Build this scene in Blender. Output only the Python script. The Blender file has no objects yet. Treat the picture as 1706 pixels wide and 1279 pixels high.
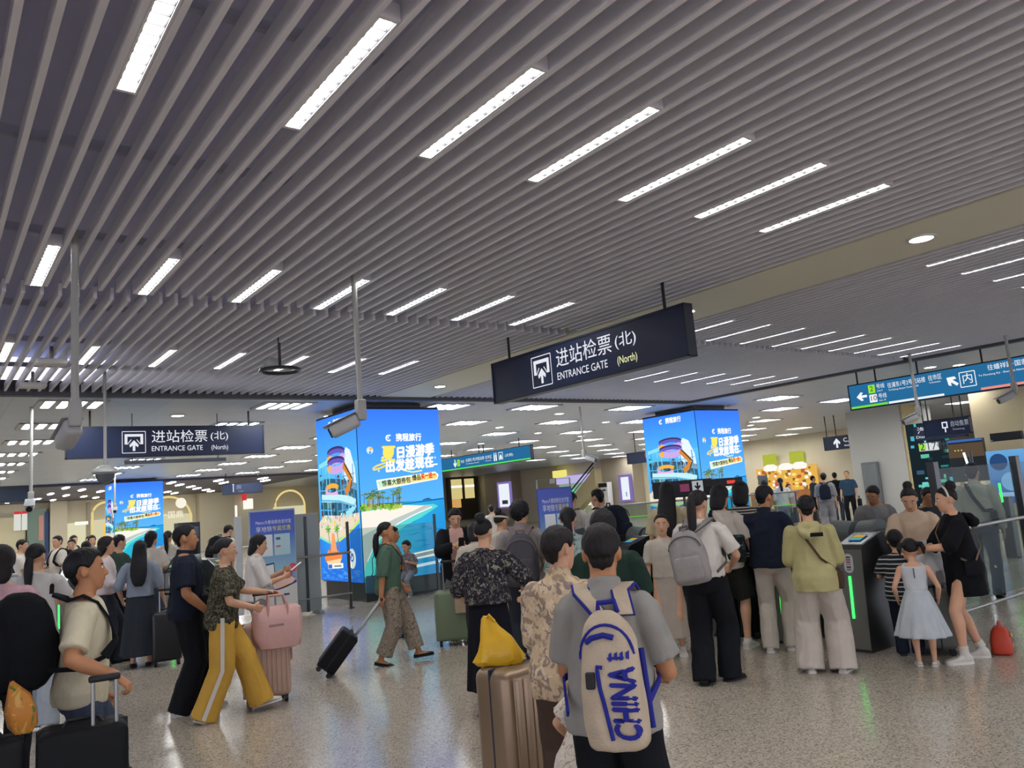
import bpy, bmesh, math, random
import numpy as np
from mathutils import Vector, Matrix, noise
from mathutils.bvhtree import BVHTree

SC = bpy.context.scene
COL = SC.collection
PI = math.pi
R = math.radians
V = Vector

# ------------------------------------------------------------------ camera, world, exposure
cam_data = bpy.data.cameras.new('camera')
cam_data.sensor_fit = 'HORIZONTAL'
cam_data.sensor_width = 36.0
cam_data.lens = 28.015
cam_data.clip_end = 300
cam = bpy.data.objects.new('camera', cam_data)
COL.objects.link(cam)
_yaw, _pit, _rol = R(37.085), R(8.271), R(-4.609)
_f = V((math.sin(_yaw) * math.cos(_pit), math.cos(_yaw) * math.cos(_pit), math.sin(_pit)))
_r = V((math.cos(_yaw), -math.sin(_yaw), 0))
_u = _r.cross(_f)
_r2 = _r * math.cos(_rol) + _u * math.sin(_rol)
_u2 = _u * math.cos(_rol) - _r * math.sin(_rol)
cam.matrix_world = Matrix(((_r2.x, _u2.x, -_f.x, 0), (_r2.y, _u2.y, -_f.y, 0), (_r2.z, _u2.z, -_f.z, 1.75), (0, 0, 0, 1)))
SC.camera = cam

world = bpy.data.worlds.new('world')
SC.world = world
world.use_nodes = True
world.node_tree.nodes['Background'].inputs[0].default_value = (0.69, 0.69, 0.80, 1)
world.node_tree.nodes['Background'].inputs[1].default_value = 1.6

SC.view_settings.view_transform = 'Standard'
SC.view_settings.look = 'None'
SC.view_settings.gamma = 1.0
SC.view_settings.use_curve_mapping = False
SC.view_settings.exposure = 0.9
SC.cycles.max_bounces = 6
SC.cycles.diffuse_bounces = 3
SC.cycles.glossy_bounces = 3
SC.cycles.transmission_bounces = 4
SC.cycles.transparent_max_bounces = 12
SC.cycles.caustics_reflective = False
SC.cycles.caustics_refractive = False
SC.cycles.sample_clamp_indirect = 4.0
SC.cycles.use_denoising = True

LIGHT = 28.0      # emission of the linear ceiling lamps
DISPLAY = 0.54   # how bright screens and lit signs run beside the lamps
CEIL = 3.979      # underside of the slats

# ------------------------------------------------------------------ materials
def _lin(c):
    return tuple((x / 12.92 if x <= 0.04045 else ((x + 0.055) / 1.055) ** 2.4) for x in c)

def rgb(h):
    return _lin(tuple(int(h[i:i + 2], 16) / 255 for i in (0, 2, 4)))

_M = {}
def mat(name, col, rough=0.6, metal=0.0, spec=0.4, vary=0.0, vscale=8.0, bump=0.0, bscale=40.0, alpha=1.0, stretch=None):
    """plain procedural surface: a base colour with a little noise in tone and an optional bump"""
    if name in _M:
        return _M[name]
    m = bpy.data.materials.new(name)
    m.use_nodes = True
    nt = m.node_tree
    b = nt.nodes['Principled BSDF']
    c = rgb(col) if isinstance(col, str) else col
    b.inputs['Base Color'].default_value = (*c, 1)
    b.inputs['Roughness'].default_value = rough
    b.inputs['Metallic'].default_value = metal
    b.inputs['Specular IOR Level'].default_value = spec
    b.inputs['Alpha'].default_value = alpha
    tc = None
    if vary or bump:
        tc = nt.nodes.new('ShaderNodeTexCoord')
        mp = nt.nodes.new('ShaderNodeMapping')
        if stretch:
            mp.inputs['Scale'].default_value = stretch
        nt.links.new(tc.outputs['Object'], mp.inputs[0])
    if vary:
        n = nt.nodes.new('ShaderNodeTexNoise')
        n.inputs['Scale'].default_value = vscale
        n.inputs['Detail'].default_value = 3
        nt.links.new(mp.outputs[0], n.inputs['Vector'])
        r = nt.nodes.new('ShaderNodeValToRGB')
        r.color_ramp.elements[0].position = 0.3
        r.color_ramp.elements[1].position = 0.7
        r.color_ramp.elements[0].color = (*[max(0, x * (1 - vary)) for x in c], 1)
        r.color_ramp.elements[1].color = (*[min(1, x * (1 + vary)) for x in c], 1)
        nt.links.new(n.outputs[0], r.inputs[0])
        nt.links.new(r.outputs[0], b.inputs['Base Color'])
    if bump:
        n = nt.nodes.new('ShaderNodeTexNoise')
        n.inputs['Scale'].default_value = bscale
        n.inputs['Detail'].default_value = 4
        nt.links.new(mp.outputs[0], n.inputs['Vector'])
        bp = nt.nodes.new('ShaderNodeBump')
        bp.inputs['Strength'].default_value = bump
        bp.inputs['Distance'].default_value = 0.02
        nt.links.new(n.outputs[0], bp.inputs['Height'])
        nt.links.new(bp.outputs[0], b.inputs['Normal'])
    _M[name] = m
    return m

def emis(name, col, s=1.0):
    if name in _M:
        return _M[name]
    m = bpy.data.materials.new(name)
    m.use_nodes = True
    nt = m.node_tree
    nt.nodes.clear()
    e = nt.nodes.new('ShaderNodeEmission')
    o = nt.nodes.new('ShaderNodeOutputMaterial')
    e.inputs[0].default_value = (*(rgb(col) if isinstance(col, str) else col), 1)
    e.inputs[1].default_value = s if s > 5 else s * DISPLAY
    nt.links.new(e.outputs[0], o.inputs[0])
    _M[name] = m
    return m

def art_mat(name, s=1.0, lit=True):
    """printed or lit picture: the colours are stored on the picture's own pieces"""
    if name in _M:
        return _M[name]
    m = bpy.data.materials.new(name)
    m.use_nodes = True
    nt = m.node_tree
    a = nt.nodes.new('ShaderNodeVertexColor')
    a.layer_name = 'ink'
    if lit:
        nt.nodes.remove(nt.nodes['Principled BSDF'])
        e = nt.nodes.new('ShaderNodeEmission')
        e.inputs[1].default_value = s * DISPLAY
        nt.links.new(a.outputs[0], e.inputs[0])
        nt.links.new(e.outputs[0], nt.nodes['Material Output'].inputs[0])
    else:
        b = nt.nodes['Principled BSDF']
        b.inputs['Roughness'].default_value = 0.35
        nt.links.new(a.outputs[0], b.inputs['Base Color'])
    _M[name] = m
    return m

def glass_mat(name, tint='e2ecea', alpha=0.03):
    """thin pane: mostly clear, with a tinted glossy coat"""
    if name in _M:
        return _M[name]
    m = bpy.data.materials.new(name)
    m.use_nodes = True
    nt = m.node_tree
    nt.nodes.clear()
    tr = nt.nodes.new('ShaderNodeBsdfTransparent')
    tr.inputs[0].default_value = (*rgb(tint), 1)
    gl = nt.nodes.new('ShaderNodeBsdfGlossy')
    gl.inputs['Roughness'].default_value = 0.03
    df = nt.nodes.new('ShaderNodeBsdfDiffuse')
    df.inputs[0].default_value = (*rgb('8a9a9a'), 1)
    m1 = nt.nodes.new('ShaderNodeMixShader')
    m1.inputs[0].default_value = alpha
    nt.links.new(tr.outputs[0], m1.inputs[1])
    nt.links.new(df.outputs[0], m1.inputs[2])
    m2 = nt.nodes.new('ShaderNodeMixShader')
    m2.inputs[0].default_value = 0.02
    nt.links.new(m1.outputs[0], m2.inputs[1])
    nt.links.new(gl.outputs[0], m2.inputs[2])
    o = nt.nodes.new('ShaderNodeOutputMaterial')
    nt.links.new(m2.outputs[0], o.inputs[0])
    _M[name] = m
    return m

def print_mat(name, cols, scale=14.0, kind='blotch', rough=0.8, distort=1.5):
    """printed cloth: patches of several inks on a ground (cols = ground, ink, ink ...)"""
    if name in _M:
        return _M[name]
    m = bpy.data.materials.new(name)
    m.use_nodes = True
    nt = m.node_tree
    b = nt.nodes['Principled BSDF']
    b.inputs['Roughness'].default_value = rough
    b.inputs['Specular IOR Level'].default_value = 0.2
    tc = nt.nodes.new('ShaderNodeTexCoord')
    if kind == 'stripe':
        w = nt.nodes.new('ShaderNodeTexWave')
        w.bands_direction = 'Z'
        w.inputs['Scale'].default_value = scale
        w.inputs['Distortion'].default_value = 0.4
        nt.links.new(tc.outputs['Object'], w.inputs['Vector'])
        r = nt.nodes.new('ShaderNodeValToRGB')
        r.color_ramp.elements[0].color = (*rgb(cols[0]), 1)
        r.color_ramp.elements[1].color = (*rgb(cols[1]), 1)
        r.color_ramp.elements[0].position = distort
        r.color_ramp.elements[1].position = distort + 0.06
        nt.links.new(w.outputs[0], r.inputs[0])
        nt.links.new(r.outputs[0], b.inputs['Base Color'])
    else:
        prev = None
        for i, c in enumerate(cols[1:]):
            n = nt.nodes.new('ShaderNodeTexNoise')
            n.inputs['Scale'].default_value = scale * (1 + 0.35 * i)
            n.inputs['Detail'].default_value = 2.5
            n.inputs['Distortion'].default_value = distort
            mp = nt.nodes.new('ShaderNodeMapping')
            mp.inputs['Location'].default_value = (3.7 * i, 1.3 * i, 5.1 * i)
            nt.links.new(tc.outputs['Object'], mp.inputs[0])
            nt.links.new(mp.outputs[0], n.inputs['Vector'])
            r = nt.nodes.new('ShaderNodeValToRGB')
            r.color_ramp.elements[0].position = 0.54
            r.color_ramp.elements[1].position = 0.60
            nt.links.new(n.outputs[0], r.inputs[0])
            mx = nt.nodes.new('ShaderNodeMixRGB')
            if prev is None:
                mx.inputs[1].default_value = (*rgb(cols[0]), 1)
            else:
                nt.links.new(prev.outputs[0], mx.inputs[1])
            mx.inputs[2].default_value = (*rgb(c), 1)
            nt.links.new(r.outputs[0], mx.inputs[0])
            prev = mx
        nt.links.new(prev.outputs[0], b.inputs['Base Color'])
    _M[name] = m
    return m

# ------------------------------------------------------------------ mesh collector
class MB:
    def __init__(self):
        self.v, self.f, self.mi, self.ink = [], [], [], []
    def add(self, vs, fs, mi=0, ink=None):
        o = len(self.v)
        self.v += [tuple(p) for p in vs]
        for f in fs:
            self.f.append(tuple(i + o for i in f))
            self.mi.append(mi)
            self.ink.append(ink)
        return self
    def box(self, c, s, mi=0, rot=None, ink=None):
        x, y, z = (q / 2 for q in s)
        p = [V((a * x, b * y, d * z)) for d in (-1, 1) for b in (-1, 1) for a in (-1, 1)]
        if rot is not None:
            p = [rot @ q for q in p]
        c = V(c)
        return self.add([q + c for q in p], [(0, 2, 3, 1), (4, 5, 7, 6), (0, 1, 5, 4), (1, 3, 7, 5), (3, 2, 6, 7), (2, 0, 4, 6)], mi, ink)
    def rbox(self, c, s, r, mi=0, seg=3, M=None):
        """box with rounded edges"""
        bm = bmesh.new()
        bmesh.ops.create_cube(bm, size=1)
        bmesh.ops.scale(bm, vec=s, verts=bm.verts)
        bmesh.ops.bevel(bm, geom=list(bm.edges), offset=r, segments=seg, profile=0.5, affect='EDGES')
        bm.verts.index_update()
        c = V(c)
        vs = [(M @ (v.co + c)) if M is not None else v.co + c for v in bm.verts]
        self.add(vs, [[v.index for v in f.verts] for f in bm.faces], mi)
        bm.free()
        return self
    def loft(self, rings, mi=0, closed=True, cap=True):
        n = len(rings[0])
        vs = [p for r in rings for p in r]
        fs = []
        for k in range(len(rings) - 1):
            for i in range(n if closed else n - 1):
                j = (i + 1) % n
                fs.append((k * n + i, k * n + j, (k + 1) * n + j, (k + 1) * n + i))
        if cap:
            fs.append(tuple(range(n - 1, -1, -1)))
            fs.append(tuple(range((len(rings) - 1) * n, len(rings) * n)))
        return self.add(vs, fs, mi)
    def tube(self, pts, r, seg=10, mi=0, ref=(0, 0, 1), flat=1.0, M=None):
        """swept round (flat<1: flattened along ref) section"""
        pts = [V(p) for p in pts]
        rs = r if isinstance(r, (list, tuple)) else [r] * len(pts)
        rings = []
        for i, p in enumerate(pts):
            t = (pts[min(i + 1, len(pts) - 1)] - pts[max(i - 1, 0)]).normalized()
            rf = V(ref)
            if abs(t.dot(rf)) > 0.97:
                rf = V((1, 0, 0)) if abs(t.x) < 0.9 else V((0, 1, 0))
            u = t.cross(rf).normalized()
            w = u.cross(t).normalized()
            ring = [p + (u * math.cos(a) + w * math.sin(a) * flat) * rs[i] for a in (2 * PI * k / seg for k in range(seg))]
            rings.append([M @ q for q in ring] if M is not None else ring)
        return self.loft(rings, mi)
    def ribbon(self, pts, nrm, width, thick, mi=0, widthdir=None):
        """flat strap following pts; nrm = outward normal at each point"""
        pts = [V(p) for p in pts]
        rings = []
        for i, p in enumerate(pts):
            t = (pts[min(i + 1, len(pts) - 1)] - pts[max(i - 1, 0)]).normalized()
            n = V(nrm[i]) if isinstance(nrm, list) else V(nrm)
            s = t.cross(n).normalized()
            n = s.cross(t).normalized()
            w = width / 2
            rings.append([p + s * w, p + s * w + n * thick, p - s * w + n * thick, p - s * w])
        return self.loft(rings, mi)
    def cyl(self, a, b, r, r2=None, seg=16, mi=0):
        return self.tube([a, b], [r, r if r2 is None else r2], seg, mi)
    def ball(self, c, r, mi=0, seg=14, rot=None):
        rx, ry, rz = r if isinstance(r, (tuple, list)) else (r, r, r)
        c = V(c)
        vs, fs = [], []
        nr = max(6, seg // 2)
        for k in range(1, nr):
            a = PI * k / nr
            for i in range(seg):
                b = 2 * PI * i / seg
                vs.append(V((rx * math.sin(a) * math.cos(b), ry * math.sin(a) * math.sin(b), rz * math.cos(a))))
        vs += [V((0, 0, rz)), V((0, 0, -rz))]
        for k in range(nr - 2):
            for i in range(seg):
                j = (i + 1) % seg
                fs.append((k * seg + i, (k + 1) * seg + i, (k + 1) * seg + j, k * seg + j))
        T, B = len(vs) - 2, len(vs) - 1
        for i in range(seg):
            j = (i + 1) % seg
            fs.append((T, i, j))
            fs.append((B, (nr - 2) * seg + j, (nr - 2) * seg + i))
        if rot is not None:
            vs = [rot @ q for q in vs]
        return self.add([q + c for q in vs], fs, mi)
    def poly(self, pts, ink=None, mi=0):
        return self.add(pts, [tuple(range(len(pts)))], mi, ink)
    def mesh(self, name, mats, smooth=False):
        me = bpy.data.meshes.new(name)
        me.from_pydata(self.v, [], self.f)
        for m in mats if isinstance(mats, (list, tuple)) else [mats]:
            me.materials.append(m)
        me.polygons.foreach_set('material_index', self.mi)
        if smooth:
            me.polygons.foreach_set('use_smooth', [True] * len(self.f))
        if any(i is not None for i in self.ink):
            at = me.color_attributes.new('ink', 'FLOAT_COLOR', 'CORNER')
            k = 0
            for f, ink in zip(self.f, self.ink):
                for c in range(len(f)):
                    q = ink or (1, 1, 1)
                    q = q[c % len(q)] if isinstance(q[0], (tuple, list)) else q
                    at.data[k].color = (*q, 1)
                    k += 1
        me.validate()
        me.update()
        if smooth:
            me.set_sharp_from_angle(angle=R(40))
        return me
    def build(self, name, mats, parent=None, smooth=False, loc=None, rz=0.0):
        o = bpy.data.objects.new(name, self.mesh(name, mats, smooth))
        COL.objects.link(o)
        if parent is not None:
            o.parent = parent
        if loc is not None:
            o.location = loc
            o.rotation_euler = (0, 0, rz)
        return o

def tag(o, label=None, cat=None, group=None, kind=None):
    if label: o['label'] = label
    if cat: o['category'] = cat
    if group: o['group'] = group
    if kind: o['kind'] = kind
    return o

def empty(name, loc, label, cat, group=None, rz=0.0):
    o = bpy.data.objects.new(name, None)
    COL.objects.link(o)
    o.location = loc
    o.rotation_euler = (0, 0, rz)
    o.empty_display_size = 0.1
    return tag(o, label, cat, group)

def copy_tree(o, parent=None):
    c = o.copy()
    COL.objects.link(c)
    c.parent = parent
    for ch in [q for q in o.children]:
        copy_tree(ch, c)
    return c

def text_polys(body, size, align='CENTER', sx=1.0, shear=0.0, bold=0.0):
    """outline of a line of lettering as flat faces (verts, faces) around the origin"""
    cu = bpy.data.curves.new('lettering', 'FONT')
    cu.body = body
    cu.size = size
    cu.align_x = align
    cu.align_y = 'CENTER'
    cu.shear = shear
    cu.offset = bold
    cu.resolution_u = 3
    ob = bpy.data.objects.new('lettering', cu)
    COL.objects.link(ob)
    dg = bpy.context.evaluated_depsgraph_get()
    me = bpy.data.meshes.new_from_object(ob.evaluated_get(dg))
    vs = [(v.co.x * sx, v.co.y, 0.0) for v in me.vertices]
    fs = [tuple(p.vertices) for p in me.polygons]
    bpy.data.objects.remove(ob)
    bpy.data.curves.remove(cu)
    bpy.data.meshes.remove(me)
    return vs, fs

class Art:
    """picture on a flat board: (u, v) on the board in metres, k = layer (2 mm apart)"""
    def __init__(self, M, gap=0.002):
        self.M, self.mb, self.gap = M, MB(), gap
    def P(self, u, v, k):
        return self.M @ V((u, v, k * self.gap))
    def poly(self, pts, col, k=0):
        c = [rgb(q) for q in col] if isinstance(col, list) else rgb(col)
        self.mb.poly([self.P(u, v, k) for u, v in pts], c)
        return self
    def rect(self, u0, v0, u1, v1, col, k=0):
        return self.poly([(u0, v0), (u1, v0), (u1, v1), (u0, v1)], col, k)
    def grad(self, u0, v0, u1, v1, lo, hi, k=0):
        return self.poly([(u0, v0), (u1, v0), (u1, v1), (u0, v1)], [lo, lo, hi, hi], k)
    def disc(self, u, v, r, col, k=0, ry=None, n=24):
        ry = ry or r
        return self.poly([(u + r * math.cos(2 * PI * i / n), v + ry * math.sin(2 * PI * i / n)) for i in range(n)], col, k)
    def line(self, pts, w, col, k=0):
        for (a, b), (c, d) in zip(pts, pts[1:]):
            n = V((-(d - b), c - a))
            if n.length == 0:
                continue
            n = n.normalized() * w / 2
            self.poly([(a - n.x, b - n.y), (c - n.x, d - n.y), (c + n.x, d + n.y), (a + n.x, b + n.y)], col, k)
        return self
    def text(self, body, u, v, size, col, k=1, align='CENTER', sx=1.0, shear=0.0, bold=0.0, rot=0.0, w=None):
        vs, fs = text_polys(body, size, align, sx, shear)
        if w:                                   # stretch the line to this width
            q = w / max(1e-6, max(p[0] for p in vs) - min(p[0] for p in vs))
            vs = [(p[0] * q, p[1], 0) for p in vs]
        c, s = math.cos(rot), math.sin(rot)
        for i, (du, dv) in enumerate(((0, 0), (bold, 0), (-bold, 0), (0, bold), (0, -bold)) if bold else ((0, 0),)):
            self.mb.add([self.P(u + du + x * c - y * s, v + dv + x * s + y * c, k + .1 * i) for x, y, _ in vs], fs, 0, rgb(col))
        return self
    def arrow(self, u, v, s, ang, col, k=1):
        c, d = math.cos(ang), math.sin(ang)
        q = [(-.5, -.11), (.02, -.11), (-.16, -.34), (.06, -.40), (.5, 0), (.06, .40), (-.16, .34), (.02, .11), (-.5, .11)]
        pts = [(u + s * (x * c - y * d), v + s * (x * d + y * c)) for x, y in q]
        self.poly(pts[0:2] + pts[7:9], col, k)
        self.poly([pts[2], pts[3], pts[4], pts[1]], col, k)
        self.poly([pts[1], pts[4], pts[7]], col, k)
        self.poly([pts[4], pts[5], pts[6], pts[7]], col, k)
        return self
    def build(self, name, m, parent):
        return self.mb.build(name, m, parent)

def facing(loc, ax, up=(0, 0, 1)):
    """frame of a board: u along ax, v up, third axis out of the face"""
    ax, up = V(ax).normalized(), V(up).normalized()
    n = ax.cross(up)
    M = Matrix((( ax.x, up.x, n.x, loc[0]), (ax.y, up.y, n.y, loc[1]), (ax.z, up.z, n.z, loc[2]), (0, 0, 0, 1)))
    return M
# ------------------------------------------------------------------ the hall: floor, ceilings, walls
def floor_material():
    m = bpy.data.materials.new('polished_speckled_granite')
    m.use_nodes = True
    nt = m.node_tree
    b = nt.nodes['Principled BSDF']
    tc = nt.nodes.new('ShaderNodeTexCoord')
    vo = nt.nodes.new('ShaderNodeTexVoronoi')
    vo.inputs['Scale'].default_value = 95
    nt.links.new(tc.outputs['Object'], vo.inputs['Vector'])
    sp = nt.nodes.new('ShaderNodeSeparateColor')
    nt.links.new(vo.outputs['Color'], sp.inputs[0])
    r = nt.nodes.new('ShaderNodeValToRGB')
    e = r.color_ramp.elements
    e[0].position, e[0].color = 0.0, (*rgb('7a746c'), 1)
    e[1].position, e[1].color = 1.0, (*rgb('c4b9a6'), 1)
    for p, c in ((0.16, '857e75'), (0.24, 'a59c90'), (0.72, 'aea496'), (0.84, 'bdb1a0')):
        q = e.new(p)
        q.color = (*rgb(c), 1)
    nt.links.new(sp.outputs[0], r.inputs[0])
    br = nt.nodes.new('ShaderNodeTexBrick')
    br.offset = 0.0
    br.inputs['Scale'].default_value = 1.0
    br.inputs['Mortar Size'].default_value = 0.002
    br.inputs['Brick Width'].default_value = 1.0
    br.inputs['Row Height'].default_value = 1.0
    br.inputs['Color1'].default_value = (1, 1, 1, 1)
    br.inputs['Color2'].default_value = (0.93, 0.93, 0.93, 1)
    br.inputs['Mortar'].default_value = (0.6, 0.6, 0.6, 1)
    nt.links.new(tc.outputs['Object'], br.inputs['Vector'])
    mx = nt.nodes.new('ShaderNodeMixRGB')
    mx.blend_type = 'MULTIPLY'
    mx.inputs[0].default_value = 1
    nt.links.new(r.outputs[0], mx.inputs[1])
    nt.links.new(br.outputs[0], mx.inputs[2])
    nt.links.new(mx.outputs[0], b.inputs['Base Color'])
    n = nt.nodes.new('ShaderNodeTexNoise')
    n.inputs['Scale'].default_value = 1.3
    nt.links.new(tc.outputs['Object'], n.inputs['Vector'])
    mr = nt.nodes.new('ShaderNodeMapRange')
    mr.inputs['To Min'].default_value = 0.10
    mr.inputs['To Max'].default_value = 0.22
    nt.links.new(n.outputs[0], mr.inputs[0])
    nt.links.new(mr.outputs[0], b.inputs['Roughness'])
    b.inputs['Specular IOR Level'].default_value = 0.55
    return m

def panel_material(name, c, bw, bh, rough=0.38, joint=0.62):
    m = bpy.data.materials.new(name)
    m.use_nodes = True
    nt = m.node_tree
    b = nt.nodes['Principled BSDF']
    b.inputs['Roughness'].default_value = rough
    tc = nt.nodes.new('ShaderNodeTexCoord')
    br = nt.nodes.new('ShaderNodeTexBrick')
    br.offset = 0.0
    br.inputs['Scale'].default_value = 1.0
    br.inputs['Mortar Size'].default_value = 0.006
    br.inputs['Brick Width'].default_value = bw
    br.inputs['Row Height'].default_value = bh
    k = rgb(c)
    br.inputs['Color1'].default_value = (*k, 1)
    br.inputs['Color2'].default_value = (*[q * 0.94 for q in k], 1)
    br.inputs['Mortar'].default_value = (*[q * joint for q in k], 1)
    nt.links.new(tc.outputs['Object'], br.inputs['Vector'])
    nt.links.new(br.outputs[0], b.inputs['Base Color'])
    return m

FLOOR_M = floor_material()
SLAT = mat('satin_grey_slat', 'eeeef6', 0.45, 0.0, 0.4)
VOID = mat('dark_ceiling_void', 'c4c4e2', 0.9)
PANEL = panel_material('pale_metal_ceiling_panel', 'bcc6d4', 1.2, 0.6)
BAND = mat('plain_plaster_band', 'e8e6d4', 0.55)
FASCIA = mat('grey_fascia', '55585f', 0.6)
STEEL = mat('brushed_stainless_steel', '9a9c9d', 0.28, 0.9)
DARKSTEEL = mat('dark_steel', '4b4f52', 0.35, 0.7)
BLACK = mat('matt_black', '15171b', 0.5)
NAVY = mat('navy_sign_face', '1d2743', 0.35)
WHITEP = mat('white_plastic', 'd8d8d6', 0.45)
POLE = mat('grey_painted_pole', 'a9a9a6', 0.45)
LAMP = emis('lamp_diffuser', (1.0, 0.985, 0.97), LIGHT)
LAMPW = emis('warm_downlight', (1.0, 0.90, 0.70), 12)
LETTER = art_mat('lit_lettering', 1.0)
PRINT = art_mat('printed_board', lit=False)

MB().box((25, 30, -0.05), (130, 110, 0.1)).build('floor', FLOOR_M).__setitem__('kind', 'structure')
MB().box((5, 3, 4.75), (34, 24, 0.1)).build('ceiling', VOID).__setitem__('kind', 'structure')

def slats(name, x0, x1, y0, y1, pitch, phase):
    mb = MB()
    k = math.ceil((x0 - phase) / pitch)
    x = phase + k * pitch
    while x < x1:
        mb.box((x, (y0 + y1) / 2, CEIL + 0.058), (0.032, y1 - y0, 0.116))
        x += pitch
    tag(mb.build(name, SLAT), kind='structure')

PA = 0.8862 / 6
slats('ceiling_slats', -6.0, 7.33, -7.0, 8.0, PA, 0.818 + PA / 2)
slats('ceiling_slats', -6.0, 7.33, 8.26, 14.02, PA, 0.818 + PA / 2)
PB = 0.853 / 6
slats('ceiling_slats', 8.5, 16.45, -7.0, 8.0, PB, 9.1 + PB / 2)
slats('ceiling_slats', 8.5, 16.45, 8.2, 14.02, PB, 9.1 + PB / 2)
# hanging bars over the slats, dim in the void
mb = MB()
for y in (-3, 0.5, 2.0, 3.5, 5.2, 6.9, 9.2, 10.9, 12.6):
    mb.box((1.0, y, CEIL + 0.15), (13.6, 0.04, 0.06))
    mb.box((12.5, y, CEIL + 0.15), (7.9, 0.04, 0.06))
tag(mb.build('ceiling_battens', mat('dim_steel_batten', 'aaaabc', 0.6)), kind='structure')
tag(MB().box((7.91, 3.5, CEIL + 0.06), (1.14, 21.2, 0.12)).build('ceiling_band', BAND), kind='structure')
tag(MB().box((5, 14.12, CEIL + 0.06), (23, 0.16, 0.24)).box((16.55, 3.5, CEIL + 0.06), (0.16, 21.1, 0.22)).build('trim_1', FASCIA), kind='structure')
tag(MB().box((25, 44.1, CEIL + 0.1), (90, 59.8, 0.2)).box((45, 3.6, CEIL + 0.1), (56.7, 21.2, 0.2)).build('ceiling_panels', PANEL), kind='structure')
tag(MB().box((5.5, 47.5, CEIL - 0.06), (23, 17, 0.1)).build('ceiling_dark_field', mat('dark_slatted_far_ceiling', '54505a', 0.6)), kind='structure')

# ------------------------------------------------------------------ linear lamps between the slats
ORD = ['first', 'second', 'third', 'fourth', 'fifth', 'sixth', 'seventh', 'eighth', 'ninth', 'tenth', 'eleventh', 'twelfth']
def make_lamp(L, w):
    root = empty('linear_lamp', (0, 0, 0), 'x', 'ceiling lamp')
    h = MB()
    for s in (-1, 1):
        h.box((s * (w / 2 + 0.006), 0, 0.045), (0.012, L, 0.09))
    for s in (-1, 1):
        h.box((0, s * (L / 2 + 0.012), 0.045), (w + 0.024, 0.024, 0.09))
    h.box((0, 0, 0.095), (w + 0.024, L, 0.012))
    h.build('housing', SLAT, root)
    MB().box((0, 0, 0.034), (w, L, 0.012)).build('diffuser', LAMP, root)
    # louvre: one sheet with a row of openings, given thickness
    n = int(L / 0.085)
    xs = [-w / 2, -w / 2 + .004, w / 2 - .004, w / 2]
    ys = [-L / 2]
    for k in range(1, n):
        ys += [-L / 2 + L * k / n - .003, -L / 2 + L * k / n + .003]
    ys.append(L / 2)
    bm = bmesh.new()
    vv = [[bm.verts.new((x, y, .008)) for x in xs] for y in ys]
    for j in range(len(ys) - 1):
        for i in range(3):
            if i == 1 and j % 2 == 0:
                continue
            bm.faces.new((vv[j][i], vv[j][i + 1], vv[j + 1][i + 1], vv[j + 1][i]))
    ex = bmesh.ops.extrude_face_region(bm, geom=list(bm.faces))
    bmesh.ops.translate(bm, vec=(0, 0, .018), verts=[q for q in ex['geom'] if isinstance(q, bmesh.types.BMVert)])
    me = bpy.data.meshes.new('grille')
    bm.to_mesh(me)
    bm.free()
    me.materials.append(mat('lamp_louvre', '26262a', 0.5))
    gr = bpy.data.objects.new('grille', me)
    COL.objects.link(gr)
    gr.parent = root
    return root

lamp0 = make_lamp(1.18, 0.086)
lamp1 = make_lamp(1.16, 0.062)
_used = set()
def lamp(src, x, y, label, group):
    o = src if src.name not in _used else copy_tree(src)
    _used.add(src.name)
    _used.add(o.name)
    o.location = (x, y, CEIL + 0.004)
    tag(o, label, 'ceiling lamp', group)

for j, (yf, where) in enumerate(((4.17, 'nearest row'), (8.02, 'middle row'), (11.7, 'farthest row'))):
    for i in range(7):
        lamp(lamp0, 0.818 + 0.8862 * i, yf - 0.6, f'linear lamp between grey slats, {ORD[i]} from left, {where}', 'linear lamps of the left slat field')
for i in range(7):  # unseen rows carried on behind the view, added to light people's backs
    for yf in (0.4, -3.3):
        lamp(lamp0, 0.818 + 0.8862 * i, yf - 0.6, 'unseen linear lamp added overhead behind the view to light backs', 'linear lamps overhead')
XB = [9.1 + 0.853 * i for i in range(9)]
for j, (yf, where) in enumerate(((4.12, 'near row'), (8.0, 'middle row'), (11.56, 'far row'))):
    for i in range(9):
        if j == 0 and i > 4:
            continue
        lamp(lamp1, XB[i], yf - 0.59, f'thin linear lamp right of the plain band, {ORD[i]} from left, {where}', 'linear lamps of the right slat field')
for i in range(0, 9, 2):
    lamp(lamp1, XB[i], -0.2, 'thin linear lamp between fine slats overhead, beyond the right edge of the view', 'linear lamps overhead')

def downlight(x, y, z, label, group=None, r=0.085, first=[]):
    if first:
        o = copy_tree(first[0])
    else:
        o = empty('downlight', (0, 0, 0), 'x', 'downlight')
        MB().loft([[(q * math.cos(2 * PI * k / 20), q * math.sin(2 * PI * k / 20), zz) for k in range(20)] for q, zz in ((1.25, 0), (1.25, -0.012), (1.0, -0.016), (1.0, -0.004))]).build('trim_ring', WHITEP, o, True)
        MB().cyl((0, 0, -0.004), (0, 0, -0.012), 0.99, seg=20).build('diffuser', LAMPW, o)
        first.append(o)
    o.location = (x, y, z)
    o.scale = (r, r, 1)
    tag(o, label, 'downlight', group)
downlight(7.89, 3.58, CEIL, 'round warm downlight in the plain band, nearest one', r=0.11)
downlight(7.93, 6.62, CEIL, 'round warm downlight in the plain band beside the tilted entrance gate sign', r=0.09)
downlight(7.93, 9.64, CEIL, 'round warm downlight in the plain band hidden behind the entrance gate sign', r=0.09)
downlight(7.87, 12.66, CEIL, 'round warm downlight at the far end of the plain band', r=0.10)

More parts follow.
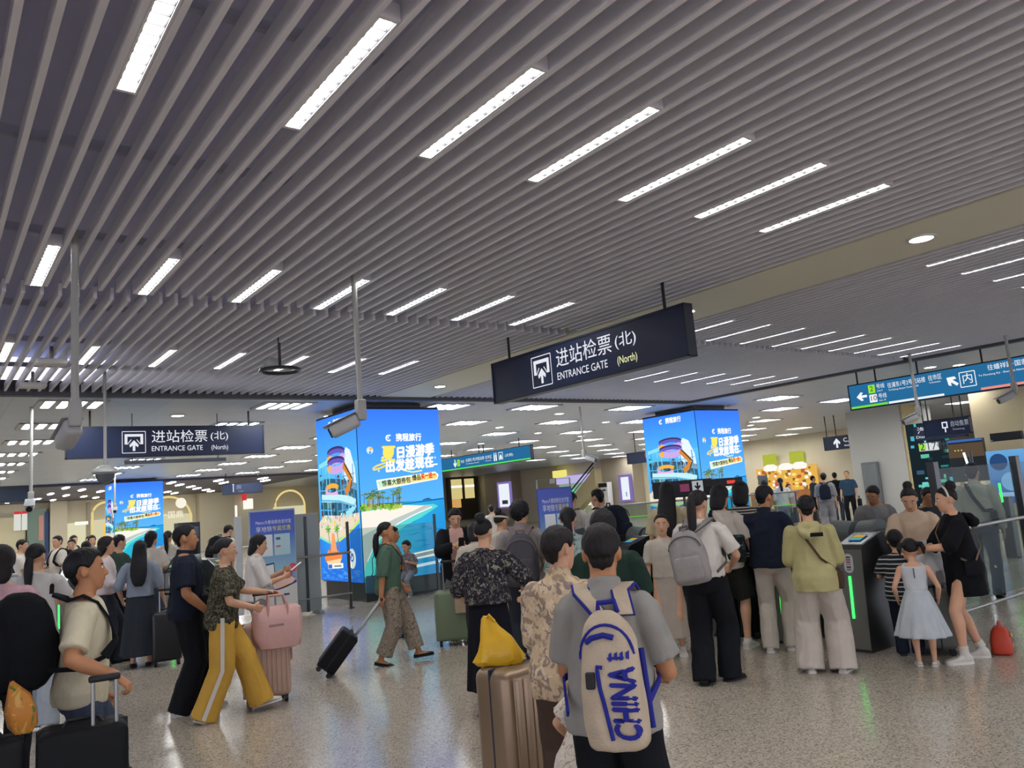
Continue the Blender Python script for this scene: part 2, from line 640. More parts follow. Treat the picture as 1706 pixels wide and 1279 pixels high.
# ------------------------------------------------------------------ square light clusters of the flat ceiling
def make_cluster():
    root = empty('grille_light', (0, 0, 0), 'x', 'ceiling lamp')
    d = MB()
    for k in range(4):
        d.box((-0.36 + 0.24 * k, 0, -0.006), (0.095, 0.80, 0.012))
    d.build('tube_strip', LAMP_FAR, root)
    f = MB()
    for k in range(5):
        f.box((-0.48 + 0.24 * k, 0, -0.012), (0.10, 0.92, 0.024))
    for s in (-1, 1):
        f.box((0, s * 0.43, -0.012), (1.06, 0.06, 0.024))
    f.build('frame', mat('lamp_frame', 'c2c4c8', 0.4), root)
    return root
LAMP_FAR = emis('tube_strip_light', (1.0, 1.0, 0.98), 24)
cl0 = make_cluster()
CLX = (-1.5, 2.1, 5.84, 9.6, 12.2, 15.5, 18.9, 22.3, 25.7, 29.1, 32.5, 36.0, 39.5)
first = True
for j in range(8):
    y = 15.3 + 3.07 * j
    for i, x in enumerate(CLX):
        if (x > 17 and y < 16 + (x - 17) * 0.2 and x < 21) or x > 6 + y * 1.25 or x < 0.02 * y - 2:
            continue
        o = cl0 if first else copy_tree(cl0)
        first = False
        o.location = (x, y, CEIL)
        tag(o, 'square light of four strips, rows filled out to brighten the right side', 'ceiling lamp', 'square lights of the flat ceiling')
for i, (x, y) in enumerate(((19.2, 13.2), (22.6, 13.4), (25.4, 13.4), (19.8, 1.4), (23.2, 4.2), (20.4, 4.4), (20.4, 7.4), (23.8, 7.2), (27.2, 7.2), (23.8, 10.3), (27.2, 10.3), (20.4, 10.5), (30.6, 10.3), (30.6, 13.4), (34, 13.4))):  # more clusters put in here to brighten the right side
    o = copy_tree(cl0)
    o.location = (x, y, CEIL)
    tag(o, 'square light of four strips, rows filled out to brighten the right side', 'ceiling lamp', 'square lights of the flat ceiling')
for i, (x, y) in enumerate(((4.2, 16.8), (7.5, 16.9), (7.7, 23), (14, 16.5), (14.2, 19.6), (10.8, 19.6), (17.2, 21.5), (17.6, 18.5), (13.9, 23.0), (18.4, 8.6), (18.9, 8.2), (19.5, 6.2), (21.9, 8.8), (13.9, 27.0), (17.2, 25.0), (20.5, 23.0), (24, 17.5), (24, 21), (27, 20))):
    downlight(x, y, CEIL, 'small round downlight in the flat grey ceiling', 'round downlights of the flat ceiling', r=0.12)
strip0 = MB().box((0, 0, -0.02), (0.16, 1.1, 0.03)).build('strip_light', LAMP_FAR)
first = True
for j in range(6):
    for i in range(9):
        o = strip0 if first else strip0.copy()
        if not first:
            COL.objects.link(o)
        first = False
        o.location = (-3.5 + 2.2 * i + (j % 2) * 1.0, 40.2 + 2.5 * j, CEIL - 0.11)
        tag(o, 'short strip light in the dark ceiling field at the far left', 'ceiling lamp', 'strip lights of the far dark ceiling')

# ------------------------------------------------------------------ walls that close the hall
WALLM = panel_material('beige_stone_wall', 'd2c8ae', 1.5, 1.2, 0.5, 0.8)
def wall(name, x0, y0, x1, y1, h=CEIL + 0.2, m=None):
    d = V((x1 - x0, y1 - y0, 0))
    mb = MB().box((0, 0, h / 2), (d.length, 0.3, h))
    o = mb.build(name, m or WALLM)
    o.location = ((x0 + x1) / 2, (y0 + y1) / 2, 0)
    o.rotation_euler = (0, 0, math.atan2(d.y, d.x))
    tag(o, kind='structure')
wall('wall_back', -14, 56.2, 40, 56.2)
wall('wall_left', -14, 14, -14, 56.2)
wall('wall_far_right', 58, -8, 58, 56.2)
wall('wall_back_right', 40, 56.2, 58, 56.2)
# ------------------------------------------------------------------ lit advertising columns
SCREEN = art_mat('advert_screen', 1.12)
AW, AH, AZ = 1.94, 3.44, 0.38

def beach_picture(M, parent):
    a = Art(M)
    U = lambda f: f * AW
    T = lambda f: AH * (1 - f)
    P = lambda *q: [(U(x), T(y)) for x, y in q]
    a.grad(0, T(.30), AW, AH, '4aa0f8', '3a78f6')
    a.grad(0, T(.56), AW, T(.30), '5cb4f4', '4aa0f8')
    a.poly(P((0, 1), (1, 1), (1, .552), (0, .575)), ['22b6c4', '1d79cc', '2b9be0', '3fc4d8'], 1)      # sea
    a.poly(P((.35, .575), (1, .552), (1, .560), (.35, .580)), '1560b0', 2)
    a.poly(P((.74, .552), (.80, .545), (.83, .552), (.85, .556), (.72, .559)), '2a5f8c', 3)
    # wave bands on the sea
    rnd = random.Random(4)
    for k in range(46):
        u, v = rnd.uniform(.42, .95), rnd.uniform(.68, .95)
        w = rnd.uniform(.03, .09)
        a.line(P((u - w, v + .004), (u - w * .3, v - .003), (u + w * .4, v + .002), (u + w * .9, v - .004)), .010 + .006 * rnd.random(), rnd.choice(['1468b8', '2a90d8', '1b7cc8', '3aa9e0']), 2)
    # shallows and sand
    a.poly(P((0, .60), (.5, .59), (.86, .585), (.92, .60), (.70, .66), (.50, .70), (.30, .76), (.18, .84), (.12, .93), (.10, 1), (0, 1)), '5cd3cf', 3)
    a.poly(P((0, .60), (.50, .583), (.80, .590), (.84, .602), (.60, .64), (.42, .68), (.24, .735), (.12, .80), (.04, .88), (0, .94)), 'b9c2c0', 4)
    a.poly(P((0, .60), (.50, .578), (.74, .590), (.62, .615), (.40, .65), (.20, .69), (0, .735)), 'f2ebe0', 5)
    a.line(P((.84, .602), (.60, .643), (.42, .683), (.24, .738), (.12, .803), (.04, .883)), .022, 'eefaf8', 6)
    # shrubs and palms
    for k in range(60):
        u = rnd.uniform(0, .46)
        a.disc(U(u), T(.585 - .02 * rnd.random() + u * .02), .03 + .03 * rnd.random(), rnd.choice(['4f8a34', '78b23c', '9cc648', '3c7030', 'b8cc58']), 6, n=7)
    for k in range(30):
        u = rnd.uniform(.02, .46)
        h = rnd.uniform(.04, .11) * (1.05 - abs(u - .3))
        a.line(P((u, .575), (u + .008, .575 - h)), .012, rnd.choice(['8a7a58', 'b8a070', '6a6048']), 7)
        for q in range(6):
            an = PI * (q / 5)
            a.line([(U(u + .008), T(.575 - h)), (U(u + .008) + .07 * math.cos(an), T(.575 - h) + .05 * math.sin(an) - .01)], .012, rnd.choice(['3f6a34', '6a8c3a', '9aa84a', '2f5430']), 8)
    for u, v in ((.13, .505), (.20, .52)):
        for q in range(7):
            an = 2 * PI * q / 7
            a.line([(U(u), T(v)), (U(u) + .08 * math.cos(an), T(v) + .06 * math.sin(an))], .014, '28505c', 8)
        a.line(P((u, v), (u + .01, .575)), .01, '4a6048', 7)
    # beach ball
    a.disc(U(.135), T(.245), .075, 'cfe6f4', 2)
    a.poly([(U(.135), T(.245)), (U(.135) + .07, T(.245) + .02), (U(.135) + .03, T(.245) + .07), (U(.135) - .03, T(.245) + .06)], 'f2b84a', 3)
    a.poly([(U(.135), T(.245)), (U(.135) - .03, T(.245) - .07), (U(.135) + .03, T(.245) - .06)], '3a86d8', 3)
    a.build('beach_picture', SCREEN, parent)
    t = Art(M @ Matrix.Translation((0, 0, .02)))
    logo(t, U(.355), T(.175), .055)
    t.text('携程旅行', U(.60), T(.176), .17, 'ffffff', 1, w=.60, bold=.006)
    rot = R(4)
    t.text('夏', U(.335), T(.275), .34, 'f6e36a', 2, bold=.014, shear=.12)
    t.text('日漫游季', U(.665), T(.262), .26, 'ffffff', 2, w=.90, bold=.014, shear=.12, rot=rot)
    t.text('出发趁现在', U(.59), T(.340), .26, 'ffffff', 2, w=1.14, bold=.014, shear=.12, rot=rot)
    t.line([(U(.42), T(.315)), (U(.30), T(.322)), (U(.20), T(.338)), (U(.155), T(.352)), (U(.16), T(.362)), (U(.24), T(.352)), (U(.32), T(.335))], .035, 'f4dc58', 2)
    t.line([(U(.52), T(.372)), (U(.62), T(.385)), (U(.74), T(.378))], .03, 'e4f0a0', 2)
    t.line([(U(.84), T(.347)), (U(.94), T(.343))], .03, 'ffffff', 2)
    for u, v in ((.22, .368), (.915, .302)):
        t.poly([(U(u) - .03, T(v)), (U(u), T(v) - .008), (U(u) + .03, T(v)), (U(u), T(v) + .008)], 'ffffff', 2)
        t.poly([(U(u), T(v) - .04), (U(u) + .008, T(v)), (U(u), T(v) + .04), (U(u) - .008, T(v))], 'ffffff', 2)
    t.poly(P((.185, .422), (.90, .388), (.945, .408), (.925, .436), (.20, .482)), 'ffffff', 1)
    t.poly(P((.20, .43), (.895, .396), (.93, .41), (.915, .43), (.215, .472)), ['a8e8d8', 'f6d860', 'f8e48a', 'f4d670', 'd8f0c8'], 3)
    t.text('惊喜大额券包', U(.42), T(.439), .13, '3a3020', 4, w=.66, rot=R(4.5), bold=.003)
    t.text('爆品', U(.665), T(.421), .13, '3a3020', 4, w=.2, rot=R(4.5), bold=.003)
    t.text('买一送一', U(.815), T(.413), .13, 'e8402c', 4, w=.36, rot=R(4.5), bold=.006)
    t.poly(P((.52, .868), (.95, .848), (.975, .86), (.97, .882), (.94, .892), (.52, .905)), 'ffffff', 1)
    t.line(P((.60, .884), (.82, .872)), .07, '9a9a9a', 2)
    t.text('App', U(.90), T(.928), .13, 'ffffff', 2, rot=R(3))
    t.line(P((.56, .945), (.84, .934)), .06, 'd8ecfa', 2)
    t.build('slogan_lettering', SCREEN, parent)

def logo(t, u, v, r):
    """small curled white fish mark"""
    pts = [(u + r * math.cos(a), v + r * math.sin(a)) for a in [R(60 + 26 * k) for k in range(11)]]
    t.line(pts, r * .55, 'ffffff', 1)
    t.poly([(u + r * .2, v + r * .6), (u + r * 1.1, v + r * .9), (u + r * .7, v + r * 1.4)], 'ffffff', 1)
    t.disc(u - r * .1, v + r * .1, r * .35, 'ffffff', 1, n=10)

def slide_picture(M, parent, W):
    a = Art(M)
    U = lambda f: f * W
    T = lambda f: AH * (1 - (f * .86 if f < .72 else .619 + (f - .72) * 1.36))
    P = lambda *q: [(U(x), T(y)) for x, y in q]
    rnd = random.Random(9)
    a.grad(0, T(.35), W, AH, '4fb2f8', '3b82f6')
    a.grad(0, 0, W, T(.35), '2a78e0', '5cc0f6')
    a.poly(P((.62, .50), (.66, .30), (.74, .24), (.84, .27), (.93, .40), (.95, .55)), 'dfeefa', 1)       # cloud
    # scaffold and dark planting under the slides
    a.poly(P((.05, .72), (.95, .72), (.95, .50), (.60, .46), (.30, .44), (.05, .40)), '35607c', 1)
    for k in range(70):
        a.disc(U(rnd.uniform(.06, .93)), T(rnd.uniform(.44, .70)), rnd.uniform(.03, .08), rnd.choice(['2c4450', '3a6a58', '5a4a58', '284a6a', '6a8a9a']), 2, n=8)
    for u in (.10, .22, .30, .46, .58, .66, .74, .88):
        a.line(P((u, .30 + .14 * rnd.random()), (u + .015, .73)), .035, rnd.choice(['58b8ea', '4aa0dc', '7cd0f0']), 3)
    for v in (.43, .52, .60, .66):
        a.line(P((.05, v), (.35, v + .01)), .025, '58b0e4', 3)
        a.line(P((.5, v + .02), (.92, v)), .022, '58b0e4', 3)
    a.poly(P((.04, .33), (.28, .30), (.30, .335), (.05, .36)), '8adcec', 4)
    a.poly(P((.04, .42), (.28, .40), (.30, .43), (.05, .45)), '5cbce0', 4)
    def loop(cu, cv, ru, rv, a0, a1, w, col, k, n=18):
        a.line([(U(cu + ru * math.cos(R(a0 + (a1 - a0) * i / n))), T(cv - rv * math.sin(R(a0 + (a1 - a0) * i / n)))) for i in range(n + 1)], w, col, k)
    for cv, k in ((.285, 5), (.355, 8)):
        loop(.50, cv, .20, .035, -10, 190, .10, '6a5ac0', k)
        loop(.50, cv, .20, .035, 180, 360, .17, 'c9a6e4', k + 1)
        loop(.50, cv, .20, .035, 182, 225, .17, 'f2b62e', k + 2)
        loop(.50, cv - .022, .21, .034, 0, 180, .05, '41386a', k + 2)
    a.line(P((.68, .36), (.78, .42), (.85, .47), (.80, .52), (.70, .555)), .15, 'd2883a', 11)
    a.line(P((.70, .35), (.81, .42), (.885, .47), (.83, .53)), .04, '54382a', 12)
    loop(.38, .535, .16, .03, 150, 330, .13, 'd9b0dc', 11)
    loop(.38, .525, .16, .03, 20, 150, .10, 'f0b040', 11)
    a.line(P((.10, .575), (.30, .585), (.55, .59), (.78, .605), (.93, .635)), .16, 'bfeaf2', 12)
    a.line(P((.10, .592), (.55, .61), (.92, .655)), .04, '68b8dc', 13)
    a.line(P((.93, .64), (.84, .68), (.70, .705)), .12, '9adff0', 12)
    # poolside, sand island with two palms, ripples
    a.poly(P((0, .74), (.15, .70), (.5, .71), (1, .70), (1, .77), (.6, .84), (.2, .86), (0, .82)), 'e2d6be', 10)
    for k in range(50):
        a.disc(U(rnd.uniform(.05, .98)), T(rnd.uniform(.70, .77)), rnd.uniform(.015, .04), rnd.choice(['f4e6c8', 'e89aa8', '6ab0dc', '9cc848', 'f2c050', 'ffffff']), 11, n=6)
    a.poly(P((0, .80), (.3, .83), (.65, .80), (1, .74), (1, 1), (0, 1)), ['2f86e4', '3a98ee', '2f86e4', '2f7ce0', '2a6cd8', '2a72dc'], 12)
    a.line(P((.0, .805), (.3, .835), (.65, .805), (1, .745)), .05, '8ae0c0', 13)
    a.line(P((.5, .825), (.75, .79), (1, .735)), .04, 'd8e060', 14)
    a.poly(P((.12, .90), (.22, .865), (.42, .86), (.56, .885), (.54, .905), (.16, .92)), 'f08a4a', 14)
    a.poly(P((.16, .915), (.54, .90), (.50, .925), (.20, .93)), 'f4d0a0', 15)
    a.poly(P((.28, .87), (.33, .79), (.39, .79), (.44, .87)), 'f2a06a', 15)
    for u in (.24, .46):
        a.line(P((u + .04, .87), (u, .77)), .03, 'a06a3a', 16)
        for q in range(8):
            an = 2 * PI * q / 8
            a.line([(U(u), T(.77)), (U(u) + .13 * math.cos(an), T(.77) + .10 * math.sin(an))], .03, rnd.choice(['5aa83a', '8cc848', '3c8a38']), 17)
    a.line(P((.20, .938), (.58, .93)), .10, 'f4f4ec', 18)
    a.line(P((.21, .938), (.31, .936)), .08, '3a6ec8', 19)
    a.line(P((.36, .935), (.54, .932)), .035, '8a8a8a', 19)
    a.disc(U(.80), T(.90), .17, 'ffffff', 18, ry=.20)
    a.disc(U(.80), T(.895), .085, '2a5ccc', 19)
    a.disc(U(.80), T(.895), .055, 'ffffff', 20)
    a.line([(U(.80) - .04, T(.895) - .02), (U(.80), T(.895) + .03), (U(.80) + .05, T(.895) + .06)], .03, '2a5ccc', 21)
    for k in range(40):
        u, v = rnd.uniform(.05, .95), rnd.uniform(.945, .995)
        a.line(P((u - .04, v), (u, v - .004), (u + .04, v + .002)), .012, '5aa4f0', 14)
    logo(a, U(.36), T(.057), .055)
    a.text('携程旅行', U(.60), T(.058), .17, 'ffffff', 2, w=.58, bold=.006)
    a.build('water_slide_picture', SCREEN, parent)

def make_ad_column():
    root = empty('advertising_column', (0, 0, 0), 'x', 'advertising column')
    D = 2.0
    c = MB().box((AW / 2, D / 2, (AZ - .03) / 2), (AW - .10, D - .10, AZ - .03))
    c.build('plinth', mat('black_plinth', '14161c', 0.35), root)
    c = MB().box((AW / 2, D / 2, AZ + AH / 2), (AW - .05, D - .05, AH))
    c.box((AW / 2, D / 2, AZ + AH + .02), (AW, D, .05)).box((AW / 2, D / 2, AZ - .015), (AW, D, .03))
    c.build('cabinet', mat('dark_cabinet', '1a1e2c', 0.4), root)
    MB().box((AW / 2, D / 2, CEIL - .06), (AW * .72, D * .72, .30)).build('column_core', mat('grey_column_core', '6a6e74', 0.6), root)
    beach_picture(facing((0, -0.012, AZ), (1, 0, 0)), root)
    slide_picture(facing((-0.012, D, AZ), (0, -1, 0)), root, D)
    # picture seams and rear faces
    MB().box((AW / 2, D + .004, AZ + AH / 2), (AW - .04, .01, AH - .02)).box((AW + .004, D / 2, AZ + AH / 2), (.01, D - .04, AH - .02)).build('rear_screen', emis('rear_screen_blue', '3a86ee', 1.0), root)
    return root
ad0 = make_ad_column()
ad0.location = (7.10, 14.70, 0)
tag(ad0, 'tall lit blue advertising column with beach picture behind the steel rail', 'advertising column', 'beach advertising columns')
ad1 = copy_tree(ad0)
ad1.location = (17.40, 14.70, 0)
tag(ad1, 'tall lit blue advertising column behind the ponytail girl and the ticket gates', 'advertising column', 'beach advertising columns')
ad2 = copy_tree(ad0)
ad2.location = (6.78, 37.6, 0)
tag(ad2, 'far lit blue advertising column seen under the left entrance gate sign', 'advertising column', 'beach advertising columns')

# ------------------------------------------------------------------ hanging signs
def hanging_sign(L, H, label, loc, ax, art, face=NAVY, frame='dark_sign_frame', rods=(.12, .88), depth=.12, cat='hanging sign', top=CEIL):
    """box sign hung on rods; art(a) draws in metres from the lower left corner of the face"""
    M = facing((0, 0, 0), ax)
    root = empty('hanging_sign', loc, label, cat)
    Q = M.to_3x3().to_4x4()
    mb = MB()
    c = Q @ V((L / 2, H / 2, -depth / 2))
    rot = M.to_3x3()
    mb.box(c, (L - .02, H - .02, depth), rot=rot)
    mb.build('panel', face, root)
    fr = MB()
    for u0, v0, su, sv in ((L / 2, .012, L, .024), (L / 2, H - .012, L, .024), (.012, H / 2, .024, H), (L - .012, H / 2, .024, H)):
        fr.box(Q @ V((u0, v0, -depth / 2)), (su, sv, depth + .02), rot=rot)
    fr.build('frame', mat(frame, '1b2032', 0.4), root)
    for q in rods:
        p = Q @ V((L * q, H - .004, -depth / 2))
        MB().cyl(p, p + V((0, 0, top - loc[2] - H + .06)), .018, seg=10).build('hanger_rod', BLACK, root)
    a = Art(Matrix.Translation((0, 0, 0)) @ Q @ Matrix.Translation((0, 0, .004)))
    art(a)
    a.build('lettering', LETTER, root)
    return root

WHT = 'e6e8f0'
def gate_icon(a, u, v, s, col=WHT):
    w = s * .03
    for p in (((u, v), (u + s, v)), ((u + s, v), (u + s, v + s)), ((u + s, v + s), (u, v + s)), ((u, v + s), (u, v))):
        a.line(p, w, col, 1)
    a.rect(u + s * .10, v + s * .76, u + s * .90, v + s * .88, col, 1)
    a.rect(u + s * .10, v + s * .40, u + s * .22, v + s * .76, col, 1)
    a.rect(u + s * .78, v + s * .40, u + s * .90, v + s * .76, col, 1)
    a.line([(u + s * .22, v + s * .40), (u + s * .38, v + s * .62)], s * .035, col, 1)
    a.line([(u + s * .78, v + s * .40), (u + s * .62, v + s * .62)], s * .035, col, 1)
    a.arrow(u + s * .5, v + s * .34, s * .50, PI / 2, col, 1)

def entrance_art(warm):
    def f(a):
        gate_icon(a, .92, .08, .40)
        a.text('进站检票', 1.42, .36, .255, WHT, 1, 'LEFT', w=1.02)
        a.text('(北)', 2.50, .37, .18, WHT, 1, 'LEFT', w=.34)
        a.text('ENTRANCE GATE', 1.42, .145, .135, WHT, 1, 'LEFT', w=.93)
        a.text('(North)', 2.52, .145, .13, 'eef0b8' if warm else WHT, 1, 'LEFT', w=.32)
    return f
hanging_sign(3.60, .58, 'tilted-looking dark blue hanging entrance gate sign in the upper middle', (6.54, 9.10, 3.11), (0, -1, 0), entrance_art(True), rods=(.10, .91))
hanging_sign(3.58, .58, 'dark blue hanging entrance gate sign at the left behind the dome camera', (2.12, 16.1, 3.10), (1, 0, 0), entrance_art(False), rods=(.11, .92))
tag(MB().box((4.1, 16.55, 3.04), (1.9, .10, .07)).cyl((3.3, 16.55, 3.05), (3.3, 16.55, CEIL + .02), .012).cyl((4.9, 16.55, 3.05), (4.9, 16.55, CEIL + .02), .012).build('cable_tray', mat('grey_tray', '8a9098', 0.5)), 'short grey tray hanging just below the left entrance gate sign', 'cable tray')

TEAL = emis('teal_sign_face', '2f7db4', 0.72)
def teal_art(a):
    c = 'f4f8fa'
    a.rect(.03, .03, .86, .075, '78e030', 1)
    a.rect(.88, .03, 2.03, .075, 'eaf2f4', 1)
    a.rect(2.73, .03, 6.9, .075, 'f09080', 1)
    a.arrow(.30, .27, .24, PI, c, 1)
    a.rect(.47, .31, .62, .49, '96e636', 1)
    a.text('2', .545, .40, .16, '1a3a1a', 2)
    a.text('号线', .65, .43, .11, c, 1, 'LEFT', w=.18)
    a.text('Line 2', .66, .34, .05, c, 1, 'LEFT')
    a.rect(.47, .11, .64, .28, 'eef0ee', 1)
    a.text('10', .555, .195, .15, '38404a', 2, w=.13)
    a.text('号线', .67, .22, .11, c, 1, 'LEFT', w=.18)
    a.text('Line 10', .68, .13, .05, c, 1, 'LEFT')
    a.text('往浦东1号2号航站楼', .90, .41, .12, c, 1, 'LEFT', w=.80)
    a.text('To Pudong Airport Terminal 1&2', .91, .315, .05, c, 1, 'LEFT', w=.64)
    a.text('往市区', 1.76, .42, .12, c, 1, 'LEFT', w=.27)
    a.text('To Downtown', 1.77, .33, .05, c, 1, 'LEFT', w=.23)
    a.arrow(2.22, .29, .26, R(140), c, 1)
    u, v, s = 2.37, .14, .29
    for p in (((u, v), (u + s, v)), ((u + s, v), (u + s, v + s)), ((u + s, v + s), (u, v + s)), ((u, v + s), (u, v))):
        a.line(p, .016, c, 1)
    a.text('内', u + s / 2, v + s * .5, .22, c, 1)
    a.text('往蟠祥路·国家会展', 2.90, .43, .12, c, 1, 'LEFT', w=.92)
    a.text('To Panxiang Rd · Shanghai National Exhibition', 2.72, .31, .05, c, 1, 'LEFT', w=1.15)
hanging_sign(7.0, .56, 'long teal hanging line direction sign at the upper right edge', (16.5, 9.55, 3.10), (0, -1, 0), teal_art, face=TEAL, rods=(.03, .09, .22, .40, .62, .9))
def teal_far_art(a):
    a.rect(.02, .02, 6.1, .07, '58e858', 1)
    a.arrow(1.06, .27, .32, -PI / 2, 'f4f8fa', 1)
    a.rect(1.22, .15, 1.42, .41, '96e636', 1)
    a.text('2', 1.32, .28, .18, '1a3a1a', 2)
    a.text('号线', 1.48, .30, .13, 'f4f8fa', 1, 'LEFT')
    a.text('往浦东1号2号航站楼', 1.85, .32, .15, 'f4f8fa', 1, 'LEFT', w=1.3)
    a.text('To Pudong Airport', 1.85, .19, .06, 'f4f8fa', 1, 'LEFT', w=.95)
    a.text('往市区', 3.22, .32, .15, 'f4f8fa', 1, 'LEFT', w=.45)
    a.text('To Downtown', 3.22, .19, .06, 'f4f8fa', 1, 'LEFT', w=.4)
    for k in (0, 1):
        a.disc(3.84 + .12 * k, .42, .03, 'f4f8fa', 1, n=10)
        a.rect(3.80 + .12 * k, .14, 3.88 + .12 * k, .38, 'f4f8fa', 1)
    a.rect(4.12, .16, 4.40, .44, 'f4f8fa', 1)
    a.rect(4.14, .18, 4.38, .42, '2f7db4', 2)
    a.poly([(4.16, .2), (4.36, .2), (4.30, .34), (4.22, .34)], 'f4f8fa', 3)
    a.text('(北侧)', 4.52, .28, .12, 'f4f8fa', 1, 'LEFT', w=.5)
hanging_sign(6.1, .54, 'teal hanging direction sign with green edge beside the beach column', (17.6, 28.6, 3.13), (0, -1, 0), teal_far_art, face=TEAL, rods=(.12, .45, .5, .88))
def cd_art(a):
    a.arrow(.55, .25, .36, PI / 2, WHT, 1)
    a.text('C,D区', .82, .33, .22, WHT, 1, 'LEFT', w=.62)
    a.text('Area C,D', .84, .13, .10, WHT, 1, 'LEFT', w=.44)
    a.rect(1.52, .08, 1.86, .44, WHT, 1)
    a.line([(1.56, .14), (1.66, .14), (1.74, .36), (1.84, .36)], .05, '1d2743', 2)
    a.disc(1.62, .36, .03, '1d2743', 2, n=10)
    a.text('出', 2.02, .26, .3, WHT, 1)
hanging_sign(2.6, .52, 'dark hanging C and D area sign left of the grey pillar', (28.0, 17.5, 2.66), (0, -1, 0), cd_art, rods=(.05, .2, .7))
def ticket_art(a):
    a.rect(.46, .18, .60, .34, WHT, 1)
    a.rect(.49, .21, .57, .31, '1d2743', 2)
    a.line([(.53, .18), (.53, .08)], .03, WHT, 1)
    a.text('自动售票', .66, .26, .15, '9aa0ac', 1, 'LEFT', w=.42)
    a.text('Ticketing', .70, .13, .06, '9aa0ac', 1, 'LEFT', w=.28)
hanging_sign(1.12, .42, 'small dark hanging ticketing sign right of the grey pillar', (20.5, 9.98, 2.48), (0, -1, 0), ticket_art, rods=(.1, .85))
def airport_art(a):
    a.text('汽车', .10, .27, .20, WHT, 1, 'LEFT', w=.5)
    a.text('Distance Bus', .05, .10, .10, WHT, 1, 'LEFT', w=.8)
hanging_sign(1.4, .40, 'dark hanging bus sign partly hidden by the ticketing sign', (22.5, 11.25, 2.48), (0, -1, 0), airport_art, rods=(.2, .8))
def wc_art(a):
    a.rect(.46, .10, .50, .40, WHT, 1)
    a.disc(.48, .44, .035, WHT, 1, n=10)
    a.text('厕', .72, .30, .22, 'aab4c8', 1)
    a.text('Toilet', .80, .12, .10, 'aab4c8', 1)
hanging_sign(1.75, .50, 'small dark blue hanging sign over the far left passage', (11.1, 37.0, 3.02), (0.97, -.24, 0), wc_art, face=mat('slate_blue_sign', '3a4668', 0.4), rods=(.1, .9))
hanging_sign(4.4, .52, 'wide plain dark blue sign board at the far left edge', (-1.2, 33.0, 3.06), (1, 0, 0), lambda a: a.rect(.02, .01, .05, .02, '2a3a5c', 1), face=mat('blue_sign_back', '23344e', 0.5), rods=(.2, .8))
def stop_art(a):
    a.disc(1.16, .28, .17, 'e84450', 1)
    a.rect(1.07, .20, 1.25, .36, 'f8d8dc', 2)
    a.disc(1.16, .28, .05, 'e84450', 3)
hanging_sign(2.2, .44, 'dark hanging sign with round red no-entry emblem near the escalator', (22.6, 22.75, 2.78), (0, -1, 0), stop_art, rods=(.2, .8))

# ------------------------------------------------------------------ cameras on poles
def pole_camera(x, y, zc, label, aim, top=CEIL + .1, r=.028, kind='box'):
    root = empty('security_camera', (x, y, zc), label, 'camera')
    MB().cyl((0, 0, .05), (0, 0, top - zc), r, seg=14).build('ceiling_pole', POLE, root)
    MB().rbox((0, 0, .06), (.09, .09, .20), .015).build('junction_box', POLE, root, True)
    d = V((math.sin(R(aim)), math.cos(R(aim)), -.42)).normalized()
    Q = d.to_track_quat('Y', 'Z').to_matrix().to_4x4()
    b = Matrix.Translation(V((0, 0, -.02)) + d * .17) @ Q
    MB().rbox((0, 0, .0), (.13, .29, .125), .03, M=b).build('camera_body', mat('camera_grey', 'b0b2b2', 0.4), root, True)
    MB().rbox((0, .02, .070), (.155, .33, .012), .004, M=b).build('sun_shield', mat('camera_shield', '8f9294', 0.4), root, True)
    MB().cyl(b @ V((0, .14, 0)), b @ V((0, .157, 0)), .048, seg=18).build('lens', BLACK, root)
    return root
pole_camera(.95, 6.75, 2.60, 'box camera on a pale pole at the left end of the left entrance sign', 352)
pole_camera(3.40, 6.93, 2.66, 'box camera on a pale pole in front of the near advertising column', 300)
pole_camera(15.7, 7.70, 2.78, 'white bullet camera on a pole under the long teal sign', 318)
pole_camera(15.8, 5.98, 2.95, 'white bullet camera on a pole at the right edge under the teal sign', 318)
pole_camera(13.6, 15.2, 2.72, 'white slanting camera on twin poles between the two beach columns', 150)
pole_camera(5.6, 31, 2.60, 'small dark camera hanging before the far left advertising column', 190)
pole_camera(1.55, 15.7, 2.38, 'thin pole camera above the crowd near the left edge', 190)
root = empty('dome_camera', (2.12, 12.4, 2.56), 'grey dome camera on a thin rod before the left entrance sign', 'camera')
MB().cyl((0, 0, .1), (0, 0, CEIL + .1 - 2.56), .022, seg=12).build('ceiling_pole', POLE, root)
MB().loft([[(q * math.cos(2 * PI * k / 24), q * math.sin(2 * PI * k / 24), z) for k in range(24)] for q, z in ((.04, .13), (.09, .11), (.165, .06), (.175, .03), (.13, .0))]).build('housing', mat('camera_grey', 'b0b2b2', 0.4), root, True)
MB().loft([[(q * math.cos(2 * PI * k / 24), q * math.sin(2 * PI * k / 24), z) for k in range(24)] for q, z in ((.125, .0), (.12, -.05), (.085, -.10), (.03, -.12))]).build('dome', mat('smoked_dome', '5a6068', 0.15), root, True)
for i, (x, y, lab) in enumerate(((1.3, 11.07, 'flat white antenna box under the slats at the left, nearer one'), (1.28, 12.85, 'flat white antenna box under the slats at the left, farther one'))):
    root = empty('wireless_antenna', (x, y, CEIL - .10), lab, 'antenna')
    MB().rbox((0, 0, 0), (.34, .22, .07), .02).build('casing', WHITEP, root, True)
    MB().cyl((0, 0, .03), (0, 0, .20), .02).build('mount', POLE, root)
root = empty('ceiling_fan', (3.69, 9.75, CEIL - .36), 'dark round fan-like device hung under the slats left of the camera pole', 'device')
MB().cyl((0, 0, .05), (0, 0, .5), .018).build('rod', DARKSTEEL, root)
MB().tube([(.24 * math.cos(2 * PI * k / 20), .24 * math.sin(2 * PI * k / 20), 0) for k in range(21)], .022, 8).build('ring', DARKSTEEL, root, True)
